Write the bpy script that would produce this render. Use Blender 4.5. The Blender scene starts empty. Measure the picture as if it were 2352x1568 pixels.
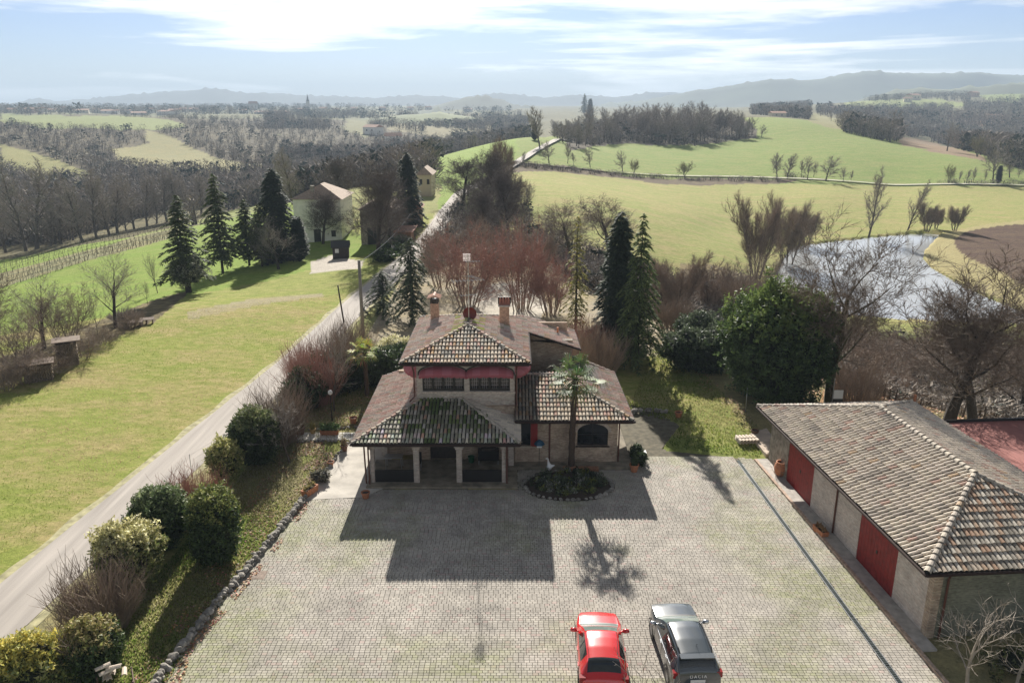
import bpy, math, random
import numpy as np
from mathutils import Vector, Matrix, noise
random.seed(7); RNG = np.random.default_rng(7)
S = bpy.context.scene
COL = S.collection
PI = math.pi
# ------------------------------------------------------------------ camera, sky, sun, exposure
CX, CY, FP, CH = 1176.0, 784.0, 1829.0, 20.0          # picture maths at 2352 px wide, camera 20 m up
TH = math.atan(0.3); CT, ST = math.cos(TH), math.sin(TH)
cam_d = bpy.data.cameras.new('camera'); cam = bpy.data.objects.new('camera', cam_d); COL.objects.link(cam)
cam.location = (0, 0, CH); cam.rotation_euler = (PI/2-TH, 0, 0)
cam_d.sensor_width = 36; cam_d.lens = FP/2352*36; cam_d.clip_end = 30000; cam_d.clip_start = .5
S.camera = cam
SUN_EL, SUN_AZ = math.radians(27.5), math.radians(-3.9)
W = bpy.data.worlds.new('World'); S.world = W; W.use_nodes = True
nt = W.node_tree; nt.nodes.clear(); N = nt.nodes.new; L = nt.links.new
out = N('ShaderNodeOutputWorld'); bg = N('ShaderNodeBackground'); sky = N('ShaderNodeTexSky')
sky.sky_type = 'NISHITA'; sky.sun_disc = False; sky.sun_elevation = SUN_EL; sky.sun_rotation = SUN_AZ
sky.air_density = 1.0; sky.dust_density = 0.3; sky.ozone_density = 2.0
tc = N('ShaderNodeTexCoord'); sep = N('ShaderNodeSeparateXYZ'); L(tc.outputs['Generated'], sep.inputs[0])
# cirrus veils: noise drawn out sideways, thicker towards the zenith side of the picture
mp = N('ShaderNodeMapping'); mp.inputs['Scale'].default_value = (1.3, 1.3, 17); mp.inputs['Location'].default_value = (3.1, .4, 1.75)
L(tc.outputs['Generated'], mp.inputs[0])
n1 = N('ShaderNodeTexNoise'); n1.inputs['Scale'].default_value = 1.5; n1.inputs['Detail'].default_value = 9; n1.inputs['Roughness'].default_value = .58; n1.inputs['Distortion'].default_value = .7
L(mp.outputs[0], n1.inputs['Vector'])
mp2 = N('ShaderNodeMapping'); mp2.inputs['Scale'].default_value = (5, 5, 60); L(tc.outputs['Generated'], mp2.inputs[0])
n2 = N('ShaderNodeTexNoise'); n2.inputs['Scale'].default_value = 2.0; n2.inputs['Detail'].default_value = 6; n2.inputs['Roughness'].default_value = .65
L(mp2.outputs[0], n2.inputs['Vector'])
def wmath(op, a, b=None, clamp=False):
    m = N('ShaderNodeMath'); m.operation = op; m.use_clamp = clamp
    for i, v in enumerate((a, b)):
        if v is None: continue
        if isinstance(v, (int, float)): m.inputs[i].default_value = v
        else: L(v, m.inputs[i])
    return m.outputs[0]
cov = wmath('ADD', wmath('MULTIPLY', n1.outputs['Fac'], 1.0), wmath('MULTIPLY', n2.outputs['Fac'], .22))
el = wmath('MINIMUM', wmath('MAXIMUM', wmath('MULTIPLY', wmath('SUBTRACT', sep.outputs['Z'], .086), 5.0), -.07), .13)
cov = wmath('ADD', cov, el)
rmp = N('ShaderNodeValToRGB'); L(cov, rmp.inputs[0])
rmp.color_ramp.elements[0].position = .59; rmp.color_ramp.elements[0].color = (.12, .12, .12, 1)
rmp.color_ramp.elements[1].position = .73; rmp.color_ramp.elements[1].color = (.95, .95, .95, 1)
mix = N('ShaderNodeMix'); mix.data_type = 'RGBA'
tint = N('ShaderNodeMix'); tint.data_type = 'RGBA'; tint.blend_type = 'MULTIPLY'; tint.inputs[0].default_value = 1
tint.inputs[7].default_value = (.47, .615, .98, 1)
SKY_K = 0.05
L(sky.outputs[0], tint.inputs[6]); L(rmp.outputs[0], mix.inputs[0]); L(tint.outputs[2], mix.inputs[6])
# the veils are lit by the same sky and sun: its light, whitened and half as bright again
bw = N('ShaderNodeRGBToBW'); L(sky.outputs[0], bw.inputs[0]); vs_ = N('ShaderNodeVectorMath'); vs_.operation = 'SCALE'; vs_.inputs[0].default_value = (1.35, 1.38, 1.40); L(bw.outputs[0], vs_.inputs['Scale'])
L(vs_.outputs[0], mix.inputs[7])
L(mix.outputs[2], bg.inputs['Color']); bg.inputs['Strength'].default_value = SKY_K
L(bg.outputs[0], out.inputs['Surface'])
sd = bpy.data.lights.new('sun', 'SUN'); sd.energy = 5.0; sd.angle = math.radians(.55); sd.color = (1, .95, .87)
sun = bpy.data.objects.new('sun', sd); COL.objects.link(sun)
SDIR = Vector((math.sin(SUN_AZ)*math.cos(SUN_EL), math.cos(SUN_AZ)*math.cos(SUN_EL), math.sin(SUN_EL)))
sun.rotation_euler = SDIR.to_track_quat('Z', 'Y').to_euler(); sun.location = (0, 0, 60)
S.view_settings.view_transform = 'Standard'; S.view_settings.look = 'None'; S.view_settings.gamma = 1
S.view_settings.exposure = 1.05
S.render.engine = 'CYCLES'; S.cycles.use_denoising = True
S.cycles.max_bounces = 6; S.cycles.volume_bounces = 0; S.cycles.transparent_max_bounces = 8
S.render.use_persistent_data = False

# ------------------------------------------------------------------ picture <-> place
def ray(px, py):
    v = py-CY
    return px-CX, FP*CT-v*ST, FP*ST+v*CT
def at(px, py, z=0.0):
    a, f, d = ray(px, py); s = (CH-z)/d
    return Vector((a*s, f*s, z))
def atD(px, py, D):
    a, f, d = ray(px, py); s = D/f
    return Vector((a*s, D, CH-d*s))
def proj(X, Y, Z):
    c = Y*CT+(CH-Z)*ST; c = np.maximum(c, .01); dn = (CH-Z)*CT-Y*ST
    return CX+FP*X/c, CY+FP*dn/c
ZM = {1: (0, 200, 860/2352), 2: (700, 200, 700/1960), 3: (1240, 180, 760/2292), 4: (1860, 150, 700/2152), 5: (1780, 500, 780/2038)}
def zp(k, *pts):
    x0, y0, s = ZM[k]
    return [((x0+x*s)*.91875, (y0+y*s)*.91875) for x, y in pts]

# ------------------------------------------------------------------ mesh helper
class MB:
    def __init__(s): s.v = []; s.f = []; s.c = []; s.m = []
    def quad(s, a, b, c, d, col=None):
        n = len(s.v); s.v += [a, b, c, d]; s.f.append((n, n+1, n+2, n+3)); s.c.append(col)
    def tri(s, a, b, c, col=None):
        n = len(s.v); s.v += [a, b, c]; s.f.append((n, n+1, n+2)); s.c.append(col)
    def poly(s, pts, col=None):
        n = len(s.v); s.v += list(pts); s.f.append(tuple(range(n, n+len(pts)))); s.c.append(col)
    def add(s, vs, fs, col=None):
        n = len(s.v); s.v += list(vs); s.f += [tuple(i+n for i in f) for f in fs]; s.c += [col]*len(fs)
    def box(s, x0, x1, y0, y1, z0, z1, col=None, M=None):
        vs = [Vector(p) for p in ((x0,y0,z0),(x1,y0,z0),(x1,y1,z0),(x0,y1,z0),(x0,y0,z1),(x1,y0,z1),(x1,y1,z1),(x0,y1,z1))]
        if M is not None: vs = [M@p for p in vs]
        s.add(vs, [(0,3,2,1),(4,5,6,7),(0,1,5,4),(1,2,6,5),(2,3,7,6),(3,0,4,7)], col)
    def tube(s, pts, rads, n=6, col=None, cap=True):
        pts = [Vector(p) for p in pts]; base = len(s.v); rings = len(pts)
        for i, p in enumerate(pts):
            d = (pts[min(i+1, rings-1)]-pts[max(i-1, 0)])
            if d.length < 1e-6: d = Vector((0, 0, 1))
            d.normalize(); a = d.orthogonal() if abs(d.z) < .9 else d.cross(Vector((1, 0, 0)))
            a = Vector((0, 0, 1)).cross(d) if abs(d.z) < .9 else a
            a.normalize(); b = d.cross(a); r = rads[i] if hasattr(rads, '__len__') else rads
            for k in range(n):
                t = 2*PI*k/n; s.v.append(p+a*(math.cos(t)*r)+b*(math.sin(t)*r))
        for i in range(rings-1):
            for k in range(n):
                q = base+i*n+k; w = base+i*n+(k+1) % n
                s.f.append((q, w, w+n, q+n)); s.c.append(col)
        if cap and n > 3:
            s.f.append(tuple(base+k for k in range(n-1, -1, -1))); s.c.append(col)
            s.f.append(tuple(base+(rings-1)*n+k for k in range(n))); s.c.append(col)
    def lathe(s, prof, n=16, M=None, col=None):
        base = len(s.v)
        for r, z in prof:
            for k in range(n):
                p = Vector((r*math.cos(2*PI*k/n), r*math.sin(2*PI*k/n), z)); s.v.append(M@p if M else p)
        for i in range(len(prof)-1):
            for k in range(n):
                q = base+i*n+k; w = base+i*n+(k+1) % n
                s.f.append((q, w, w+n, q+n)); s.c.append(col)
    def prism(s, pts, dv, col=None):
        dv = Vector(dv); pts = [Vector(p) for p in pts]; n = len(pts); b = len(s.v)
        s.v += pts+[p+dv for p in pts]
        s.f.append(tuple(range(b, b+n))); s.c.append(col)
        s.f.append(tuple(range(b+2*n-1, b+n-1, -1))); s.c.append(col)
        for i in range(n):
            j = (i+1) % n; s.f.append((b+i, b+n+i, b+n+j, b+j)); s.c.append(col)
    def mesh(s, name, mats, smooth=False):
        me = bpy.data.meshes.new(name); me.from_pydata([tuple(p) for p in s.v], [], s.f)
        for m in (mats if isinstance(mats, (list, tuple)) else [mats]): me.materials.append(m)
        if any(c is not None for c in s.c):
            a = me.attributes.new('Col', 'FLOAT_COLOR', 'FACE')
            arr = np.ones((len(s.f), 4), np.float32)
            for i, c in enumerate(s.c):
                if c is not None: arr[i, :3] = c
            a.data.foreach_set('color', arr.ravel())
        if s.m and len(s.m) == len(s.f): me.polygons.foreach_set('material_index', s.m)
        if smooth: me.polygons.foreach_set('use_smooth', [True]*len(me.polygons))
        me.update(); return me
def link(name, me, parent=None, world=False, loc=None):
    o = bpy.data.objects.new(name, me); COL.objects.link(o)
    if loc is not None: o.location = loc
    if parent is not None:
        o.parent = parent
        if world: o.matrix_parent_inverse = Matrix.LocRotScale(parent.location, parent.rotation_euler, parent.scale).inverted()
    return o
def part(name, mb, mat, parent, smooth=False, world=True, stuff=False, label=None):
    o = link(name, mb.mesh(name, mat, smooth), parent, world)
    if stuff: o['kind'] = 'stuff'
    if label: o['label'] = label
    return o
def thing(name, label, cat, loc=(0,0,0), rz=0, group=None, scale=None):
    o = bpy.data.objects.new(name, None); COL.objects.link(o); o.location = loc; o.rotation_euler = (0, 0, rz)
    o.empty_display_size = .3
    if scale: o.scale = scale
    o['label'] = label; o['category'] = cat
    if group: o['group'] = group
    return o
def solo(name, mb, mat, label, cat, smooth=False, group=None, loc=None):
    o = link(name, mb.mesh(name, mat, smooth), loc=loc); o['label'] = label; o['category'] = cat
    if group: o['group'] = group
    return o
def struct(name, me, parent=None):
    o = link(name, me, parent); o['kind'] = 'structure'; return o
def copy_tree(o, loc, rz=0, scale=None, label=None, group=None, cat=None):
    r = o.copy(); COL.objects.link(r); r.location = loc; r.rotation_euler = (0, 0, rz)
    if scale is not None: r.scale = scale if hasattr(scale, '__len__') else (scale,)*3
    if label: r['label'] = label
    if cat: r['category'] = cat
    if group: r['group'] = group
    elif 'group' in r: del r['group']
    for ch in o.children:
        c = ch.copy(); COL.objects.link(c); c.parent = r
        for g in ch.children:
            d = g.copy(); COL.objects.link(d); d.parent = c
    return r

# ------------------------------------------------------------------ materials
def mat(name, col, rough=.8, nscale=0, namt=.3, bump=0, bscale=None, metal=0, spec=.5, attr=False, coat=0, col2=None, detail=5, trans=0, coord='Object', rand=0, stretch=None):
    m = bpy.data.materials.new(name); m.use_nodes = True; t = m.node_tree; p = t.nodes['Principled BSDF']
    p.inputs['Roughness'].default_value = rough; p.inputs['Metallic'].default_value = metal
    p.inputs['Specular IOR Level'].default_value = spec; p.inputs['Coat Weight'].default_value = coat; p.inputs['Coat Roughness'].default_value = .05
    nd, lk = t.nodes.new, t.links.new
    if attr:
        a = nd('ShaderNodeAttribute'); a.attribute_name = 'Col'; src = a.outputs['Color']
        if col != (1, 1, 1):
            mm = nd('ShaderNodeMix'); mm.data_type = 'RGBA'; mm.blend_type = 'MULTIPLY'; mm.inputs[0].default_value = 1
            lk(src, mm.inputs[6]); mm.inputs[7].default_value = (*col, 1); src = mm.outputs[2]
    else:
        r = nd('ShaderNodeRGB'); r.outputs[0].default_value = (*col, 1); src = r.outputs[0]
    if nscale:
        tcn = nd('ShaderNodeTexCoord'); vec = tcn.outputs[coord]
        if stretch:
            mpn = nd('ShaderNodeMapping'); mpn.inputs['Scale'].default_value = stretch; lk(vec, mpn.inputs[0]); vec = mpn.outputs[0]
        nz = nd('ShaderNodeTexNoise'); nz.inputs['Scale'].default_value = nscale; nz.inputs['Detail'].default_value = detail; lk(vec, nz.inputs['Vector'])
        rp = nd('ShaderNodeMapRange'); rp.inputs[1].default_value = .3; rp.inputs[2].default_value = .7; lk(nz.outputs['Fac'], rp.inputs[0])
        mx = nd('ShaderNodeMix'); mx.data_type = 'RGBA'
        if col2: mx.inputs[7].default_value = (*col2, 1); lk(src, mx.inputs[6])
        else:
            rp.inputs[3].default_value = 1-namt; rp.inputs[4].default_value = 1+namt
            mx.blend_type = 'MULTIPLY'; mx.inputs[0].default_value = 1; lk(src, mx.inputs[6])
            cb = nd('ShaderNodeCombineColor')
            for i in range(3): lk(rp.outputs[0], cb.inputs[i])
            lk(cb.outputs[0], mx.inputs[7])
        if col2: lk(rp.outputs[0], mx.inputs[0])
        src = mx.outputs[2]
        if bump:
            bp = nd('ShaderNodeBump'); bp.inputs['Strength'].default_value = bump; bp.inputs['Distance'].default_value = .03
            if bscale:
                nb = nd('ShaderNodeTexNoise'); nb.inputs['Scale'].default_value = bscale; nb.inputs['Detail'].default_value = 4; lk(vec, nb.inputs['Vector']); lk(nb.outputs['Fac'], bp.inputs['Height'])
            else: lk(nz.outputs['Fac'], bp.inputs['Height'])
            lk(bp.outputs[0], p.inputs['Normal'])
    if rand:
        oi = nd('ShaderNodeObjectInfo'); rr = nd('ShaderNodeMapRange'); rr.inputs[3].default_value = 1-rand; rr.inputs[4].default_value = 1+rand; lk(oi.outputs['Random'], rr.inputs[0])
        vm = nd('ShaderNodeVectorMath'); vm.operation = 'SCALE'; lk(src, vm.inputs[0]); lk(rr.outputs[0], vm.inputs['Scale']); src = vm.outputs[0]
    lk(src, p.inputs['Base Color'])
    if trans:                                         # light shines through thin leaves
        tr = nd('ShaderNodeBsdfTranslucent'); lk(src, tr.inputs['Color']); ms = nd('ShaderNodeMixShader'); ms.inputs[0].default_value = trans
        lk(p.outputs[0], ms.inputs[1]); lk(tr.outputs[0], ms.inputs[2]); lk(ms.outputs[0], t.nodes['Material Output'].inputs['Surface'])
    return m
def brick_mat(name, c1, c2, mortar, w=.25, h=.065, dirt=.3):
    m = bpy.data.materials.new(name); m.use_nodes = True; t = m.node_tree; p = t.nodes['Principled BSDF']; nd, lk = t.nodes.new, t.links.new
    p.inputs['Roughness'].default_value = .9
    tcn = nd('ShaderNodeTexCoord'); sx = nd('ShaderNodeSeparateXYZ'); lk(tcn.outputs['Object'], sx.inputs[0])
    ad = nd('ShaderNodeMath'); ad.operation = 'ADD'; lk(sx.outputs[0], ad.inputs[0]); lk(sx.outputs[1], ad.inputs[1])
    cb = nd('ShaderNodeCombineXYZ'); lk(ad.outputs[0], cb.inputs[0]); lk(sx.outputs[2], cb.inputs[1])
    b = nd('ShaderNodeTexBrick'); lk(cb.outputs[0], b.inputs['Vector']); b.inputs['Scale'].default_value = 1
    b.inputs['Brick Width'].default_value = w; b.inputs['Row Height'].default_value = h; b.inputs['Mortar Size'].default_value = .006
    b.inputs['Color1'].default_value = (*c1, 1); b.inputs['Color2'].default_value = (*c2, 1); b.inputs['Mortar'].default_value = (*mortar, 1); b.inputs['Bias'].default_value = -.1
    nz = nd('ShaderNodeTexNoise'); nz.inputs['Scale'].default_value = 1.7; nz.inputs['Detail'].default_value = 7; lk(tcn.outputs['Object'], nz.inputs['Vector'])
    mpn = nd('ShaderNodeMapping'); mpn.inputs['Scale'].default_value = (6, 15, 1); lk(cb.outputs[0], mpn.inputs[0])
    n3 = nd('ShaderNodeTexNoise'); n3.inputs['Scale'].default_value = 1; n3.inputs['Detail'].default_value = 2; lk(mpn.outputs[0], n3.inputs['Vector'])
    sm = nd('ShaderNodeMath'); sm.operation = 'ADD'; lk(nz.outputs['Fac'], sm.inputs[0]); lk(n3.outputs['Fac'], sm.inputs[1])
    rp = nd('ShaderNodeMapRange'); rp.inputs[1].default_value = .7; rp.inputs[2].default_value = 1.3; rp.inputs[3].default_value = 1-dirt; rp.inputs[4].default_value = 1+dirt; lk(sm.outputs[0], rp.inputs[0])
    vm = nd('ShaderNodeVectorMath'); vm.operation = 'SCALE'; lk(b.outputs['Color'], vm.inputs[0]); lk(rp.outputs[0], vm.inputs['Scale'])
    lk(vm.outputs[0], p.inputs['Base Color'])
    bp = nd('ShaderNodeBump'); bp.inputs['Strength'].default_value = .5; bp.inputs['Distance'].default_value = .015; bp.invert = True; lk(b.outputs['Fac'], bp.inputs['Height']); lk(bp.outputs[0], p.inputs['Normal'])
    return m
M = {}
M['brick'] = brick_mat('old_brick', (.46, .35, .25), (.30, .20, .145), (.36, .33, .27), dirt=.35)
M['brick_pale'] = brick_mat('pale_brick', (.50, .44, .38), (.40, .31, .26), (.42, .39, .34), dirt=.3)
M['tile'] = mat('roof_tile', (1.22, 1.2, 1.16), .85, 22, .28, attr=True, bump=.4)
M['under'] = mat('shaded_groove_deck', (.03, .025, .021), .95, 6, .4)  # near-black deck: shade in the grooves between tiles put into its colour
M['wood_dark'] = mat('dark_wood', (.035, .024, .018), .7, 8, .4)
M['wood'] = mat('weathered_wood', (.16, .11, .075), .8, 9, .4, stretch=(1, 6, 6))
M['gutter'] = mat('painted_gutter', (.04, .024, .02), .8, spec=.2)
M['red'] = mat('red_paint', (.23, .012, .010), .6, 5, .25, bump=.05)
M['frame'] = mat('dark_frame', (.012, .010, .010), .4)
M['glass'] = mat('window_glass', (.012, .014, .017), .04, spec=1.0)
M['white'] = mat('white_paint', (.75, .74, .72), .5)
M['metal'] = mat('galvanised_metal', (.45, .46, .47), .4, metal=.7)
M['concrete'] = mat('old_concrete', (.42, .385, .34), .9, 3, .25, bump=.2)
M['terra'] = mat('terracotta', (.42, .17, .08), .8, 8, .25, rand=.2)
M['soil'] = mat('potting_soil', (.05, .035, .025), 1)
M['awn'] = mat('awning_cloth', (1, 1, 1), .75, attr=True, trans=.25)
M['stucco'] = mat('white_render', (.85, .82, .76), .9, 1.2, .12)
M['stone'] = mat('rubble_stone', (.30, .26, .21), .95, 4, .45, bump=.8)
M['rock'] = mat('edging_stone', (.25, .23, .20), .95, 5, .5, bump=.7, rand=.35)
M['bark'] = mat('bark', (.10, .08, .062), .95, 12, .4)
M['bark_d'] = mat('dark_bark', (.045, .036, .028), .95, 12, .4)
M['bark_mossy'] = mat('mossy_bark', (.085, .082, .045), .95, 8, .4)
M['twig'] = mat('twigs', (.28, .245, .21), .9, 2, .3)
M['twig_r'] = mat('red_twigs', (.34, .19, .15), .9, 1, .3)
M['twig_o'] = mat('brown_twigs', (.26, .20, .155), .9, 1, .3)
M['twig_y'] = mat('olive_twigs', (.21, .19, .09), .9, 1, .3)
M['twig_b'] = mat('grey_brown_twigs', (.19, .145, .11), .9, 1, .3)
M['twig_d'] = mat('dark_twigs', (.13, .105, .09), .9, 1, .3)
M['twig_p'] = mat('pale_twigs', (.34, .29, .24), .9, 1, .2)
M['leaf'] = mat('leaves', (1.35, 1.35, 1.25), .65, attr=True, trans=.3, rand=.12)
M['needle'] = mat('needles', (1.7, 1.7, 1.6), .75, attr=True, trans=.35)
M['grass'] = mat('grass_blades', (1, 1, 1), .8, attr=True, trans=.55)
M['asphalt'] = None

# ------------------------------------------------------------------ terrain
_cp = []
def cpz(px, py, D): p = atD(px, py, D); _cp.append((p.x, p.y, p.z))
for px, py, D in [
    # left valley and the far slope
    (430,670,90),(513,628,104),(700,595,112),(710,548,130),(350,720,77),(0,890,55),(0,760,84),(0,700,100),(200,640,118),(400,600,125),(200,592,140),(410,528,180),(0,645,132),
    (60,578,205),(310,527,240),(200,560,190),(450,500,260),(-300,600,220),(-300,440,420),
    (0,455,330),(250,440,350),(100,395,430),(0,350,480),(350,350,560),(450,370,500),(560,385,430),(200,305,650),(0,290,700),(150,275,900),(300,272,950),(0,262,1250),(300,262,1400),
    (480,300,750),(600,300,800),(600,345,600),(620,420,380),(560,455,310),(700,300,850),(700,370,520),(800,400,400),(900,330,700),(900,385,440),(850,290,950),(1000,350,600),(1050,320,800),(1000,285,1100),(1150,300,900),(700,262,1500),(1000,262,1700),(1200,275,1300),
    # ridge with the farm and the road
    (720,555,128),(860,570,118),(800,620,98),(980,430,205),(900,430,200),(800,440,180),(1000,392,232),(1060,370,262),(1110,350,300),(1180,328,350),(1250,312,400),(1040,455,175),(1100,410,218),(1180,371,262),
    # fields to the right
    (1250,420,205),(1250,392,255),(1400,402,275),(1500,403,290),(1800,410,300),(2050,426,290),(2352,426,290),(2700,430,290),
    (1450,430,240),(1600,500,180),(1650,600,132),(1450,500,160),(1300,470,165),(1900,445,245),(2200,480,220),(2600,500,210),
    (1500,340,400),(1300,335,420),(1700,325,440),(1400,300,480),(1800,290,480),(1750,272,560),(2000,330,400),(2200,370,340),(1900,370,340),(1600,370,345),(2300,392,320),(2700,400,320),(1300,318,440),(1500,290,520),
    (2150,335,640),(2352,345,520),(2250,315,800),(2000,300,650),(2100,277,900),(1900,275,800),(2100,246,1300),(2350,290,800),(2300,236,1300),(2100,226,1500),(2300,216,1600),(2600,216,1600),(1900,252,1200),(2600,290,800),
    (1300,262,1500),(1500,262,1500),(1750,262,900)]: cpz(px, py, D)
for a in (-1.2, -.6, -.3, 0, .3, .6, 1.2):
    for D, z in ((2600, 5), (4500, 3), (8500, 2)): _cp.append((a*D, D, z))
for x, y, z in [(-30,35,0),(-60,45,-.5),(-30,60,0),(0,30,0),(20,30,0),(0,60,0),(15,50,0),(-15,80,0),(-5,80,0),(-14,110,-.3),(5,75,-.3),(12,75,-1.5),(8,95,-1.5),(5,115,-1),(0,135,-.8),(24,62,-3),(35,50,-2.5),(40,62,-5),(30,80,-6),(40,80,-7.5),(45,95,-9),(60,90,-9),(80,100,-9.4),(50,60,-5),(20,100,-4.5),(25,120,-6.5),(40,120,-9.4),(60,118,-9.6),(70,140,-9.6),(60,170,-9.6),(85,175,-9.5),(105,170,-8.5),(95,135,-9.4),(120,140,-8.5),(120,190,-8),(150,120,-9),(45,180,-7),(0,15,0),(-20,15,0),(20,15,0),(-12,150,0),(10,150,-1.6),(-10,190,.4)]: _cp.append((x, y, z))
CP = np.array(_cp)
def _uv(X, Y):
    Y = np.maximum(Y, 8.0); return np.clip(X/Y, -1.3, 1.3)*4.6, np.log(np.maximum(Y, 8))*2.0
_u, _v = _uv(CP[:, 0], CP[:, 1])
def _k(r2): return np.where(r2 > 0, .5*r2*np.log(r2+1e-12), 0)
_n = len(CP)
_A = np.zeros((_n+3, _n+3)); _A[:_n, :_n] = _k((_u[:, None]-_u)**2+(_v[:, None]-_v)**2)+np.eye(_n)*.02
_P = np.c_[np.ones(_n), _u, _v]; _A[:_n, _n:] = _P; _A[_n:, :_n] = _P.T
_w = np.linalg.solve(_A, np.r_[CP[:, 2], 0, 0, 0])
def sstep(a, b, x): t = np.clip((x-a)/(b-a), 0, 1); return t*t*(3-2*t)
def inpoly(px, py, poly):
    r = np.zeros(px.shape, bool); n = len(poly)
    for i in range(n):
        x1, y1 = poly[i][:2]; x2, y2 = poly[(i+1) % n][:2]
        if y1 == y2: continue
        c = ((y1 > py) != (y2 > py)) & (px < (x2-x1)*(py-y1)/(y2-y1)+x1); r ^= c
    return r
POND_Z = -9.5
POND = [at(x, y, POND_Z) for x, y in zp(5, (400,640),(420,470),(520,312),(700,285),(900,262),(1150,237),(1330,222),(1500,228),(1440,285),(1385,335),(1375,385),(1420,440),(1560,520),(1750,620),(1950,700),(2100,770),(2100,812),(1700,800),(1100,775),(600,700))]
PONDXY = [(p.x, p.y) for p in POND]
def height(X, Y):
    X = np.atleast_1d(np.asarray(X, float)); Y = np.atleast_1d(np.asarray(Y, float))
    u, v = _uv(X, Y); z = np.empty(X.shape); 
    for i in range(0, X.size, 20000):
        sl = slice(i, i+20000)
        z[sl] = _k((u[sl, None]-_u)**2+(v[sl, None]-_v)**2)@_w[:_n]+_w[_n]+_w[_n+1]*u[sl]+_w[_n+2]*v[sl]
    D = np.hypot(X, Y)
    z += np.sin(X*.021+1)*np.cos(Y*.017)*np.clip((D-300)/900, 0, 1)*3.0*np.exp(-(D/2500)**2)
    dx = np.maximum(np.maximum(-42-X, X-(29-13*sstep(44, 62, Y))), 0); dy = np.maximum(np.maximum(-1e9-Y, Y-66), 0); w = 1-sstep(0, 20, np.hypot(dx, dy))
    back = sstep(22, 12, Y); w = np.maximum(w, back)
    z = z*(1-w)
    z = np.where((D < 400) & (Y > 60), np.maximum(z, -60), z)
    ip = inpoly(X, Y, PONDXY)
    near = (X > 20) & (X < 140) & (Y > 95) & (Y < 215)
    z = np.where(near, np.maximum(z, POND_Z+.25), z)
    z = np.where(ip, POND_Z-1.2, z)
    return z
_DS = np.exp(np.linspace(math.log(17), math.log(7000), 1400))
def ground_at(px, py):
    a, f, d = ray(px, py); X = _DS*a/f; Z = CH-_DS*d/f; h = height(X, _DS); k = np.nonzero(Z <= h)[0]
    if len(k) == 0: return Vector((X[-1], _DS[-1], h[-1]))
    k = k[0]
    if k == 0: return Vector((X[0], _DS[0], h[0]))
    e0, e1 = Z[k-1]-h[k-1], Z[k]-h[k]; t = e0/(e0-e1); D = _DS[k-1]+(_DS[k]-_DS[k-1])*t
    return Vector((D*a/f, D, float(h[k-1]+(h[k]-h[k-1])*t)))
def top_z(py, D): a, f, d = ray(0, py); return CH-D*d/f
# ------------------------------------------------------------------ ground colours (what grows or lies where)
C_STRAW = (.40, .32, .15)
def poly_world(pts, z=0.0): return [(at(x, y, z).x, at(x, y, z).y) for x, y in pts]
ROAD_L = [(0,1335),(142,1225),(279,1115),(416,1005),(530,915),(629,838),(735,743),(800,686),(860,638),(912,590),(955,550),(990,510),(1012,482)]
_rl = [at(-420, 1690)] + [at(x, y) for x, y in ROAD_L]
for px, py in ((1040,448),(1085,425),(1130,400),(1166,380),(1180,371),(1215,350),(1262,326),(1300,314)): _rl.append(ground_at(px, py))
ROADC = [Vector((p.x+1.6, p.y, 0)) for p in _rl]
PATH = [(1168,374),(1200,374),(1240,379),(1290,384),(1340,389),(1420,397),(1500,403),(1580,406),(1640,407),(1709,407),(1770,409),(1829,411),(1900,416),(1963,420),(2030,424),(2098,426),(2187,425),(2270,426),(2352,427),(2480,428)]
# paved yard outline in world metres, clockwise from lower left
YARD = [(at(250,1700).x, 17.5)] + [(at(x, y).x, at(x, y).y) for x, y in ((368,1568),(440,1462),(530,1352),(610,1255),(700,1148),(835,1141),(850,1115))] + \
       [(-7.9, 39.0), (.2, 39.0), (.2, 41.5), (6.6, 41.5), (6.9, 52.0), (9.3, 51.2)] + [(at(x, y).x, at(x, y).y) for x, y in ((1562,975),(1520,1029),(1640,1042),(1752,1057))] + [(14.2, 42.2), (16.0, 17.5)]
PATIO = poly_world([(700,1148),(712,1130),(748,1080),(780,1040),(800,1020),(850,985),(900,960),(900,1112),(835,1141)])
BACKG = poly_world([(1060,745),(1070,690),(1110,655),(1180,640),(1245,660),(1260,700),(1230,745)])
R = []                       # (test, colour, straw amount)
def P(pts, c, straw=.3, d0=0, d1=1e9): R.append((pts, c, straw, d0, d1))
WOODF = (.10, .085, .06)
P(zp(1, (0,430),(250,500),(680,650),(560,720),(380,715),(0,620)), (.25,.25,.10), .4, 260, 700)
P(zp(1, (740,480),(1030,440),(980,340),(1100,370),(1300,450),(1450,530),(1800,590),(1560,640),(1200,650),(1000,640),(850,570)), (.27,.26,.13), .5, 300, 900)
P(zp(1, (0,235),(600,243),(1100,258),(1250,300),(1260,330),(1000,340),(700,335),(300,330),(0,290)), (.23,.27,.10), .25, 500, 1800)
P(zp(2, (740,300),(960,265),(1400,232),(1500,330),(1500,440),(1300,430),(1000,390),(760,350)), (.22,.20,.12), .5, 450, 1800)
P(zp(2, (880,430),(1150,420),(1310,490),(1250,570),(980,560)), (.27,.27,.11), .4, 400, 1500)
P(zp(2, (480,280),(640,300),(600,420),(430,330)), (.2,.2,.11), .3, 500, 1500)
P(zp(3, (0,780),(130,745),(500,760),(900,800),(1200,840),(1700,848),(2200,845),(5000,870),(5000,2200),(0,1600)), (.285,.31,.095), .75, 100, 320)
P(zp(4, (1200,590),(1480,640),(1850,740),(1860,780),(1400,690),(1190,660)), (.27,.19,.13), .3, 300)
P(zp(4, (500,400),(820,470),(820,540),(640,520),(480,470)), (.26,.25,.12), .3, 350, 1200)
P(zp(4, (1580,430),(2152,480),(2152,560),(1900,520),(1600,480)), (.31,.20,.14), .2, 400, 1500)
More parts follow.
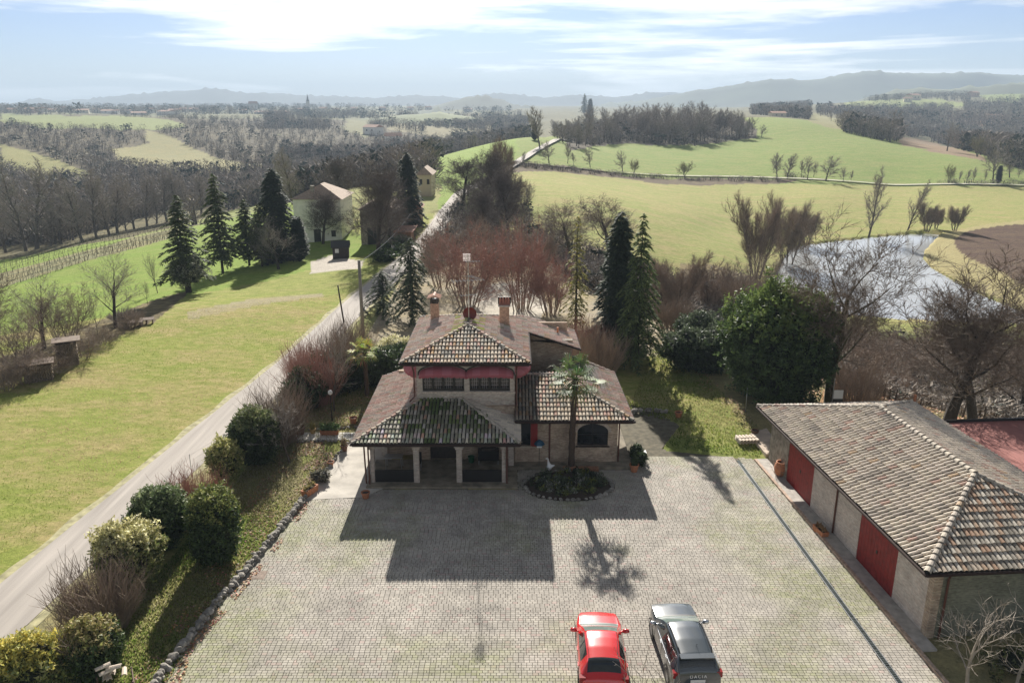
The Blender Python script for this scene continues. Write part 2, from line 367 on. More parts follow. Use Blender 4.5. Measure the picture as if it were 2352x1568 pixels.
P(zp(4, (760,300),(1500,300),(1740,350),(1500,375),(1100,385),(800,375)), (.24,.28,.09), .2, 700)
P(zp(4, (1740,230),(2152,220),(2152,330),(1900,330)), (.22,.27,.10), .2, 700)
def ground_colour(X, Y, Z):
    px, py = proj(X, Y, Z); D = Y; n = X.size
    k = np.clip((D-60)/80, 0, 1)           # field edges wander
    wx = np.sin(X*.11+2)+np.sin(Y*.093+X*.05)+.7*np.sin(X*.31-Y*.27+1); wy = np.sin(X*.083)+np.sin(Y*.12+X*.13+2)+.6*np.sin(X*.37+Y*.21)
    px = px+wx*3.2*k; py = py+wy*1.3*k
    c = np.tile(np.array(WOODF), (n, 1)); st = np.full(n, .3)
    def put(m, col, s): c[m] = col; st[m] = s
    front = Y > 5
    az = px
    left = (px < 1000)
    # far plain, left valley floor woods, ridge and right hill
    put(front & (D > 1100), (.15,.16,.09), .4); hazyv = front & (px > 640) & (px < 1190) & (D > 420) & (D <= 1100)
    vf = (np.sin(X*.018+1.3)+np.sin(Y*.012+X*.006)+.5*np.sin(X*.041-Y*.02)) > .9; put(hazyv & vf, (.21,.235,.10), .4)
    right = front & (px > 1175) & (D > 60)
    put(right & (D < 900), (.20,.27,.065), .35)
    put(right & (D > 560) , (.13,.13,.08), .4)
    put(front & (px > 1000) & (px <= 1190) & (D > 150) & (D < 520) & (Z > -3.5), (.22,.31,.06), .15)
    for pts, col, s, d0, d1 in R: put(inpoly(px, py, pts) & front & (D > d0) & (D < d1), col, s)
    # bright field below the farm, vineyard, strip below it
    put(front & (px < 1000) & (D > 50) & (D < 190) & (Z < -.6) , (.21,.30,.05), .2)
    put(inpoly(px, py, [(-300,640),(0,628),(200,572),(410,512),(424,540),(300,572),(150,615),(0,662),(-300,700)]) & (D > 95) & (D < 260), (.22,.22,.12), .5)
    put(front & (px < 640) & (D > 185) & (D < 262) & inpoly(px, py, [(-300,620),(0,600),(300,545),(520,485),(640,455),(640,480),(420,520),(200,572),(-300,640)]), (.24,.28,.09), .3)
    put(inpoly(px, py, [(-100,570),(140,560),(330,500),(520,470),(520,485),(300,545),(0,600),(-100,620)]) & (D > 190) & (D < 330), (.12,.11,.06), .3)
    # near side: ridge lawns and the meadow
    ridge = front & (Z > -.62) & (D < 210) & (px < 1010)
    put(ridge, (.26,.28,.10), .45)
    mead = inpoly(X, Y, [(-80,10)]+[(p.x, p.y) for p in _rl[:13]]+[(-14,150),(-60,120)]) & (Z > -.7)
    put(mead, (.27,.31,.07), .85)
    put(mead & (D > 84), (.26,.30,.07), .4)
    hedge = inpoly(px, py, [(-400,800),(0,640),(0,820),(350,690),(440,665),(360,735),(180,810),(0,890),(-400,1100)]) & (D < 105)
    put(hedge, (.12,.10,.06), .4)
    put(inpoly(px, py, [(715,600),(760,585),(835,600),(830,615),(770,622),(712,628)]) & (D < 135), (.52,.47,.40), 0)
    put(inpoly(px, py, [(430,715),(560,690),(740,672),(745,680),(600,700),(430,735)]) & (D < 100), (.36,.32,.20), .4)
    gar = front & (Y < 62) & (X > -20) & (X < 34) & (Z > -3.5) & ~mead
    put(gar, (.30,.27,.14), .6)
    put(gar & (X > -16.5) & (X < -8) & (Y < 45), (.21,.26,.065), .65)
    put(gar & (X > 6) & (X < 15) & (Y > 41) & (Y < 64), (.23,.27,.07), .6)
    put(front & (Y >= 62) & (Y < 130) & (X > -13) & (X < 18), (.36,.31,.23), .5)
    put(inpoly(X, Y, BACKG), (.58,.54,.46), .1)
    put(front & (Y > 44) & (Y < 130) & (X > 16) & (Z > -9.2) & (px > 1560) & (Z < -.15), (.19,.15,.09), .5)
    put(inpoly(px, py, zp(5, (1700,900),(2038,850),(2300,900),(2300,1250),(1700,1200))) & (Y < 110), (.2,.26,.06), .4)
    put(inpoly(px, py, zp(5, (780,1130),(1080,1200),(1400,1370),(1500,1440),(1200,1420),(700,1330))) & (Y < 75), (.50,.30,.17), .2)
    # pond banks and ploughed field
    put(inpoly(px, py, zp(5, (1380,420),(1370,330),(1500,225),(1700,180),(2038,120),(2600,90),(2600,760),(2038,720),(1750,600),(1560,510))) & (D > 90) & (D < 260), (.38,.33,.16), .3)
    put(inpoly(px, py, zp(5, (1590,250),(1650,215),(1750,190),(2038,150),(2600,110),(2600,640),(2038,580),(1900,480),(1650,380),(1590,310))) & (D > 90) & (D < 260), (.105,.065,.048), .12)
    # scrub bank under the path, dark wood on the hill, crest hedge
    put(inpoly(px, py, zp(3, (60,690),(300,690),(560,715),(950,780),(1300,800),(1700,802),(2100,812),(2292,815),(2200,838),(2000,850),(1700,850),(1200,842),(900,800),(500,760),(60,750))) & (D > 150) & (D < 330), (.13,.10,.07), .2)
    put(inpoly(px, py, zp(3, (200,480),(440,460),(560,600),(760,555),(1000,540),(1500,560),(1950,500),(1960,420),(1800,330),(1000,300),(200,440))) & (D > 300) & (D < 640), (.09,.075,.055), .1)
    beh = ~front; put(beh, (.26,.28,.10), .5)
    return c, st
def build_ground():
    # polar sheet: fine inside the field of view, coarse behind, out past the far hills
    th = np.concatenate([np.linspace(-180, -48, 34)[:-1], np.linspace(-48, -34, 16)[:-1], np.linspace(-34, 34, 620), np.linspace(34, 48, 16)[1:], np.linspace(48, 180, 34)[1:-1]])
    th = np.radians(th); r = np.concatenate([[3, 8, 13], np.exp(np.linspace(math.log(17), math.log(8400), 560))])
    T, Rr = np.meshgrid(th, r); X = (Rr*np.sin(T)).ravel(); Y = (Rr*np.cos(T)).ravel(); Z = height(X, Y)
    # keep the sheet below the paving slab
    inside = inpoly(X, Y, YARD) ; Z0 = Z.copy(); Z = np.where(inside & (np.abs(Z) < .3), -.10, Z)
    nT, nR = len(th), len(r); vs = np.c_[X, Y, Z]; idx = np.arange(nT*nR).reshape(nR, nT)
    a = idx[:-1, :]; b = np.roll(idx, -1, 1)[:-1, :]; c = np.roll(idx, -1, 1)[1:, :]; d = idx[1:, :]
    f = np.stack([a, b, c, d], -1).reshape(-1, 4)
    me = bpy.data.meshes.new('ground'); me.vertices.add(len(vs)); me.vertices.foreach_set('co', vs.ravel())
    me.loops.add(f.size); me.loops.foreach_set('vertex_index', f.ravel().astype(np.int32)); me.polygons.add(len(f))
    me.polygons.foreach_set('loop_start', (np.arange(len(f))*4).astype(np.int32)); me.update(calc_edges=True)
    me.polygons.foreach_set('use_smooth', np.ones(len(f), bool))
    col, st = ground_colour(X, Y, Z0)
    at_ = me.attributes.new('Col', 'FLOAT_COLOR', 'POINT'); at_.data.foreach_set('color', np.c_[col, np.ones(len(col))].astype(np.float32).ravel())
    at2 = me.attributes.new('Straw', 'FLOAT', 'POINT'); at2.data.foreach_set('value', st.astype(np.float32))
    return me
def ground_material():
    m = bpy.data.materials.new('turf_and_soil'); m.use_nodes = True; t = m.node_tree; p = t.nodes['Principled BSDF']; nd, lk = t.nodes.new, t.links.new
    p.inputs['Roughness'].default_value = 1; p.inputs['Specular IOR Level'].default_value = .1
    tcn = nd('ShaderNodeTexCoord'); co = tcn.outputs['Object']
    A = nd('ShaderNodeAttribute'); A.attribute_name = 'Col'; B = nd('ShaderNodeAttribute'); B.attribute_name = 'Straw'
    def nz(s, d=6, r=.55, st=None):
        q = nd('ShaderNodeTexNoise'); q.inputs['Scale'].default_value = s; q.inputs['Detail'].default_value = d; q.inputs['Roughness'].default_value = r
        if st: mm = nd('ShaderNodeMapping'); mm.inputs['Scale'].default_value = st; mm.inputs['Rotation'].default_value = (0, 0, .5); lk(co, mm.inputs[0]); lk(mm.outputs[0], q.inputs['Vector'])
        else: lk(co, q.inputs['Vector'])
        return q.outputs['Fac']
    def mth(op, a, b, cl=False):
        q = nd('ShaderNodeMath'); q.operation = op; q.use_clamp = cl
        for i, v in enumerate((a, b)):
            if isinstance(v, (int, float)): q.inputs[i].default_value = v
            else: lk(v, q.inputs[i])
        return q.outputs[0]
    big, mid, fine, tiny = nz(.12, 5, .6, (1, 2.2, 1)), nz(.9, 7, .65, (1, 1.8, 1)), nz(6, 5, .7), nz(28, 3, .7)
    s = mth('ADD', mth('MULTIPLY', big, .6), mth('MULTIPLY', mid, .45))
    rr = nd('ShaderNodeMapRange'); rr.inputs[1].default_value = .46; rr.inputs[2].default_value = .62; lk(s, rr.inputs[0])
    fac = mth('MULTIPLY', rr.outputs[0], B.outputs['Fac'], True)
    mx = nd('ShaderNodeMix'); mx.data_type = 'RGBA'; lk(fac, mx.inputs[0]); lk(A.outputs['Color'], mx.inputs[6]); mx.inputs[7].default_value = (*C_STRAW, 1)
    v = mth('ADD', mth('ADD', mth('MULTIPLY', fine, .75), mth('MULTIPLY', tiny, .55)), mth('MULTIPLY', mid, .5))
    r2 = nd('ShaderNodeMapRange'); r2.inputs[1].default_value = .62; r2.inputs[2].default_value = 1.18; r2.inputs[3].default_value = .52; r2.inputs[4].default_value = 1.42; lk(v, r2.inputs[0])
    vm = nd('ShaderNodeVectorMath'); vm.operation = 'SCALE'; lk(mx.outputs[2], vm.inputs[0]); lk(r2.outputs[0], vm.inputs['Scale']); lk(vm.outputs[0], p.inputs['Base Color'])
    bp = nd('ShaderNodeBump'); bp.inputs['Strength'].default_value = .8; bp.inputs['Distance'].default_value = .10; lk(v, bp.inputs['Height']); lk(bp.outputs[0], p.inputs['Normal'])
    return m
gme = build_ground(); gme.materials.append(ground_material()); ground = struct('ground', gme)

def ribbon(center, width, lift, step=1.5, zfun=None, grow=0.0, edge=.0):
    """a strip that follows the terrain; returns MB"""
    pts = []
    for i in range(len(center)-1):
        a, b = center[i], center[i+1]; n = max(1, int((b-a).length/step))
        for k in range(n): pts.append(a.lerp(b, k/n))
    pts.append(center[-1]); 
    # soften corners
    for _ in range(6):
        q = pts[:]
        for i in range(1, len(pts)-1): q[i] = (pts[i-1]+pts[i]*2+pts[i+1])/4
        pts = q
    mb = MB(); rows = []; offs = np.linspace(-.5, .5, 5)
    XY = []
    for i, p in enumerate(pts):
        d = (pts[min(i+1, len(pts)-1)]-pts[max(i-1, 0)]); d.z = 0; d.normalize(); nrm = Vector((d.y, -d.x, 0))
        w = width*(1+edge*(noise.noise(Vector((p.y*.35, 0, 3)))))
        for o in offs: XY.append((p.x+nrm.x*o*w, p.y+nrm.y*o*w, p.y))
    XY = np.array(XY); hz = height(XY[:, 0], XY[:, 1])
    hz = hz.reshape(-1, 5); hz = np.maximum(hz, hz.mean(1, keepdims=True)-.02*0)   # a level cross-section
    z = hz.max(1, keepdims=True)*np.ones(5)+lift+np.clip(XY[:, 2].reshape(-1, 5)-60, 0, 1e4)*grow
    mb.v = [Vector((x, y, zz)) for (x, y, _), zz in zip(XY, z.ravel())]
    for i in range(len(pts)-1):
        for k in range(4): q = i*5+k; mb.f.append((q, q+1, q+6, q+5)); mb.c.append(None)
    return mb
def road_material():
    m = mat('worn_asphalt', (.39, .35, .31), .95, 1, .2, bump=.15, bscale=25, detail=8, stretch=(2.0, .10, 1))
    return m
rd = ribbon(ROADC, 3.05, .03, 1.5, grow=.0011, edge=.04); struct('road', rd.mesh('road', road_material(), True))
vg = ribbon(ROADC[:14], 3.9, .012, .7, edge=.16); struct('road_verge', vg.mesh('road_verge', mat('gravel_verge', (.37, .34, .19), 1, 2.5, .35, bump=.6), True))
ph = [ground_at(x, y) for x, y in PATH]; phc = ribbon([Vector((p.x, p.y, 0)) for p in ph], 3.0, .12, 3, grow=.0009)
struct('path', phc.mesh('path', mat('gravel_path', (.46, .42, .35), 1, 1, .15), True))

# pond water
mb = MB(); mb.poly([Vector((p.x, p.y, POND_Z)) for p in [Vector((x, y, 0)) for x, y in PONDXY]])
wm = mat('pond_water', (.42, .43, .43), .12, spec=.9); t_ = wm.node_tree  # pale base colour stands in for bright sky reflected on the water
nz_ = t_.nodes.new('ShaderNodeTexNoise'); nz_.inputs['Scale'].default_value = 1.4; nz_.inputs['Detail'].default_value = 4; tc_ = t_.nodes.new('ShaderNodeTexCoord'); t_.links.new(tc_.outputs['Object'], nz_.inputs['Vector'])
bp_ = t_.nodes.new('ShaderNodeBump'); bp_.inputs['Strength'].default_value = .07; bp_.inputs['Distance'].default_value = .05; t_.links.new(nz_.outputs['Fac'], bp_.inputs['Height']); t_.links.new(bp_.outputs[0], t_.nodes['Principled BSDF'].inputs['Normal'])
# grown outward so that the banks cut its edge
cxy = np.mean(PONDXY, 0)
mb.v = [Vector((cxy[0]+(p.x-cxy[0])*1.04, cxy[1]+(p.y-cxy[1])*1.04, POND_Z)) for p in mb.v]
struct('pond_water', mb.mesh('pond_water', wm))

# far hills: ridges with their own distance, bulk and tree-ragged crests
def ridge(sil, D, depth, col, jag, foot=-6, name='hills'):
    P0 = [atD(x, y, D) for x, y in sil]; pts = []
    for i in range(len(P0)-1):
        n = max(2, int((P0[i+1]-P0[i]).length/(D*.004)))
        for k in range(n): t = k/n; pts.append(P0[i].lerp(P0[i+1], t))
    pts.append(P0[-1]); mb = MB(); prof = [(-1, 0), (-.75, .12), (-.5, .38), (-.25, .72), (-.1, .93), (0, 1), (.25, .8), (.6, .35), (1, 0)]
    m = len(prof)
    for i, p in enumerate(pts):
        for q, (dy, k) in enumerate(prof):
            h = foot+(p.z-foot)*k; h += noise.noise(Vector((p.x*.004, dy*depth*.004, D*.01)))*(p.z-foot)*.16*(1-abs(dy))*(1 if dy else 0)
            if dy == 0: h += jag*max(0, noise.noise(Vector((p.x*.035, 0, D))))+jag*.4*random.random()*(noise.noise(Vector((p.x*.008, 4, D))) > 0)
            y = p.y+dy*depth*(1+.25*noise.noise(Vector((p.x*.002, dy, 1))))*(1 if dy else 0)
            mb.v.append(Vector((p.x*(y/p.y), y, h)))
    for i in range(len(pts)-1):
        for q in range(m-1): a = i*m+q; mb.f.append((a, a+m, a+m+1, a+1)); mb.c.append(None)
    return struct(name, mb.mesh(name, mat('far_hillside', col, 1, .006, .45, detail=8), True))
ridge([(-160,246),(0,244),(45,235),(90,226),(125,233),(200,229),(290,219),(380,212),(440,208),(480,204),(520,207),(560,215),(650,215),(690,220),(780,222),(860,226),(940,220),(1000,221),(1060,226),(1150,214),(1250,226),(1290,222),(1340,219),(1420,224),(1500,212),(1560,214),(1620,212),(1700,222),(1900,238),(2352,240)], 4700, 800, (.05,.058,.05), 16)
ridge([(1380,240),(1480,232),(1560,216),(1620,206),(1700,194),(1742,187),(1770,183),(1850,185),(1900,180),(1940,171),(1990,165),(2060,168),(2150,169),(2240,168),(2352,174),(2450,182),(2600,205),(2800,238)], 3300, 700, (.065,.08,.045), 12)
ridge([(960,258),(1000,243),(1040,232),(1080,224),(1115,222),(1150,231),(1190,244),(1230,252),(1290,262)], 2300, 420, (.06,.07,.045), 11)
ridge([(600,305),(690,290),(770,280),(850,274),(930,264),(1010,260),(1080,268),(1150,284),(1220,300)], 1200, 260, (.17,.19,.085), 5, foot=-32)
ridge([(380,270),(470,262),(560,254),(640,251),(740,255),(840,262),(940,258),(1000,254),(1080,262)], 1750, 260, (.10,.115,.065), 9, foot=-14)
ridge([(430,262),(520,254),(600,248),(680,246),(760,248),(830,252),(900,254),(960,262)], 2700, 300, (.075,.085,.055), 10)
ridge([(1880,262),(1940,240),(2000,222),(2060,208),(2110,203),(2180,206),(2250,200),(2320,193),(2400,190),(2520,196),(2700,230)], 1900, 380, (.10,.115,.06), 8)
# ------------------------------------------------------------------ paved yard
yb = MB(); yb.poly([Vector((x, y, -.045)) for x, y in YARD][::-1]); ya = struct('paved_yard', yb.mesh('paved_yard', mat('sand_joint', (.12, .105, .07), 1, 3, .4)))
M['paver'] = mat('paving_stone', (1, 1, 1), .9, 1.3, .16, attr=True, bump=.25, bscale=30, coord='Object')
def paver_cols(x, y):
    g = noise.noise(Vector((x*.22, y*.22, 5)))+.5*noise.noise(Vector((x*.9, y*.9, 1)))
    k = random.uniform(.88, 1.08)*(1+.16*noise.noise(Vector((x*.35, y*.35, 9)))+.12*noise.noise(Vector((x*1.6, y*1.1, 4)))); b = Vector((.395, .36, .31))*k
    if random.random() < .06: b = Vector((.41, .33, .29))*k
    side = max(0, (x-9)/6)+max(0, (-x-5)/6)+max(0, (27-y)/8)*.6+max(0, (y-37)/6)*.5
    w = min(1, max(0, (g+side*.55-.12)*1.25))*random.uniform(.4, 1)
    return tuple(b.lerp(Vector((.30, .30, .175))*k, w))
px_, rowh = .205, .14; cand = []
ys = np.arange(17.6, 43, rowh)
for j, y in enumerate(ys):
    x = -22+(.1 if j % 2 else 0)+random.uniform(-.012, .012)
    while x < 17:
        w = px_ if random.random() < .82 else px_*.5
        cand.append((x, y, w)); x += w
cand = np.array(cand); ccx = cand[:, 0]+cand[:, 2]/2; ccy = cand[:, 1]+rowh/2
ok = inpoly(ccx, ccy, YARD) & ~inpoly(ccx, ccy, PATIO) & ~((ccx > -7.75) & (ccx < .3) & (ccy > 38.95)) & ~((ccx > 0) & (ccx < 7.0) & (ccy > 41.2) & (ccy < 52))
ok &= ~(((ccx-3.05)/2.45)**2+((ccy-39.3)/1.75)**2 < 1)
drain_x = 13.2+(42.2-ccy)*.0425; cand = cand[ok]; drain_x = drain_x[ok]; keep_ = []
for (x, y, w), dx_ in zip(cand, drain_x):      # stones beside the drain are cut to it
    a, b = x, x+w
    if b > dx_-.115 and a < dx_+.115:
        if (dx_-.115)-a >= b-(dx_+.115): b = dx_-.115
        else: a = dx_+.115
        if b-a < .045: continue
    keep_.append((a, y, b-a))
cand = np.array(keep_)
vis = [i for i, (x, y, w) in enumerate(cand) if 23.9 < y < 25.6 and -11.5 < x < 12]
ccp = sorted(vis, key=lambda i: cand[i][1]*1.0+abs(cand[i][0])*.02)[:300]; ccs = set(ccp)
st = MB()
def paver_geo(mb, x, y, w, h, j, col):
    g = .010; a = x+g; b = x+w-g; c = y+g; d = y+h-g; z = j[4]
    top = [Vector((a, c, z+j[0])), Vector((b, c, z+j[1])), Vector((b, d, z+j[2])), Vector((a, d, z+j[3]))]
    bot = [Vector((p.x+(-.004 if k in (0, 3) else .004), p.y+(-.004 if k < 2 else .004), -.04)) for k, p in enumerate(top)]
    mb.add(top+bot, [(0,1,2,3),(4,5,1,0),(5,6,2,1),(6,7,3,2),(7,4,0,3)], col)
for i, (x, y, w) in enumerate(cand):
    if i in ccs: continue
    j = [random.uniform(-.0015, .0015) for _ in range(4)]+[random.uniform(-.002, .004)]
    paver_geo(st, x, y, w, rowh, j, paver_cols(x, y))
part('paving_stones', st, M['paver'], ya, stuff=True)
pv = {}
for i in ccp:
    x, y, w = cand[i]; key = (round(w, 3), random.randrange(8))
    if key not in pv:
        mb = MB(); paver_geo(mb, 0, 0, w, rowh, [random.uniform(-.0015, .0015) for _ in range(4)]+[.001], paver_cols(x, y)); pv[key] = mb.mesh('paving_stone', M['paver'])
    link('paving_stone', pv[key], ya, loc=(x, y, 0))
# patio slab of pale worn concrete
mb = MB(); mb.prism([Vector((x, y, -.02)) for x, y in PATIO], (0, 0, .03)); struct('patio', mb.mesh('patio', mat('worn_patio', (.50, .46, .40), .95, 1.1, .2, bump=.3, bscale=9)))
# drain channel: frame and grates
dr = thing('drain_channel', 'long narrow dark metal drainage channel set in the yard parallel to the garage', 'drain', (13.5, 30, 0))
mb = MB(); 
def drx(y): return 13.2+(42.2-y)*.0425
for s in (-.11, .085): mb.add([Vector((drx(18)+s, 18, z)) for z in (-.03, .008)]+[Vector((drx(18)+s+.025, 18, z)) for z in (-.03, .008)]+[Vector((drx(42.1)+s, 42.1, z)) for z in (-.03, .008)]+[Vector((drx(42.1)+s+.025, 42.1, z)) for z in (-.03, .008)], [(1,3,7,5),(0,1,5,4),(2,6,7,3),(0,2,3,1),(4,5,7,6)])
part('channel_edge', mb, M['metal'], dr)
gm = MB()
for k in range(10): gm.box(-.083, .083, k*.096, k*.096+.055, -.02, .0)
gm.box(-.083, -.07, 0, .95, -.02, .002); gm.box(.07, .083, 0, .95, -.02, .002)
gme_ = gm.mesh('grate', mat('dark_iron', (.05, .065, .065), .5, 5, .4, metal=.5)); y = 18.0
while y < 42.1:
    g = link('grate', gme_, dr, True, loc=(drx(y), y, 0)); g.rotation_euler = (0, 0, .0425); y += .985
mb = MB(); mb.box(-.33, .33, -.33, .33, -.03, .006); mb.box(-.27, .27, -.27, .27, .006, .012)
p = at(594, 1320); solo('manhole_cover', mb, mat('rusty_cover', (.25, .19, .15), .9, 9, .3), 'square rusty manhole cover in the paving beside the row of edging stones', 'manhole cover', loc=p)
p = at(1476, 1039); mb = MB(); mb.box(-.22, .22, -.3, .3, .004, .03); solo('cover_slab', mb, M['white'], 'small white square slab lying on the paving right of the house', 'slab', loc=p)

# ------------------------------------------------------------------ roofs of barrel tiles
PAL = {'pink': [((.46,.38,.33),6),((.44,.31,.27),5),((.41,.26,.22),2),((.38,.34,.30),3),((.46,.31,.20),.6),((.33,.30,.22),1)],
       'beige': [((.55,.47,.38),6),((.50,.40,.30),4),((.48,.30,.24),2),((.46,.29,.15),1),((.36,.33,.28),3),((.24,.22,.19),1)],
       'moss': [((.30,.27,.22),3),((.20,.19,.15),4),((.14,.14,.09),4),((.36,.33,.29),2),((.32,.20,.14),1),((.12,.15,.05),2)],
       'grey': [((.50,.44,.38),7),((.44,.39,.33),5),((.54,.48,.40),5),((.42,.29,.24),.8),((.46,.34,.23),.3),((.34,.30,.26),2)],
       'rust': [((.42,.35,.28),5),((.34,.22,.15),2),((.38,.27,.19),2),((.29,.26,.22),3),((.47,.43,.37),3),((.20,.18,.15),2)]}
def pick(pal):
    cs, ws = zip(*PAL[pal]); return random.choices(cs, ws)[0]
def tile_geo(col, r0=.083, r1=.064, ln=.46, n=4):
    mb = MB(); vs = []
    for (r, y, dz) in ((r0, 0, .026), (r1, ln, .0)):
        for k in range(n+1): t = PI*k/n; vs.append(Vector((math.cos(t)*r, y, math.sin(t)*r*.85+dz)))
    for k in range(n+1): t = PI*k/n; vs.append(Vector((math.cos(t)*(r0-.017), .002, math.sin(t)*(r0-.017)*.85+.022)))
    fs = [(k, k+n+1, k+n+2, k+1) for k in range(n)]+[(k+1, k+1+2*(n+1), k+2*(n+1), k) for k in range(n)]
    mb.add(vs, fs, col); return mb
TV = {}
def tile_mesh(col):
    if col not in TV: TV[col] = tile_geo(col).mesh('roof_tile', M['tile'])
    return TV[col]
_tg = tile_geo(None)
class Roof:
    def __init__(s, root): s.root = root; s.t = []; s.ridge = []
    def plane(s, pts, pal, thick=.1, sx=.2, sy=.4, fn=None):
        pts = [Vector(p) for p in pts]; u = (pts[1]-pts[0]).normalized(); nrm = sum((a.cross(b) for a, b in zip(pts, pts[1:]+pts[:1])), Vector()).normalized()
        if nrm.z < 0: nrm = -nrm
        v = nrm.cross(u).normalized()
        if v.z < 0: v = -v; u = -u
        mb = MB(); mb.prism([p-nrm*.012 for p in pts], -nrm*thick); part('roof_deck', mb, M['under'], s.root, world=s.world)
        uv = [((p-pts[0]).dot(u), (p-pts[0]).dot(v)) for p in pts]
        us = [q[0] for q in uv]; vs = [q[1] for q in uv]; j = 0; y = -.03
        while y < max(vs):
            row = np.arange(min(us)+sx/2, max(us), sx); m = inpoly(row, np.full(row.shape, min(max(y+sy*.45, .02), max(vs))), uv)
            for x in row[m]:
                o = pts[0]+u*(x+random.uniform(-.006, .006))+v*(y+random.uniform(-.015, .015)); col = pick(pal)
                if fn: col = fn(o, col)
                rz = random.uniform(-.03, .03); uu = (u*math.cos(rz)+v*math.sin(rz)); vv = (v*math.cos(rz)-u*math.sin(rz))
                s.t.append((o, uu, vv, nrm, col))
            y += sy; j += 1
    def line(s, a, b, col=None, r=.12, pal='beige'):
        a, b = Vector(a), Vector(b); d = (b-a); n = max(1, round(d.length/.36)); 
        for k in range(n): s.ridge.append((a.lerp(b, k/n), d.normalized(), d.length/n, r, tuple(q*.72 for q in pick(pal))))
    world = True
    def done(s, cap=300):
        s.root_m = Matrix.LocRotScale(s.root.location, s.root.rotation_euler, s.root.scale) if not s.world else Matrix()
        camv = Vector((0, 0, CH)); s.t.sort(key=lambda q: (s.root_m@q[0]-camv).length)
        rest = MB(); tm = []
        for i, (o, u, v, n, col) in enumerate(s.t):
            mt = Matrix((u, v, n)).transposed().to_4x4(); mt.translation = o
            if i < cap:
                ob = bpy.data.objects.new('roof_tile', tile_mesh(tuple(round(c, 2) for c in col))); COL.objects.link(ob); ob.parent = s.root
                ml = Matrix.LocRotScale(s.root.location, s.root.rotation_euler, s.root.scale).inverted()@mt if s.world else mt
                lo_, ro_, sc_ = ml.decompose(); ob.location = lo_; ob.rotation_euler = ro_.to_euler()
            else:
                k = random.uniform(.86, 1.1); rest.add([mt@q for q in _tg.v], _tg.f, tuple(c*k for c in col))
        if rest.v: part('roof_tiles', rest, M['tile'], s.root, world=s.world, stuff=True)
        for a, d, ln, r, col in s.ridge:
            mb = MB(); side = d.cross(Vector((0, 0, 1))).normalized(); up = side.cross(d).normalized(); vs = []
            for rr, t0, dz in ((r, -.02, .025), (r*.82, ln+.03, -.01)):
                for k in range(7): t = PI*k/6; vs.append(side*(math.cos(t)*rr)+up*(math.sin(t)*rr*.8+dz)+d*t0)
            for k in range(7): t = PI*k/6; vs.append(side*(math.cos(t)*(r-.02))+up*(math.sin(t)*(r-.02)*.8+.02)-d*.018)
            mb.add(vs, [(k, k+7, k+8, k+1) for k in range(6)]+[(k+1, k+15, k+14, k) for k in range(6)], col)
            o = bpy.data.objects.new('ridge_tile', mb.mesh('ridge_tile', M['tile'])); COL.objects.link(o); o.parent = s.root
            o.location = a-(Vector(s.root.location) if s.world else Vector()); 

# ------------------------------------------------------------------ the brick house
H = thing('brick_house', 'two storey brick house with tiled hip roofs, pink awnings and an open porch', 'house', (-2.6, 44, 0))
def hb(name, boxes, m, **k):
    mb = MB()
    for b in boxes: mb.box(*b)
    return part(name, mb, m, H, **k)
B = M['brick']
# upper storey front wall with two window openings
hb('wall', [(-5.42,.15,42.70,42.95,3.3,4.22), (-5.42,.15,42.70,42.95,5.42,6.2), (-5.42,-5.1,42.70,42.95,4.22,5.42), (-2.72,-2.42,42.70,42.95,4.22,5.42), (-.12,.15,42.70,42.95,4.22,5.42)], M['brick_pale'])
hb('wall', [(-5.42,-5.17,42.95,51.2,2.6,6.2)], B); hb('wall', [(-.10,.15,42.95,51.2,2.6,6.2)], B)
hb('wall', [(-5.17,-.10,50.95,51.2,0,6.2)], B)
hb('sill_course', [(-5.46,.19,42.66,42.70,4.10,4.20)], mat('pale_band_brick', (.50,.42,.35), .9, 14, .35))
# lower storey behind the porch: doorway in the middle
hb('wall', [(-7.6,-4.75,43.3,43.55,0,2.9),(-3.0,.15,42.45,42.70,0,3.4),(-4.75,-3.0,42.45,42.70,2.25,3.4),(-5.42,-4.75,42.45,42.70,0,3.4)], B)
hb('door', [(-4.75,-3.0,42.62,42.68,.1,2.25)], M['wood_dark'])
hb('wall', [(-7.62,-7.37,43.55,49.3,0,2.75)], B); hb('wall', [(-7.37,-5.42,49.05,49.3,0,3.3)], B)
# right wing
xa, xb, za = 3.74, 5.50, 1.12
hb('wall', [(.15,.52,42.1,42.35,0,2.95),(.52,1.06,42.1,42.35,0,1.13),(.52,1.06,42.1,42.35,2.75,2.95),(1.06,xa,42.1,42.35,0,2.95),(xb,6.05,42.1,42.35,0,2.95),(xa,xb,42.1,42.35,0,za)], B)
mb = MB(); n = 14; arch = []
for k in range(n+1): t = PI-PI*k/n; arch.append(Vector(((xa+xb)/2+math.cos(t)*(xb-xa)/2, 42.1, 1.98+math.sin(t)*.5)))
for k in range(n):
    a, b = arch[k], arch[k+1]; mb.prism([a, Vector((a.x, 42.1, 2.95)), Vector((b.x, 42.1, 2.95)), b][::-1], (0, .25, 0))
mb.box(xa-.001, xa, 42.1, 42.35, 1.9, 1.98); part('wall', mb, B, H)
hb('wall', [(5.80,6.05,42.35,49.4,0,2.95)], B); hb('wall', [(.15,5.80,49.15,49.4,0,2.95)], B); hb('wall', [(-5.17,.15,42.72,42.74,0,.1)], B)
hb('wall', [(.15,3.9,49.0,49.2,2.6,5.4),(3.7,3.9,49.2,51.6,0,5.1),(.15,3.7,51.4,51.6,0,5.9)], B)
mb = MB(); mb.prism([Vector((.15,49.0,5.4)),Vector((3.9,49.0,5.4-.3)),Vector((.15,49.0,6.2))], (0,.2,0)); part('wall_gable', mb, B, H)
hb('window_shutter', [(3.905,3.95,49.5,50.2,3.9,4.9)], M['red'])
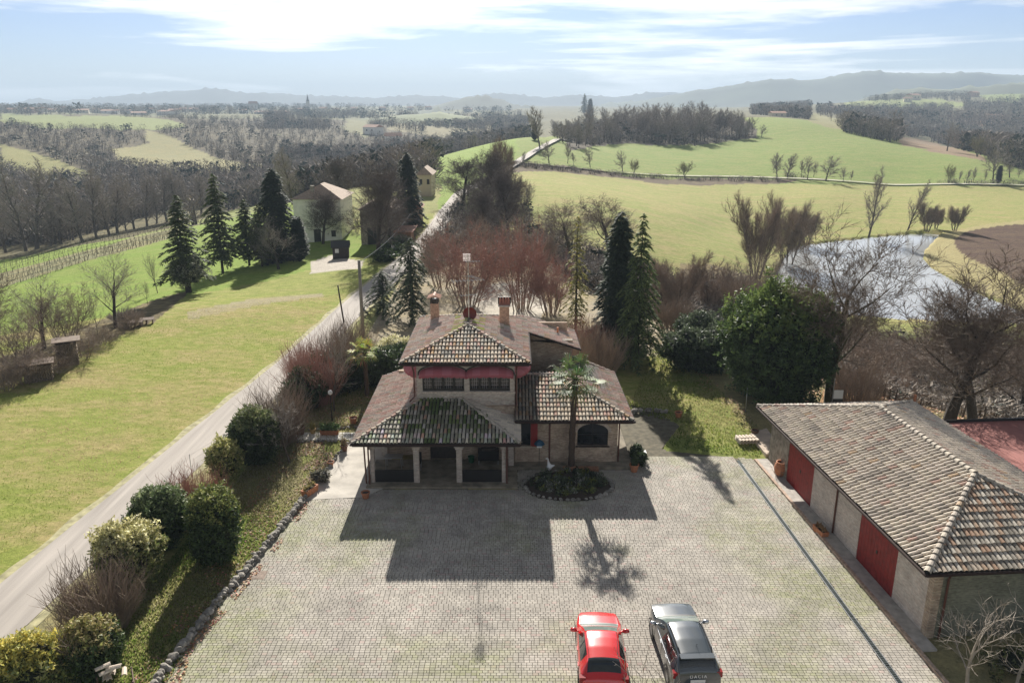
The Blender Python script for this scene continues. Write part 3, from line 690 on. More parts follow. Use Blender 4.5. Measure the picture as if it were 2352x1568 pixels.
# plinth, porch floor, doorstep bench
hb('plinth', [(.3,6.9,41.35,42.1,-.04,.12),(6.05,6.9,42.1,51.5,-.04,.12),(-7.9,.3,39.0,42.45,-.04,.10)], mat('mossy_plinth', (.24,.205,.15), .95, 2, .4, bump=.3))
hb('brick_step', [(2.9,4.9,41.05,41.35,-.04,.2)], mat('red_step', (.33,.16,.09), .9, 8, .3))
# porch piers with flared caps
for x, y, w in ((-7.58,39.5,.2),(-5.2,39.5,.30),(-2.87,39.5,.30),(-.45,39.5,.2),(-7.5,43.0,.34),(-.05,41.6,.3)):
    hb('pier', [(x-w/2,x+w/2,y,y+.32,.1,2.05),(x-w/2-.06,x+w/2+.06,y+.002,y+.318,2.05,2.16),(x-w/2-.12,x+w/2+.12,y+.004,y+.316,2.16,2.5)], M['brick_pale'])
hb('beam', [(-7.8,.05,39.45,39.85,2.36,2.6),(-7.8,-7.5,39.85,43.3,2.36,2.55)], M['wood_dark'])
for x0, x1 in ((-7.47,-5.36),(-2.71,-.56)): hb('parapet_panel', [(x0,x1,39.58,39.68,.1,.78)], M['frame'])
# roofs ----------------------------------------------------------------
RF = Roof(H)
ze = 2.67; E = Vector
def mossy(o, col):
    g = noise.noise(Vector((o.x*.8, o.y*.8, 2)))
    if o.x < -6.9 or o.y < 39.5 and g < .25: return tuple(c*random.uniform(1.0, 1.4)+.06 for c in col)
    return (.07, .10, .03) if g > .22 and random.random() < .7 else col
A0, A1 = (-8.5, 38.95, ze), (.44, 38.95, ze); T0, T1 = (-5.25, 42.66, 3.78), (-2.86, 42.66, 3.78)
RF.plane([A0, A1, T1, T0], 'moss', fn=mossy)
RF.plane([(-8.5, 49.6, ze), A0, T0, (-5.25, 49.6, 3.78)], 'pink', sx=.235)
RF.plane([A1, (.44, 42.05, ze), (.16, 42.66, 2.75), T1], 'grey')
RF.line(A0, T0, pal='beige'); RF.line(A1, T1, pal='grey'); RF.line((-8.5,49.6,ze), (-5.45,49.6,3.76), pal='pink')
ze2 = 2.95; g0, g1 = (.17, 41.45, ze2), (6.8, 41.45, ze2); k0, k1 = (.17, 45.45, 4.3), (2.85, 45.45, 4.3)
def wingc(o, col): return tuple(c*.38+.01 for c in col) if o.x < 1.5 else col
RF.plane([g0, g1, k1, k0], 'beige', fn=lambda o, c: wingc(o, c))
RF.plane([g1, (6.7, 49.6, ze2), (3.85, 49.6, 4.15), k1], 'pink', sx=.235); RF.plane([(.17,49.0,3.3),(3.6,49.0,3.3),k1,k0][::-1], 'grey')
RF.line(g1, k1, pal='beige'); RF.line((6.7,49.6,ze2), (3.95,49.6,4.1), pal='pink'); RF.line(k0, k1, pal='pink')
zu = 6.12; c0, c1 = (-6.21, 42.15, zu), (.96, 42.15, zu); ap = (-2.63, 45.75, 7.32); ar = (-2.63, 48.0, 7.32); r0 = (-6.15, 52, zu); r1 = (.85, 52, 6.17)
def lichen(o, col): return (.33,.36,.09) if o.z > 6.95 and random.random() < .45 else col
RF.plane([c0, c1, ap], 'beige')
RF.plane([r0, c0, ap, ar], 'pink', fn=lichen, sx=.235)
sl = (7.32-zu)/(.96+2.63)
RF.plane([c1, (.96, 48.35, zu), (.96, 52, zu), ar, ap], 'pink', fn=lichen, sx=.235)
RF.plane([(4.28, 48.35, zu-3.32*sl), (4.22, 52.2, zu-3.26*sl), (.97, 52.0, zu-.003), (.97, 48.35, zu-.003)], 'pink')
RF.plane([(.96, 52, zu-.01), (-6.15, 52, zu-.01), ar], 'pink')
RF.line(c0, ap, pal='beige'); RF.line(c1, ap, pal='beige'); RF.line(ap, ar, pal='moss'); RF.line(r0, ar, pal='beige'); RF.line((.96,52,zu), ar, pal='beige')
RF.line((4.22,52.2,5.06), (.9,52.1,6.13), pal='pink')
RF.done(300)
mb = MB()
for a, b in (((-8.52,38.9,2.58),(.5,38.9,2.58)),((-8.58,38.9,2.58),(-8.58,49.6,2.58)),((.2,41.38,2.86),(6.85,41.38,2.86)),((6.88,41.4,2.86),(6.78,49.6,2.86)),((-6.25,42.08,6.03),(1.0,42.08,6.03)),((-6.3,42.1,6.03),(-6.24,52,6.03)),((1.03,42.1,6.03),(1.03,48.3,6.03)),((4.34,48.3,4.95),(4.3,52.2,4.95))):
    o = MB(); o.tube([a, b], .065, 8); part('gutter', o, M['gutter'], H)
for b in ((-8.5,.44,38.93,38.97,2.47,2.65),(.17,6.8,41.43,41.47,2.75,2.93),(-6.2,.95,42.13,42.17,5.92,6.10)): hb('fascia', [b], M['wood_dark'])
# pale verge strips on the upper roof, dark soffits
hb('soffit', [(-6.15,.9,42.2,51.9,5.94,6.0)], M['wood_dark']); hb('soffit', [(-8.4,.3,39.0,42.4,2.55,2.58)], M['wood_dark']); hb('soffit', [(.2,6.7,41.5,42.1,2.82,2.86)], M['wood_dark'])
mb = MB(); mb.add([Vector(p) for p in ((1.1,42.1,6.03),(1.1,48.3,6.03),(1.1,48.3,6.17),(1.1,42.1,6.17))], [(0,1,2,3)]); part('verge_flashing', mb, M['metal'], H)
# downpipes
for pts in ([(-5.35,42.2,5.97),(-5.62,42.5,5.75),(-5.55,42.6,5.4),(-5.55,42.62,3.95),(-5.8,42.3,3.75)], [(.25,42.2,5.97),(.25,42.62,5.6),(.25,42.62,3.2)], [(-7.75,39.0,2.55),(-7.75,39.35,2.25),(-7.75,39.35,.1)], [(-7.9,39.0,2.55),(-7.98,39.45,2.2),(-7.98,39.6,.0)],
            [(-.28,39.0,2.55),(-.28,39.4,2.25),(-.28,39.4,.1)], [(2.15,41.45,2.85),(2.15,42.04,2.7),(2.15,42.04,.15)], [(6.12,41.45,2.85),(6.12,42.04,2.7),(6.12,42.04,.15)]):
    mb = MB(); mb.tube(pts, .045, 8); part('downpipe', mb, mat('copper_pipe', (.10,.035,.022), .5) if 'pipe' not in M else M['pipe'], H)
M['pipe'] = bpy.data.materials['copper_pipe']
# windows
def window(x0, x1, z0, z1, y, n, grid=True, parent=None, fr=.07):
    mb = MB(); mb.box(x0, x1, y+.09, y+.15, z0, z0+.14); mb.box(x0, x1, y+.09, y+.15, z1-.16, z1); w = (x1-x0)/n
    for k in range(n+1): xx = x0+k*w; mb.box(max(x0, xx-fr), min(x1, xx+fr), y+.091, y+.149, z0+.14, z1-.16)
    f = part('window', mb, M['frame'], H)
    for k in range(n):
        a, b = x0+k*w+fr, x0+(k+1)*w-fr
        if b <= a: continue
        g = MB(); g.box(a, b, y+.115, y+.125, z0+.14, z1-.16); part('pane', g, M['glass'], f)
        if grid:
            g = MB()
            for q in range(1, 4): xx = a+(b-a)*q/4; g.box(xx-.008, xx+.008, y+.055, y+.07, z0+.14, z1-.16)
            for q in range(1, 4): zz = z0+.14+(z1-z0-.3)*q/4; g.box(a, b, y+.057, y+.068, zz-.008, zz+.008)
            part('grille', g, M['iron'], f)
        g = MB()
        for q in range(9):
            xx = a+(b-a)*q/8; g.v.append(Vector((xx, y+.24+.02*(q % 2), z0+.14))); g.v.append(Vector((xx, y+.24+.02*(q % 2), z1-.2)))
            if q: t = 2*q; g.f.append((t-2, t, t+1, t-1)); g.c.append(None)
        part('curtain', g, M['curtain'], f)
M['iron'] = mat('pale_iron', (.30,.27,.27), .5); M['curtain'] = mat('curtain_cloth', (.30,.20,.22), .9)
# clear glass so that curtains show behind
gl = bpy.data.materials.new('clear_glass'); gl.use_nodes = True; t_ = gl.node_tree; t_.nodes['Principled BSDF'].inputs['Base Color'].default_value = (.9,.95,.95,1); t_.nodes['Principled BSDF'].inputs['Roughness'].default_value = .02
gs = t_.nodes.new('ShaderNodeBsdfGlossy'); gs.inputs['Roughness'].default_value = .03; tp = t_.nodes.new('ShaderNodeBsdfTransparent'); fr = t_.nodes.new('ShaderNodeLayerWeight'); fr.inputs[0].default_value = .35; mxs = t_.nodes.new('ShaderNodeMixShader')
tp.inputs[0].default_value = (.55,.58,.58,1); t_.links.new(fr.outputs['Fresnel'], mxs.inputs[0]); t_.links.new(tp.outputs[0], mxs.inputs[1]); t_.links.new(gs.outputs[0], mxs.inputs[2]); t_.links.new(mxs.outputs[0], t_.nodes['Material Output'].inputs['Surface'])
dark_glass = M['glass']; M['glass'] = gl
window(-5.1, -2.72, 4.22, 5.42, 42.72, 4); window(-2.42, -.12, 4.22, 5.42, 42.72, 4)
hb('room_floor', [(-5.17,-.1,42.95,50.9,3.45,3.5)], M['wood_dark'])
M['glass'] = dark_glass
mb = MB(); mb.prism([Vector((p.x, 42.24, p.z)) for p in arch]+[Vector((xb, 42.24, za)), Vector((xa, 42.24, za))], (0, .02, 0)); wa = part('arched_window', mb, M['glass'], H)
mb = MB(); mb.box((xa+xb)/2-.03,(xa+xb)/2+.03,42.19,42.24,za,2.46); mb.box(xa,xb,42.19,42.24,1.75,1.79); mb.box(xa,xb,42.19,42.24,za,za+.1); part('frame', mb, M['frame'], wa)
hb('window_sill', [(xa-.1,xb+.1,42.02,42.1,za-.06,za)], M['frame'])
for k in range(15): t = PI*k/14
for k in range(22):                                   # soldier bricks round the arch
    t = PI-PI*(k+.5)/22; c = Vector(((xa+xb)/2+math.cos(t)*((xb-xa)/2+.09), 42.087, 1.98+math.sin(t)*.59)); mb = MB()
    Mt = Matrix.Translation(c)@Matrix.Rotation(-(t-PI/2), 4, 'Y'); mb.box(-.04,.04,-.002,.012,-.09,.09, None, Mt); part('brick', mb, M['brick_pale'], H)
hb('window', [(.52,1.06,42.2,42.22,1.13,2.75)], M['glass']); hb('window_shutter', [(1.07,1.46,42.03,42.08,1.1,2.75)], M['red'])
hb('window_sill', [(.45,1.12,42.0,42.1,1.05,1.13)], mat('brick_sill', (.42,.36,.28), .9, 20, .4))
# awnings: ribbed quarter domes over every window, scalloped valance
def awning(c, a, b, pj, drop, yaw, label=None, shade=(.46,.13,.16)):
    Mt = Matrix.Translation(Vector(c))@Matrix.Rotation(yaw, 4, 'Z'); mb = MB(); n, m = 24, 7
    def pt(s, q):          # s 0..1 along the arch, q 0..1 from wall to front hoop
        t = PI-PI*s; k = math.sin(q*PI/2); h = math.cos(q*PI/2)*.55
        return Mt@Vector((math.cos(t)*a, -pj*k*(math.sin(t)**.6+.12)/1.12, math.sin(t)**.75*b*(.45+h)-drop*k*.25))
    for i in range(n):
        for j in range(m):
            col = shade if (i//3) % 2 else (shade[0]*1.1, shade[1]*1.3, shade[2]*1.3)
            mb.quad(pt(i/n, j/m), pt((i+1)/n, j/m), pt((i+1)/n, (j+1)/m), pt(i/n, (j+1)/m), col)
    aw = part('awning', mb, M['awn'], H, smooth=True); v = MB()
    for i in range(n*2):
        p, q = pt(i/n/2, 1), pt((i+1)/n/2, 1); dz = Vector((0, 0, -.10-.05*abs(math.sin(i*PI/4)))); dz2 = Vector((0, 0, -.10-.05*abs(math.sin((i+1)*PI/4))))
        v.quad(p, q, q+dz2, p+dz, (shade[0]*.9, shade[1]*.85, shade[2]*.85))
    part('valance', v, M['awn'], aw)
    r = MB()
    for s in (0, .125, .25, .375, .5, .625, .75, .875, 1): r.tube([pt(s, j/5)-Mt.to_3x3()@Vector((0, -.005, .01)) for j in range(6)], .008, 4)
    part('rib', r, M['metal'], aw)
    if label: aw['label'] = label
awning((-3.92,42.69,5.2), 1.36, .56, .48, .4, 0); awning((-1.27,42.69,5.2), 1.36, .56, .48, .4, 0)
awning((.16,44.6,5.05), 1.1, .75, .95, .8, PI/2, 'pink awning on the right side wall', (.52,.16,.19)); awning((-5.43,44.6,5.05), 1.1, .75, .95, .8, -PI/2, 'pink awning on the left side wall', (.52,.16,.19))
for cx in (-3.92, -1.27):
    mb = MB(); pts = [Vector((cx+math.cos(PI-PI*k/20)*1.4, 42.66, 5.22+math.sin(PI*k/20)**.75*.60)) for k in range(21)]; mb.tube(pts, .035, 5); part('arch_moulding', mb, M['wood_dark'], H)
# chimneys
def chimney(cx, cy, z0, z1, w, kind):
    mb = MB(); mb.box(cx-w/2,cx+w/2,cy-w/2,cy+w/2,z0,z1); c = part('chimney', mb, mat('chimney_brick', (.38,.25,.18), .9, 9, .35) if 'chb' not in M else M['chb'], H)
    M['chb'] = bpy.data.materials['chimney_brick']
    q = MB()
    if kind == 'gable':
        for sx in (-1, 1):
            for sy in (-1, 1): q.box(cx+sx*w*.42-.04,cx+sx*w*.42+.04,cy+sy*w*.42-.04,cy+sy*w*.42+.04,z1,z1+.32)
        q.box(cx-w*.3,cx+w*.3,cy-w*.3,cy+w*.3,z1,z1+.28); part('flue_opening', q, M['frame'], c)
        for s in (-1, 1):
            for k in range(4):
                t = tile_geo((.52,.32,.24), .10, .09, .46); mt = Matrix.Translation((cx+s*.40, cy-w*.75+.12+k*.24, z1+.33))@Matrix.Rotation(s*PI/2, 4, 'Z')@Matrix.Rotation(.42, 4, 'X')
                o = MB(); o.add([mt@p for p in t.v], t.f, (.55,.34,.26)); part('cap_tile', o, M['tile'], c)
        o = MB(); o.tube([(cx,cy-.5,z1+.56),(cx,cy+.5,z1+.56)], .085, 8, (.5,.36,.3)); part('cap_ridge', o, M['tile'], c)
    else:
        o = MB(); o.box(cx-w*.62,cx+w*.62,cy-w*.62,cy+w*.62,z1,z1+.07); part('cap', o, M['concrete'], c)
        q.box(cx-w*.55,cx+w*.55,cy-w*.3,cy+w*.3,z1+.07,z1+.16)
        for k in range(4): xx = cx+(k-1.5)*.17; q.tube([(xx,cy-.05,z1+.07),(xx,cy-.02,z1+.36),(xx,cy,z1+.5)], [.085,.08,.05], 7)
        part('flue_tiles', q, mat('clay_pots', (.34,.14,.10), .8), c)
        o = MB(); o.box(cx-w*.66,cx+w*.66,cy+.12,cy+.2,z1+.07,z1+.52); part('wind_guard', o, M['wood_dark'], c)
chimney(-5.02, 50.2, 6.3, 7.55, .52, 'gable'); chimney(-.48, 48.6, 6.35, 7.78, .62, 'pots')
mb = MB(); mb.tube([(3.0,50.4,5.2),(3.0,50.4,5.85)], .07, 8); part('vent_pipe', mb, M['terra'], H)
# aerial: mast with three antennas, and the red dish
an = thing('tv_antenna', 'tall thin rooftop television antenna mast with three aerials and a red dish', 'antenna', (-2.63, 46.9, 7.3))
mb = MB(); mb.tube([(0,0,0),(0,0,4.05)], .022, 6); part('mast', mb, M['metal'], an, world=False)
def yagi(z, ln, yaw, n, el, name='antenna_array', dx=0):
    mb = MB(); Mt = Matrix.Translation((0, 0, z))@Matrix.Rotation(yaw, 4, 'Z'); mb.tube([Mt@Vector((-ln/2+dx,0,0)), Mt@Vector((ln/2+dx,0,0))], .015, 4)
    for k in range(n): x = -ln/2+dx+ln*k/(n-1); e = el*(1-.3*k/n); mb.tube([Mt@Vector((x,-e,0)), Mt@Vector((x,e,0))], .009, 4)
    part(name, mb, M['metal'], an, world=False)
yagi(2.45, 1.9, .25, 9, .45); yagi(2.75, 1.0, -.9, 6, .3, dx=.5); yagi(1.55, .9, .3, 6, .3); yagi(3.6, .8, .2, 5, .25, dx=.3)
mb = MB(); [mb.box(-.3,.15,-.02,.02,3.65+q*.08,3.675+q*.08) for q in range(6)]; part('grid_reflector', mb, mat('pale_grid', (.5,.38,.36), .6), an, world=False)
mb = MB(); mb.lathe([(0,0),(.2,.02),(.34,.06),(.42,.11)], 20, Matrix.Translation((.05,.25,.35))@Matrix.Rotation(PI/2, 4, 'X')); part('dish', mb, mat('red_dish', (.14,.02,.018), .5), an, world=False, smooth=True)
# things in the porch shade and against the front wall
def table(x, y, z, w, d, h, mt, name, lab, cat='table'):
    t = thing(name, lab, cat, (x, y, z)); mb = MB(); mb.box(-w/2,w/2,-d/2,d/2,h-.04,h); part('tabletop', mb, mt, t, world=False)
    for sx in (-1, 1):
        for sy in (-1, 1): o = MB(); o.tube([(sx*w*.45,sy*d*.42,0),(sx*w*.42,sy*d*.4,h-.04)], .018, 5); part('leg', o, M['metal'], t, world=False)
    return t
table(-6.7, 41.4, .1, 1.0, .6, .72, M['metal'], 'folding_table', 'small folding metal table in the left porch bay')
ch = thing('garden_chair', 'dark garden chair behind the second porch pier', 'chair', (-5.35, 41.2, .1))
mb = MB(); mb.box(-.22,.22,-.22,.22,.42,.46); part('seat', mb, M['frame'], ch, world=False); mb = MB(); mb.box(-.22,.22,.2,.24,.46,.95); part('backrest', mb, M['frame'], ch, world=False)
for sx in (-.2,.2):
    for sy in (-.2,.2): mb = MB(); mb.tube([(sx,sy,0),(sx,sy,.42)], .015, 5); part('leg', mb, M['metal'], ch, world=False)
bb = thing('barbecue', 'dark stove like barbecue standing in the right porch bay', 'barbecue', (-1.35, 42.0, .1))
mb = MB(); mb.box(-.6,.6,-.25,.25,.25,.85); part('body', mb, M['frame'], bb, world=False); mb = MB(); mb.box(-.4,.4,-.2,.2,.85,1.0); mb.box(-.3,-.1,-.1,.1,1.0,1.2); mb.box(.05,.3,-.1,.12,1.0,1.15); part('hood', mb, M['wood_dark'], bb, world=False)
for sx in (-.55,.55): mb = MB(); mb.box(sx-.02,sx+.02,-.22,.22,0,.25); part('leg', mb, M['metal'], bb, world=False)
mb = MB(); mb.lathe([(.14,0),(.19,.35),(.2,.36),(.18,.36),(.13,.03),(0,.03)], 14); solo('green_bucket', mb, mat('green_plastic', (.01,.12,.05), .5), 'green plastic bucket beside the barbecue in the porch', 'bucket', True, loc=(-2.35,42.1,.1))
bh = thing('bird_feeder', 'blue roofed bird feeder on a thin pole by the front wall', 'bird feeder', (1.55, 41.6, .12))
mb = MB(); mb.tube([(0,0,0),(0,0,1.15)], .018, 5); part('pole', mb, M['frame'], bh, world=False); mb = MB(); mb.box(-.14,.14,-.12,.12,1.15,1.32); part('box', mb, M['white'], bh, world=False)
mb = MB(); mb.lathe([(.32,1.32),(.2,1.5),(0,1.62)], 6); part('roof', mb, mat('blue_paint', (.01,.07,.13), .5), bh, world=False)
# goose statue: body of revolution bent into a neck
mb = MB(); pts = [(.0,.0,.0),(.02,0,.10),(.05,0,.2),(.04,0,.3),(.0,0,.4),(-.02,0,.52),(-.03,0,.62),(-.03,0,.68),(-.07,0,.72),(-.13,0,.70),(-.19,0,.68)]
mb.tube(pts, [.07,.13,.16,.13,.08,.05,.04,.042,.05,.035,.008], 10); mb.tube([(.05,0,.2),(.2,0,.25),(.34,0,.3)], [.12,.09,.02], 8)
solo('goose_statue', mb, mat('white_ceramic', (.75,.74,.72), .4), 'white goose statue standing at the back of the palm bed', 'statue', True, loc=(2.05, 40.75, .25))

# ------------------------------------------------------------------ the garage
G = thing('garage', 'long brick garage with a tiled hip roof and two dark red doors at right', 'garage', (15.5, 26.0, 0), .075)
def gb(name, boxes, m, **k):
    mb = MB()
    for b in boxes: mb.box(*b)
    return part(name, mb, m, G, world=False, **k)
M['brick_g'] = brick_mat('grey_brick', (.60,.53,.47), (.50,.40,.34), (.52,.47,.41), dirt=.25)
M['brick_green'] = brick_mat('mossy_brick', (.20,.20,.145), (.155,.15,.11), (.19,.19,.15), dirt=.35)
gb('wall', [(.65,.90,.7,2.9,0,3.14),(.65,.90,6.0,10.8,0,3.14),(.65,.90,2.9,6.0,2.95,3.14),(.65,.90,10.8,13.9,2.95,3.14)], M['brick_g'])
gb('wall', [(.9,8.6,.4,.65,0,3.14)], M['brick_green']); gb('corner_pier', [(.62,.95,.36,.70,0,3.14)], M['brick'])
gb('wall', [(.65,.90,13.9,16.4,0,3.14)], M['stone']); gb('wall', [(.9,8.6,16.15,16.4,0,3.14)], M['stone']); gb('wall', [(8.35,8.6,.65,16.15,0,3.14)], M['brick_g'])
for a, b in ((2.9,6.0),(10.8,13.9)):
    f = gb('garage_door', [(.70,.74,a,b,0.02,2.95)], M['red'])
    n = 12
    for k in range(n):
        y0 = a+(b-a)*k/n; mb = MB(); mb.box(.675,.699,y0+.008,y0+(b-a)/n-.008,.03,2.94); part('plank', mb, M['red'], f, world=False)
    mb = MB(); mb.box(.655,.675,(a+b)/2-.06,(a+b)/2+.06,1.25,1.4); part('handle', mb, M['frame'], f, world=False)
gb('sidewalk', [(.02,.65,-.4,16.6,-.04,.09)], M['concrete']); gb('brick_kerb', [(-.13,.02,-9,16.6,-.04,.10)], mat('kerb_brick', (.45,.33,.25), .9, 7, .35))
GR = Roof(G); GR.world = False; gz = 3.2; w = 4.65; rz_ = 4.82; Wd, Ln = 9.3, 17.1
def gcol(o, c): return c
GR.plane([(0,0,gz),(Wd,0,gz),(w,w,rz_)], 'rust'); GR.plane([(0,Ln,gz),(0,0,gz),(w,w,rz_),(w,Ln-w,rz_)], 'grey', sx=.25)
GR.plane([(Wd,0,gz),(Wd,Ln,gz),(w,Ln-w,rz_),(w,w,rz_)], 'grey', sx=.25); GR.plane([(Wd,Ln,gz),(0,Ln,gz),(w,Ln-w,rz_)], 'grey')
for a, b in (((0,0,gz),(w,w,rz_)),((Wd,0,gz),(w,w,rz_)),((w,w,rz_),(w,Ln-w,rz_)),((0,Ln,gz),(w,Ln-w,rz_)),((Wd,Ln,gz),(w,Ln-w,rz_))): GR.line(a, b, pal='grey' , r=.14)
GR.done(300)
for a, b in (((-.06,-.1,3.12),(Wd,-.1,3.12)),((-.08,-.1,3.12),(-.08,Ln,3.12))): mb = MB(); mb.tube([a, b], .06, 8); part('gutter', mb, M['gutter'], G, world=False)
gb('soffit', [(.0,.65,.02,Ln,3.06,3.10),(.65,Wd,.02,.4,3.06,3.10)], M['wood_dark'])
for pts in ([(-.05,8.2,3.1),(.5,8.2,2.9),(.6,8.2,2.7),(.6,8.2,.1)], [(1.15,-.05,3.1),(1.15,.25,2.9),(1.15,.33,2.6),(1.15,.33,0)]): mb = MB(); mb.tube(pts, .045, 8); part('downpipe', mb, M['pipe'], G, world=False)
mb = MB(); mb.tube([(Wd,Ln-.2,3.3),(Wd,Ln-.2,3.7)], .08, 8); part('vent_pipe', mb, M['terra'], G, world=False)
# low shed with a red sheet roof behind the garage
sh = thing('shed', 'low shed with a flat faded red roof behind the garage', 'shed', (24.7, 27, 0), .075)
mb = MB(); mb.box(.1,11.6,.2,15.3,-3,2.2); part('wall', mb, M['stucco'], sh, world=False)
rr_ = mat('faded_red_roof', (.31,.115,.095), .8, .7, .2, detail=7)
for k in range(12):
    mb = MB(); mb.prism([Vector((k-.0,0,2.75)),Vector((k+.985,0,2.75)),Vector((k+.985,15.5,2.35)),Vector((k,15.5,2.35))], (0,0,-.08)); part('roof_panel', mb, rr_, sh, world=False)
mb = MB(); mb.box(-.1,12.1,15.5,15.62,2.2,2.50); part('fascia', mb, M['frame'], sh, world=False)
# ------------------------------------------------------------------ plants: prototypes
def bare_tree(seed, H=10, levels=4, stems=1, spread=.9, n_child=(7, 6, 5, 4), trunk=.28, first=.3, up=.35, wig=.12, ln=.55, r_k=.5, tw=.012, tilt=.15, lean=0.0, ratio=.62, tk=1, max_seg=26000, fuzz=4, fl=.5, fw=.009, base=.1):
    """returns (trunk MB, crown MB) for a leafless tree, base at the origin"""
    rnd = random.Random(seed); T, Cc = MB(), MB(); count = [0]
    def rv(k): return Vector((rnd.uniform(-k, k), rnd.uniform(-k, k), rnd.uniform(-k, k)))
    def grow(p, d, length, r, lvl):
        nseg = 5 if lvl == 0 else (4 if lvl == 1 else (3 if lvl == 2 else 2)); pts = [p.copy()]; rs = [r]; dd = d.copy()
        for i in range(nseg):
            dd = (dd+rv(wig*(1+lvl*.35))+Vector((0, 0, up*(.12 if lvl == 0 else .22)))).normalized()
            pts.append(pts[-1]+dd*(length/nseg)); rs.append(max(tw*.6, r*(1-(i+1)/nseg*(.62 if lvl == 0 else .78))))
        count[0] += 1
        (T if lvl <= tk else Cc).tube(pts, rs, 7 if lvl == 0 else (5 if lvl == 1 else 3), cap=False)
        if lvl >= levels or count[0] > max_seg:
            for _ in range(fuzz):          # last, finest twigs
                t = rnd.random(); i = min(int(t*nseg), nseg-1); q = pts[i].lerp(pts[i+1], t*nseg-i); e = (dd+rv(.9)+Vector((0, 0, up*.5))).normalized()
                b = e.orthogonal().normalized(); b.rotate(Matrix.Rotation(rnd.random()*PI, 3, e)); Cc.tri(q-b*fw, q+b*fw, q+e*fl*rnd.uniform(.5, 1.3))
            return
        nc = n_child[min(lvl, len(n_child)-1)]; s0 = first if lvl == 0 else .22
        for k in range(nc):
            t = s0+(1-s0)*(k+rnd.random()*.8)/nc if k < nc-1 else 1.0
            t = min(t, 1.0); fi = t*nseg; i = min(int(fi), nseg-1); q = pts[i].lerp(pts[i+1], fi-i); ax = (pts[i+1]-pts[i]).normalized()
            side = ax.orthogonal().normalized(); side.rotate(Matrix.Rotation(k*2.4+rnd.uniform(-.5, .5), 3, ax))
            ang = spread*rnd.uniform(.65, 1.15)*(1-.35*t) if k < nc-1 else .15
            nd_ = (ax*math.cos(ang)+side*math.sin(ang)).normalized(); rr = rs[i]+(rs[i+1]-rs[i])*(fi-i)
            grow(q, nd_, length*ln*rnd.uniform(.75, 1.15)*(1-.3*t if lvl == 0 else 1), max(tw, rr*r_k*(1.15 if k == nc-1 else 1)), lvl+1)
    for s in range(stems):
        a = 2*PI*s/stems+rnd.random(); d = Vector((math.cos(a)*tilt+lean, math.sin(a)*tilt, 1)).normalized() if stems > 1 else Vector((lean, rnd.uniform(-.05, .05), 1)).normalized()
        b = Vector((math.cos(a), math.sin(a), 0))*(base*rnd.uniform(.3, 1) if stems > 1 else 0)
        grow(b, d, H*ratio*(rnd.uniform(.75, 1.1) if stems > 1 else 1), trunk*(.55 if stems > 1 else 1), 0)
    zmax = max(max((v.z for v in T.v), default=0), max((v.z for v in Cc.v), default=0))
    return T, Cc, zmax
def leaves(mb, c, r, n, cols, size=.1, up=.3, rnd=random, flat=.5, aspect=.5):
    for _ in range(n):
        d = Vector((rnd.gauss(0, 1), rnd.gauss(0, 1), rnd.gauss(0, 1))).normalized(); p = c+d*(r*rnd.random()**.4)
        a = Vector((rnd.gauss(0, 1), rnd.gauss(0, 1), rnd.gauss(0, 1)+up)).normalized(); b = a.cross(d+Vector((.01, 0, 0)))
        if b.length < .01: continue
        b.normalize(); s = size*rnd.uniform(.6, 1.3); k = rnd.uniform(.75, 1.25); col = rnd.choice(cols); col = tuple(x*k for x in col)
        mb.tri(p-b*s*aspect, p+b*s*aspect, p+a*s*1.6, col)
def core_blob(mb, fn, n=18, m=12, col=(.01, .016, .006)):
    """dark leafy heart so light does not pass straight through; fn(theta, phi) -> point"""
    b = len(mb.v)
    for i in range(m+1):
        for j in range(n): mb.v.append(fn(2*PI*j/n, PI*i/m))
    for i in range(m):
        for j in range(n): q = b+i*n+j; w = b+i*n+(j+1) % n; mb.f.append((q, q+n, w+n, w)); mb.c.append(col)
def bush(seed, rx, ry, h, n, cols, size, rough=.18, z0=0.0, boxy=2.0, clump=.3, per=14, lit_top_cols=None, core=(.012,.018,.007)):
    """evergreen shrub: leaf clumps over an uneven superellipsoid"""
    rnd = random.Random(seed); mb = MB(); off = Vector((seed*3.1, seed*1.7, 0))
    def surf(d):
        k = (abs(d.x)**boxy+abs(d.y)**boxy+abs(d.z)**boxy)**(-1/boxy); w = 1+rough*noise.noise(d*2.1+off)*1.6+rough*.6*noise.noise(d*5+off)
        return Vector((d.x*rx*k*w, d.y*ry*k*w, h/2+d.z*h/2*k*w+z0))
    def cf(t, p):
        d = Vector((math.sin(p)*math.cos(t), math.sin(p)*math.sin(t), math.cos(p))); q = surf(d); c = Vector((0, 0, h/2+z0)); return c+(q-c)*.84
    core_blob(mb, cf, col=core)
    for _ in range(n):
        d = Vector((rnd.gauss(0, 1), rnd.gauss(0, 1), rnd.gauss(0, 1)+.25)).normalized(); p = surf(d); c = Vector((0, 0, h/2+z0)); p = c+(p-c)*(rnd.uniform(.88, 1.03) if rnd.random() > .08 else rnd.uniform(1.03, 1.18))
        cc = lit_top_cols if lit_top_cols and d.z+rnd.uniform(-.3, .3) > .45 else cols; kk = rnd.uniform(.7, 1.3); cc = [tuple(x*kk for x in q) for q in cc]  # upper clumps paler: sunlit tops painted in, plus variegation on some bushes
        leaves(mb, p, clump*rnd.uniform(.5, 1.1), per, cc, size, .5, rnd)
    mb.v = [Vector((v.x, v.y, max(v.z, .02))) for v in mb.v]
    return mb
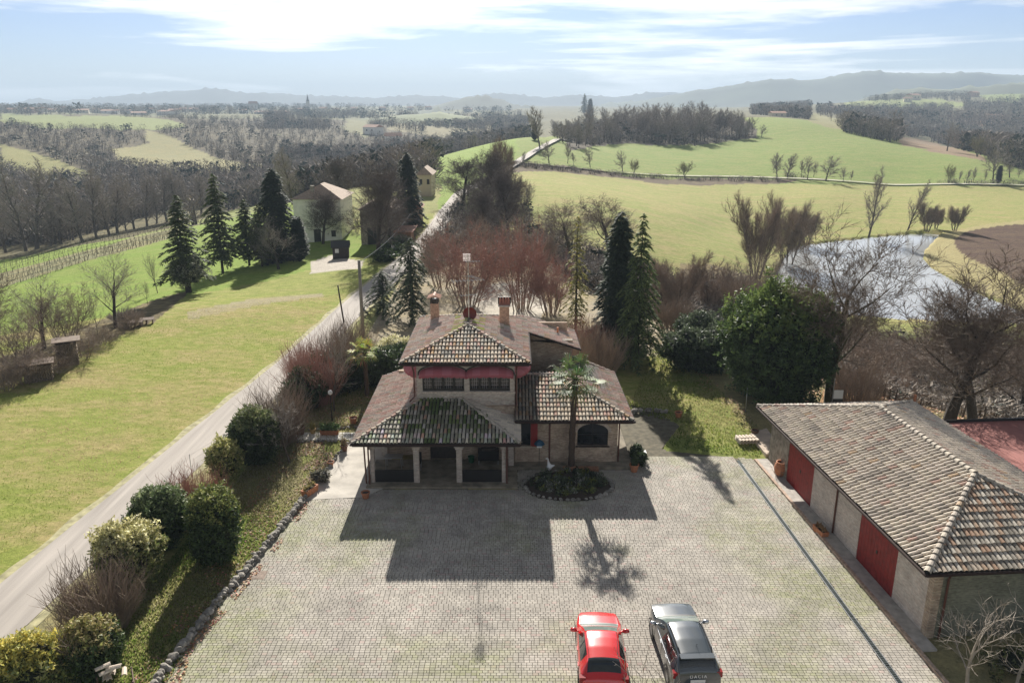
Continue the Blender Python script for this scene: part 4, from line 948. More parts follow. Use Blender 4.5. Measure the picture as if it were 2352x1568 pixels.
def twig_mass(seed, rx, ry, h, n, tw=.012, fan=.5, fork=3):
    """leafless shrub: many thin stems rising from the ground and forking"""
    rnd = random.Random(seed); mb = MB()
    for _ in range(n):
        a = rnd.random()*2*PI; r = rnd.random()**.5; p = Vector((math.cos(a)*rx*r*.75, math.sin(a)*ry*r*.75, 0)); d = Vector((math.cos(a)*fan*r, math.sin(a)*fan*r, 1)).normalized()
        L_ = h*rnd.uniform(.55, 1.05)*(1-.25*r*r); pts = [p]; dd = d.copy()
        for i in range(4): dd = (dd+Vector((rnd.uniform(-.18, .18), rnd.uniform(-.18, .18), rnd.uniform(0, .12)))).normalized(); pts.append(pts[-1]+dd*L_/4)
        mb.tube(pts, [tw*1.8, tw*1.5, tw*1.2, tw, tw*.5], 3, cap=False)
        for q in range(fork):
            i = rnd.randrange(1, 4); s = pts[i].lerp(pts[i+1], rnd.random()); e = (dd+Vector((rnd.uniform(-.8, .8), rnd.uniform(-.8, .8), rnd.uniform(-.1, .5)))).normalized(); m_ = s+e*L_*.2
            mb.tube([s, m_, m_+(e+Vector((rnd.uniform(-.4, .4), rnd.uniform(-.4, .4), .3))).normalized()*L_*.17], [tw*.9, tw*.75, tw*.4], 3, cap=False)
    return mb
def conifer(seed, H, R, cols, layers=22, per=7, droop=.25, dens=16, size=.16, bare=.12, taper=1.0, lift=.15, irregular=.25):
    rnd = random.Random(seed); T, F = MB(), MB()
    T.tube([(0,0,0),(rnd.uniform(-.05,.05),0,H*.4),(rnd.uniform(-.1,.1),0,H*.75),(0,0,H*.99)], [H*.017, H*.012, H*.006, .01], 7, cap=False)
    for i in range(layers):
        f = i/(layers-1); z = H*(bare+(1-bare)*f**.95); rad = R*(1-f)**taper*(1 if f > .04 else .8)+.12
        for k in range(per):
            a = 2*PI*k/per+i*1.1+rnd.uniform(-.35, .35); L_ = rad*rnd.uniform(1-irregular*1.6, 1+irregular*.6); dx, dy = math.cos(a), math.sin(a); zz = z+rnd.uniform(-.3, .3)*H/layers
            pts = []
            for q in range(6): t = q/5; pts.append(Vector((dx*L_*t, dy*L_*t, zz+L_*(lift*t*2-droop*t*t*2.2))))
            T.tube([pts[0], pts[2], pts[4]], [.012*L_+.012, .009*L_+.008, .006], 3, cap=False)
            side = Vector((-dy, dx, 0)); n = max(5, int(dens*L_))
            for _ in range(n):
                t = rnd.random()**.7; fi = t*5; q = min(int(fi), 4); p = pts[q].lerp(pts[q+1], fi-q); w = L_*.30*(1.05-t)+.07; o = rnd.uniform(-1, 1)
                p = p+side*o*w*.6+Vector((0, 0, rnd.uniform(-.05, .03)*L_-.10*abs(o)*w)); dirv = (Vector((dx, dy, 0))*.6+side*o*.9+Vector((0, 0, -.35+rnd.uniform(-.2, .3)))).normalized()
                bs = dirv.cross(Vector((rnd.uniform(-.6, .6), rnd.uniform(-.6, .6), 1))).normalized(); s = size*rnd.uniform(.6, 1.35); kk = rnd.uniform(.65, 1.35); col = tuple(x*kk for x in rnd.choice(cols))
                F.tri(p-bs*s*.42, p+bs*s*.42, p+dirv*s*1.9, col)
    return T, F
PROTO = {}
def proto_tree(key, T, F, tm, fm, h, asp=None, cname='crown'):
    rr = sorted(math.hypot(v.x, v.y) for v in (F.v or T.v)[::7]); w0 = 2*rr[int(len(rr)*.97)]
    PROTO[key] = (T.mesh('trunk', tm, True), F.mesh(cname, fm), h, cname, (asp*h/w0 if asp else 1.0))
def plant(key, loc, label, cat='tree', name=None, h=None, sx=None, rz=None, group=None, lean=None):
    tmh, fmh, H0, cn, ak = PROTO[key]; s = (h/H0) if h else 1; sxy = ak*s*(1 if sx is None else sx)
    r = thing(name or 'tree', label, cat, loc, random.random()*6.28 if rz is None else rz, group, (sxy, sxy, s))
    if lean: r.rotation_euler = (lean[0], lean[1], r.rotation_euler[2])
    if tmh: link('trunk', tmh, r)
    if fmh: link(cn, fmh, r)
    return r
def bt(key, tm, fm, asp, **k):
    T, F, z = bare_tree(**k); proto_tree(key, T, F, tm, fm, z, asp)
bt('oak', M['bark_mossy'], M['twig_b'], .92, seed=3, H=11, trunk=.26, first=.2, n_child=(10,8,6,4), spread=1.0, up=.22, tw=.011, ratio=.62, ln=.57, fuzz=6, fl=.55)
bt('oak2', M['bark_d'], M['twig_b'], .76, seed=11, H=11, trunk=.22, first=.25, n_child=(9,7,6,4), spread=.85, up=.38, tw=.011, ratio=.62, ln=.55, fuzz=6, fl=.55)
bt('plane', M['bark_d'], M['twig_d'], .85, seed=12, H=11, trunk=.24, first=.25, n_child=(10,8,6,4), spread=.95, up=.25, tw=.013, ratio=.62, ln=.56, fuzz=7, fl=.6, fw=.012)
bt('elm', M['bark_d'], M['twig'], .75, seed=21, H=9, trunk=.17, first=.25, n_child=(9,7,5,3), spread=.85, up=.35, tw=.010, ratio=.62, fuzz=3, fl=.4)
bt('lilac', M['twig_o'], M['twig_r'], .95, seed=5, H=6, stems=14, trunk=.06, tilt=.34, first=.10, base=.55, n_child=(6,5,4,3), spread=.8, up=.25, tw=.007, ratio=.5, levels=3, ln=.5, tk=0, fuzz=3, fl=.42, fw=.008)
bt('lilac2', M['twig_o'], M['twig_o'], .95, seed=8, H=6, stems=12, trunk=.06, tilt=.40, first=.08, base=.6, n_child=(6,5,4,3), spread=.85, up=.2, tw=.007, ratio=.5, levels=3, ln=.5, tk=0, fuzz=3, fl=.42, fw=.008)
bt('willow', M['bark'], M['twig_o'], .75, seed=31, H=9, stems=6, trunk=.15, tilt=.28, base=.5, first=.2, n_child=(8,7,5,4), spread=.65, up=.5, tw=.011, ratio=.55, levels=3, ln=.5, fuzz=10, fl=.6, fw=.010)
bt('poplar', M['bark'], M['twig'], .42, seed=41, H=16, trunk=.24, first=.10, n_child=(20,7,4,3), spread=.75, up=.55, tw=.02, ratio=.84, ln=.34, levels=3, fuzz=6, fl=1.0, fw=.022)
bt('small', M['bark'], M['twig'], .6, seed=51, H=5, trunk=.07, first=.3, n_child=(9,6,4), spread=.85, up=.35, tw=.010, ratio=.65, levels=3, fuzz=4, fl=.35)
bt('far', M['bark'], M['twig'], .85, seed=61, H=9, trunk=.16, first=.2, n_child=(10,6,4), spread=.95, up=.2, tw=.022, ratio=.6, levels=2, fuzz=26, fl=.9, fw=.022)
bt('far2', M['bark'], M['twig'], .55, seed=63, H=10, trunk=.15, first=.2, n_child=(13,6,3), spread=.8, up=.4, tw=.022, ratio=.7, levels=2, ln=.4, fuzz=24, fl=.9, fw=.022)
bt('far3', M['bark_mossy'], M['twig_y'], .8, seed=66, H=9, stems=3, trunk=.18, tilt=.25, first=.2, n_child=(8,6,4), spread=.8, up=.4, tw=.022, ratio=.6, levels=2, fuzz=16, fl=.9, fw=.022)
G_CED = [(.045,.065,.03),(.065,.085,.035),(.035,.05,.028)]
def cf(key, tm, cols, **k):
    T, F = conifer(cols=cols, **k); proto_tree(key, T, F, tm, M['needle'], k['H'], None, 'foliage')
cf('deodar', M['bark_d'], [(.07,.095,.035),(.10,.125,.045),(.05,.07,.03)], seed=1, H=10, R=3.0, layers=24, per=7, dens=34, size=.17, taper=.85, droop=.32, bare=.10)
cf('spruce', M['bark_d'], [(.06,.075,.03),(.08,.095,.04),(.045,.06,.03)], seed=2, H=10, R=2.7, layers=24, per=8, dens=30, size=.2, taper=.75, droop=.22, bare=.16, irregular=.4)
cf('darkfir', M['bark_d'], [(.03,.042,.026),(.045,.06,.034),(.034,.046,.034)], seed=3, H=10, R=2.1, layers=30, per=9, dens=50, size=.19, taper=.5, droop=.35, bare=.03)
cf('goldcedar', M['bark_d'], [(.20,.18,.05),(.16,.15,.05),(.13,.13,.05)], seed=4, H=10, R=1.9, layers=20, per=6, dens=26, size=.16, taper=.8, droop=.3, bare=.1, irregular=.4)
cf('cypress', M['bark_d'], [(.02,.032,.018),(.03,.045,.022)], seed=6, H=10, R=1.2, layers=34, per=8, dens=50, size=.22, taper=.45, droop=.0, lift=.8, bare=.02)
# the low weeping cedar left of the house
cf('weeping', M['bark_d'], [(.045,.06,.03),(.06,.075,.035),(.035,.045,.03)], seed=7, H=10, R=3.8, layers=20, per=7, dens=34, size=.2, taper=.35, droop=.38, bare=.12, irregular=.55)
def nearest(px, pyb, pyt):
    g = ground_at(px, pyb); return g, max(.5, top_z(pyt, g.y)-g.z)
def tree(key, px, pyb, pyt, label, sx=None, cat='tree', name=None, group=None, rz=None, lean=None):
    g, h = nearest(px, pyb, pyt); g.z -= .05
    return plant(key, g, label, cat, name or 'bare_tree', h, sx, rz, group, lean)

# --- evergreens and bare trees near the house
tree('oak', 1903, 925, 448, 'tallest bare tree, mossy trunk rising behind the big dark evergreen beside the pond', .8, rz=1.0)
tree('oak2', 2178, 972, 545, 'large leafless tree behind the garage ridge, in front of the pond', 1.1, rz=.3)
tree('oak2', 2235, 985, 640, 'wide mossy leafless tree directly above the red shed roof', 1.15, rz=2.6)
tree('oak2', 2345, 975, 720, 'leafless tree cut by the right edge of the picture above the red roof', 1.2)
tree('deodar', 1462, 838, 492, 'tall green drooping cedar right of the dark conifer, by the garden lawn', .72, 'conifer', 'cedar_tree')
tree('darkfir', 1415, 800, 488, 'very dark dense conifer between the yellowish cedar and the green cedar', .95, 'conifer', 'conifer_tree')
tree('goldcedar', 1322, 760, 500, 'thin yellowish cedar left of the dark conifer behind the house', .75, 'conifer', 'cedar_tree')
tree('weeping', 948, 735, 548, 'ragged drooping cedar with bare top beside the road, left of the chimney', .85, 'conifer', 'cedar_tree')
tree('weeping', 880, 715, 622, 'low spreading dark cedar branches touching the road beyond the utility pole', 1.3, 'conifer', 'cedar_tree')
tree('lilac', 1075, 705, 482, 'broad reddish multi stemmed shrub tree left behind the antenna', .92, name='shrub_tree')
tree('lilac', 1198, 712, 474, 'round red topped multi stemmed shrub tree in the middle behind the house', .75, name='shrub_tree')
tree('lilac', 1268, 722, 560, 'lower red twiggy shrub tree left of the yellowish cedar', .95, name='shrub_tree')
tree('lilac2', 1015, 660, 500, 'brownish red shrub tree next to the road behind the left chimney', .9, name='shrub_tree')
tree('lilac2', 1130, 640, 470, 'brown multi stemmed shrub tree between the two red ones', .9, name='shrub_tree')
tree('lilac', 1000, 600, 520, 'small reddish shrub tree hugging the road edge', 1.0, name='shrub_tree')
tree('oak', 1310, 600, 440, 'rounded olive brown leafless tree behind the yellowish cedar top', 1.2)
tree('oak2', 1400, 590, 436, 'spreading olive brown leafless tree behind the dark conifer top', 1.25)
tree('willow', 1240, 640, 520, 'brown leafless thicket tree between red shrub and cedar', .9)
tree('willow', 1545, 740, 560, 'leafless willowy shrub at the field edge right of the green cedar', 1.1)
tree('willow', 1640, 735, 600, 'sparse leafless shrub by the field left of the big evergreen', 1.1)
tree('willow', 1735, 640, 425, 'first tall leafless willow on the left shore of the pond', .7)
tree('willow', 1805, 620, 428, 'second tall leafless willow on the left shore of the pond', .75)
tree('poplar', 1995, 545, 372, 'tall sparse leafless tree standing up over the far field beyond the pond', .95)
tree('willow', 1850, 560, 470, 'brown leafless willow behind the tallest tree at the pond', 1.0)
tree('lilac2', 1745, 700, 560, 'dense brown scrubby willow at the near left corner of the pond', 1.0)
tree('lilac2', 1830, 560, 480, 'brown scrubby willow on the far left pond shore', 1.0)
for (x, yb, yt, k, lab) in ((2085,528,400,'poplar','leaning leafless willow on the far bank of the pond'),(2128,532,455,'willow','leafless willow second from left on the far bank'),(2150,526,470,'willow','small bushy willow in the middle of the far bank'),(2192,530,462,'willow','leafless willow rightmost on the far bank')):
    tree(k, x, yb, yt, lab, .95, lean=(0, .35) if k == 'poplar' else None, rz=.0 if k == 'poplar' else None)
# scrub between yard and pond
for i, (x, yb, yt) in enumerate(((1960,900,770),(2030,880,740),(2110,870,760),(1990,840,720),(2280,860,740),(2330,900,780),(2070,920,830),(2150,800,720),(1935,800,690),(2250,800,700))):
    tree('lilac2', x, yb, yt, ('first','fifth','eighth','fourth','ninth','last','sixth','seventh','second','third')[i]+' from the left of the tangled scrub bushes between garage and pond', 1.25, 'shrub', 'scrub', 'scrub bushes on the slope above the pond')
# left of the road, round the farm
tree('plane', 868, 598, 366, 'big bare plane tree with dark trunk before the stone barn', .85, rz=.5)
tree('plane', 895, 560, 372, 'second big bare tree right behind the plane tree by the barn', .7)
tree('darkfir', 940, 520, 350, 'tall dark green conifer beside the farm and the road', 1.1, 'conifer', 'conifer_tree')
tree('plane', 790, 470, 352, 'bare tree rising behind the white farmhouse roof', 1.0)
tree('plane', 742, 560, 430, 'bare tree with red twigs before the white farmhouse wall', .9)
tree('plane', 1062, 478, 352, 'large bare tree by the road with a leaning pale trunk', 1.2, rz=2.0)
tree('willow', 1150, 460, 298, 'tall grey leafless thicket tree where the road bends', .8)
tree('lilac2', 1135, 470, 350, 'dense brown thicket at the bend of the road', .9, name='shrub_tree')
tree('willow', 1180, 480, 390, 'brown leafless tree on the right of the road bend', .9)
tree('plane', 1120, 500, 330, 'dark leafless tree in the thick clump before the road bend', .8); tree('plane', 1168, 540, 375, 'second dark leafless tree in the thick clump before the road bend', .8); tree('plane', 1100, 560, 420, 'lower dark leafless tree above the red shrubs by the road', .9)
tree('small', 1213, 478, 412, 'small pale leafless tree alone in the field edge right of the road', 1.0)
tree('spruce', 430, 672, 450, 'leftmost green cedar of the row left of the farm', 1.0, 'conifer', 'cedar_tree')
tree('spruce', 512, 628, 400, 'tallest green cedar of the row left of the farm', .85, 'conifer', 'cedar_tree')
tree('spruce', 573, 610, 458, 'third cedar of the row, thinner with a bare lower trunk', 1.15, 'conifer', 'cedar_tree')
tree('spruce', 602, 612, 470, 'fourth narrow cedar of the row beside the bare tree', .9, 'conifer', 'cedar_tree')
tree('darkfir', 640, 600, 388, 'very dark conifer behind the fourth cedar, left of the farmhouse', 1.2, 'conifer', 'conifer_tree')
tree('cypress', 688, 600, 500, 'ivy clad dark bush tree nearest the white farmhouse door', 1.7, 'conifer', 'conifer_tree')
tree('elm', 640, 618, 480, 'dark twiggy leafless tree between the cedars and the farmhouse', 1.1)
tree('poplar', 672, 470, 330, 'tall pale leafless poplar behind the dark conifer', 1.3)
tree('poplar', 640, 470, 345, 'second pale poplar left behind the dark conifer', 1.2)
tree('small', 362, 673, 576, 'small upright leafless tree on the lawn left of the olive', .8)
tree('elm', 266, 752, 556, 'open leafless tree above the brush pile in the hedge line', .95)
tree('elm', 102, 800, 610, 'leafless tree over the wood stacks at the meadow edge', 1.1)
tree('oak2', -15, 830, 590, 'leafless tree cut by the left edge of the picture', 1.0)
tree('lilac2', 150, 790, 640, 'tangled leafless bushy tree in the hedge behind the wood stacks', 1.0, name='shrub_tree')
tree('small', 225, 775, 660, 'thin brownish sapling in the hedge left of the open tree', .7)
tree('small', 340, 700, 640, 'tiny sapling beside the pallets', .7); tree('lilac2', 40, 850, 680, 'dark leafless thicket at the left end of the meadow', 1.1, name='shrub_tree')
for j_, (x, yb, yt) in enumerate(((10,895,800),(60,880,800),(120,860,790),(190,825,750),(240,790,735),(300,755,705))):
    tree('lilac2', x, yb, yt, ('first','second','third','fourth','fifth','last')[j_]+' low brown brushwood bush from the left along the meadow hedge', 1.5, 'shrub', 'brushwood', 'brushwood in the meadow hedge')
# valley row behind the vineyard
ORD = 'first second third fourth fifth sixth seventh eighth ninth tenth eleventh twelfth thirteenth fourteenth fifteenth sixteenth seventeenth eighteenth nineteenth twentieth'.split()+['twenty-'+w for w in 'first second third fourth fifth'.split()]
row = [(-30,590,400),(14,580,395),(60,577,360),(85,572,352),(140,560,390),(168,552,420),(190,556,400),(222,548,380),(252,542,378),(270,536,395),(308,526,376),(338,520,382),(384,510,380),(408,505,385),(430,500,390),(462,494,385),(118,565,440),(290,532,430),(360,514,420),(500,480,390)]
for i, (x, yb, yt) in enumerate(row):
    tree('poplar', x, yb, yt, ORD[sorted(q[0] for q in row).index(x)]+' from the left in the row of bare trees behind the vineyard', 1.25 if i % 3 else 1.6, group='bare trees of the valley row')
# along the field path
z3 = lambda x, y: zp(3, (x, y))[0]
z4 = lambda x, y: zp(4, (x, y))[0]
def far(k, key, x, yb, yt, label, sx=1.0, **kw):
    f = z3 if k == 3 else z4; a = f(x, yb); b = f(x, yt); return tree(key, a[0], a[1], b[1], label, sx, **kw)
far(3,'far2',330,575,235,'tall forked leafless tree at the left end of the hill wood',1.1); far(3,'far',400,690,505,'round dark leafless tree on the path bank under the forked tree',1.1)
far(3,'far2',540,690,520,'thin leafless tree with ivy on the path bank',.9); far(3,'far2',585,700,600,'small sapling on the path bank after the ivy tree',.9); far(3,'far',710,720,555,'leafless tree at the right end of the path bank saplings',.8)
far(3,'far2',200,700,590,'pair of thin saplings at the left start of the path',.9); far(3,'far',955,755,580,'slim rounded leafless tree on the slope above the path',.85); far(3,'far3',1040,770,640,'pale low leafless tree leaning beside the slim one',.9)
far(3,'far3',1420,795,658,'low bushy leafless tree alone in the middle of the path',1.2); far(3,'far',2000,495,390,'small round tree alone on the slope right of the hill wood',.9)
for i, (x, yb, yt, k, s, lab) in enumerate(((255,912,700,'far2',1.2,'first tall leafless tree of the group on the path, leftmost'),(332,912,705,'far2',1.2,'second leafless tree of the path group'),(440,890,760,'far2',.9,'thin sapling left of the third tree of the path group'),(487,922,728,'far',.85,'third leafless tree of the path group'),(535,900,768,'far',.7,'slight leafless tree right of the third one'),(628,932,720,'far',1.25,'broadest dark leafless tree of the path group'),(762,934,815,'far',1.0,'low leafless tree right of the broadest one'),(822,936,840,'far2',.8,'last small sapling of the path group'),
    (1575,945,785,'far3',.8,'crooked leafless tree where the right path hedge starts'),(1650,940,840,'far2',.7,'first sapling of the right path row'),(1710,942,830,'far2',.8,'second sapling of the right path row'),(1765,940,815,'far2',.8,'third sapling of the right path row'),(1850,930,840,'far2',.8,'fourth sapling of the right path row'),(1912,925,672,'far',.95,'pale pinkish leafless tree near the right picture edge'),(2040,905,720,'far',1.2,'spreading leafless tree at the right picture edge by the path'),(2110,905,815,'far',1.0,'low tree last on the right path bank'))):
    far(4, k, x, yb, yt, lab, s)
far(4,'cypress',1952,950,812,'ivy covered tree stump column beside the pinkish tree',1.3,cat='tree',name='ivy_column')
far(4,'far',935,495,330,'round crowned tree on the crest right of the hill field',1.0); far(4,'far',715,505,400,'leafless tree on the crest, one of the pair above the dark hedge line',.9); far(4,'far',670,470,370,'left tree of the crest pair',.8); far(4,'cypress',882,548,462,'small black conifer standing in the crest hedge',1.6,cat='conifer',name='conifer_tree')
far(4,'far',1100,620,370,'large leafless tree behind the crest hedge',1.1); far(4,'far3',1790,745,560,'ivy covered dark leafless tree in the hollow at right',1.1); far(4,'far',1560,700,470,'leafless tree in the hollow left of the ivy covered one',1.0)
tree('cypress',1228,322,284,'small dark fir at the left foot of the hill wood',1.8,cat='conifer',name='conifer_tree')
far(3,'spruce',665,330,165,'tallest pointed fir rising from the hill wood',.9,cat='conifer',name='conifer_tree'); far(3,'cypress',708,345,205,'second dark fir in the hill wood',1.4,cat='conifer',name='conifer_tree')
# the hill wood itself: trees one by one
rw = random.Random(5); cnt = 0
poly = zp(3, (420,470),(560,600),(760,555),(1000,535),(1500,560),(1930,500),(1950,430),(1800,390),(1300,380),(800,400),(600,420))
while cnt < 95:
    x = rw.uniform(1200, 1740); y = rw.uniform(270, 350)
    if not inpoly(np.array([x]), np.array([y]), poly)[0]: continue
    g = ground_at(x, y); h = rw.uniform(10, 17)*(1.0 if 1340 < x < 1660 else .75)
    plant(rw.choice(['far','far2','far2','far']), g, 'grey leafless tree in the wood on the green hill', 'tree', 'bare_tree', h, rw.uniform(.9, 1.3), group='bare trees of the hill wood'); cnt += 1
# ------------------------------------------------------------------ shrubs, hedges, palm
def put(key, mb, fm, label, cat, name, g, rz=0, stem=None, group=None, sc=1):
    r = thing(name, label, cat, g, rz, group, (sc,)*3); part('foliage', mb, fm, r, world=False)
    if stem: part('stem', stem, M['bark_d'], r, world=False)
    return r
def stem(h=.6, r=.08, n=3):
    mb = MB()
    for k in range(n): mb.tube([(.1*k-.1, .07*(k % 2), -.05), (.16*k-.16, .1*(k % 2), h)], [r, r*.7], 6, cap=False)
    return mb
GRN = [(.045,.075,.022),(.065,.095,.03),(.03,.055,.018)]; DRK = [(.035,.056,.022),(.05,.075,.03),(.028,.045,.02)]
VAR = [(.22,.23,.08),(.15,.17,.06),(.30,.28,.13),(.08,.11,.035)]; YEL = [(.36,.31,.08),(.28,.27,.08),(.20,.22,.06)]
g = at(500, 1283); b = bush(1, .95, .95, 3.25, 1500, GRN, .075, .05, .12, boxy=3.6, clump=.16, per=13, lit_top_cols=[(.16,.19,.055),(.11,.14,.045),(.26,.26,.09)])
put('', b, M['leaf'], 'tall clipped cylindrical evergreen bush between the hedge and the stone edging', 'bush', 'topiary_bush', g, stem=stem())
g = at(372, 1250); put('', bush(2, 1.25, 1.3, 2.7, 1100, GRN, .09, .16, .1, clump=.22, per=13, lit_top_cols=[(.10,.14,.06),(.16,.19,.10)]), M['leaf'], 'rounded dark green laurel bush beside the road, left of the clipped cylinder', 'bush', 'laurel_bush', g, stem=stem())
g = at(305, 1335); put('', bush(3, 1.3, 1.35, 2.6, 1100, VAR, .09, .2, .1, clump=.24, per=13, lit_top_cols=[(.60,.56,.36),(.46,.44,.22),(.30,.28,.14)]), M['leaf'], 'variegated cream and green bush in front of the laurel bush by the road', 'bush', 'variegated_bush', g, stem=stem())
g = at(70, 1610); put('', bush(4, 1.25, 1.2, 2.4, 800, VAR, .09, .2, .1, clump=.24, per=13, lit_top_cols=[(.52,.44,.12),(.40,.36,.10),(.26,.26,.08)]), M['leaf'], 'yellow topped variegated bush in the bottom left corner', 'bush', 'variegated_bush', g, stem=stem())
g = at(215, 1556); put('', bush(5, 1.0, 1.0, 2.2, 800, GRN, .08, .2, .1, clump=.22, per=13, lit_top_cols=[(.34,.28,.14),(.2,.2,.07)]), M['leaf'], 'dark leaved bush behind the pile of roof tiles at bottom left', 'bush', 'laurel_bush', g, stem=stem())
g = at(520, 1098); put('', bush(6, .85, .85, 2.1, 500, VAR, .09, .2, .1, clump=.22, per=13, lit_top_cols=[(.40,.37,.18),(.25,.26,.08)]), M['leaf'], 'small round variegated bush on the road side below the dark round bush', 'bush', 'variegated_bush', g, stem=stem())
g = at(592, 1060); put('', bush(7, 1.35, 1.35, 3.1, 1000, DRK, .1, .15, .1, clump=.24, per=13, lit_top_cols=[(.10,.13,.05),(.17,.18,.09)]), M['leaf'], 'dark round evergreen bush between the road and the garden tree', 'bush', 'dark_bush', g, stem=stem())
for i, (x, y, rx, h, lab) in enumerate(((700,940,1.3,2.6,'dark evergreen shrub under the twiggy hedge, left of the bare lamp tree'),(760,900,1.5,2.7,'dark evergreen shrub behind the globe lamp'),(812,888,1.3,2.4,'low dark evergreen shrub right behind the small yellow palm'),(880,885,1.7,2.6,'dark hedge shrub against the left end of the house'),(930,868,1.4,2.4,'dark hedge shrub touching the upper roof corner'))):
    put('', bush(20+i, rx, rx, h, 420, DRK, .11, .25, .05, clump=.28, per=12), M['leaf'], lab, 'shrub', 'dark_shrub', at(x, y), stem=stem(.4))
put('', bush(30, 1.8, 1.4, 2.4, 700, [(.42,.40,.27),(.34,.33,.18),(.5,.47,.36)], .09, .2, .05, clump=.3, per=12, core=(.16,.15,.09)), M['leaf'], 'pale straw coloured bush beside the upper left roof edge', 'shrub', 'pale_bush', at(912, 845), stem=stem(.4))
for i, (x, y, rx, h, lab) in enumerate(((1575,845,1.9,3.0,'dark glossy evergreen shrub right of the green cedar'),(1640,850,1.8,3.2,'dark evergreen shrub next to the big evergreen, left side'),(1600,800,1.8,3.0,'dark evergreen shrub behind the glossy pair'))):
    put('', bush(34+i, rx, rx, h, 600, DRK, .12, .25, .05, clump=.3, per=12, lit_top_cols=[(.06,.08,.045),(.10,.12,.08)]), M['leaf'], lab, 'shrub', 'dark_shrub', at(x, y), stem=stem(.4))
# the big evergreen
gb_ = bush(40, 3.3, 3.2, 7.5, 2600, [(.05,.08,.028),(.07,.105,.036),(.036,.06,.022)], .15, .17, .25, boxy=2.5, clump=.42, per=15, lit_top_cols=[(.13,.17,.05),(.09,.13,.04)], core=(.006,.009,.004))
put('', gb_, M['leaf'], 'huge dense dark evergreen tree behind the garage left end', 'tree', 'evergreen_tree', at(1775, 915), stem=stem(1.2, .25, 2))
# leafless shrubs
def tw(x, y, rx, h, n, m, lab, seed, tw_=.010, ry=None, fan=.5, group=None): return put('', twig_mass(seed, rx, ry or rx, h, n, tw_, fan, 5), m, lab, 'shrub', 'leafless_shrub', at(x, y), group=group)
tw(232,1440,1.35,2.7,330,M['twig_o'],'purplish brown leafless shrub beside the road above the bottom left bushes',50)
tw(168,1560,.8,2.2,170,M['twig_o'],'purplish twiggy shrub between the yellow topped and the dark leaved bush',51)
tw(450,1195,1.5,2.5,330,M['twig_r'],'reddish brown twiggy shrub behind the clipped cylinder bush',52)
tw(645,1015,1.3,3.6,330,M['twig_o'],'tall brown twiggy shrub above the dark round bush',53)
tw(722,925,1.6,3.9,360,M['twig_r'],'reddish leafless hedge shrub nearest the road narrowing',54); tw(770,880,1.5,3.9,330,M['twig_o'],'tall brown leafless hedge shrub below the utility pole',55)
tw(812,835,1.5,3.6,300,M['twig_o'],'leafless hedge shrub at the foot of the utility pole',56); tw(700,880,1.0,3.0,200,M['twig_r'],'russet leafless shrub on the road verge',57)
tw(1370,858,1.9,3.4,380,M['twig_o'],'brown leafless bush right behind the house, right of the rear roof',58); tw(1340,815,1.6,3.0,260,M['twig_r'],'pinkish brown leafless bush behind the rear roof end',59)
tw(1545,760,1.7,3.2,260,M['twig_o'],'brownish leafless bush above the dark glossy shrub',60); tw(1700,700,2.0,3.0,300,M['twig_o'],'brownish leafless bush peeping over the big evergreen at left',61)
tw(1960,930,1.8,2.8,260,M['twig_o'],'brown leafless bush behind the garage roof corner, right of the big evergreen',62)
tree('small', 665, 1062, 900, 'pruned bare garden tree with a dark trunk and long shadow on the lawn', 1.6, name='bare_tree')
tree('small', 767, 944, 735, 'slender bare tree standing just behind the globe lamp', .9, name='bare_tree')
# twigs of trees that stand just below the camera
bt('near', M['twig_p'], M['twig_p'], .8, seed=71, H=7, trunk=.07, first=.35, n_child=(8,5,4), spread=.7, up=.5, tw=.010, ratio=.7, levels=3, fuzz=1, fl=.3, fw=.006)
plant('near', (4.6, 17.3, -.05), 'pale bare young tree whose twigs cross the red car at the bottom edge', 'tree', 'bare_tree', 6.4, .75)
plant('near', (2.0, 16.2, -.05), 'pale bare young tree with thin twigs at the bottom edge left of the red car', 'tree', 'bare_tree', 6.6, .8)
plant('near', at(2225, 1600), 'pale bare shrub tree in front of the shaded garage end wall', 'tree', 'bare_tree', 4.6, .9, rz=1)
plant('near', at(2320, 1590), 'second pale bare shrub tree in front of the garage end wall, at the right edge', 'tree', 'bare_tree', 4.0, .9, rz=3)
put('', bush(44, 2.4, 1.0, .9, 260, [(.10,.11,.035),(.06,.07,.03)], .1, .3, 0, clump=.3, per=10), M['leaf'], 'low weedy undergrowth at the foot of the garage end wall', 'shrub', 'undergrowth', (20.2, 24.4, 0))
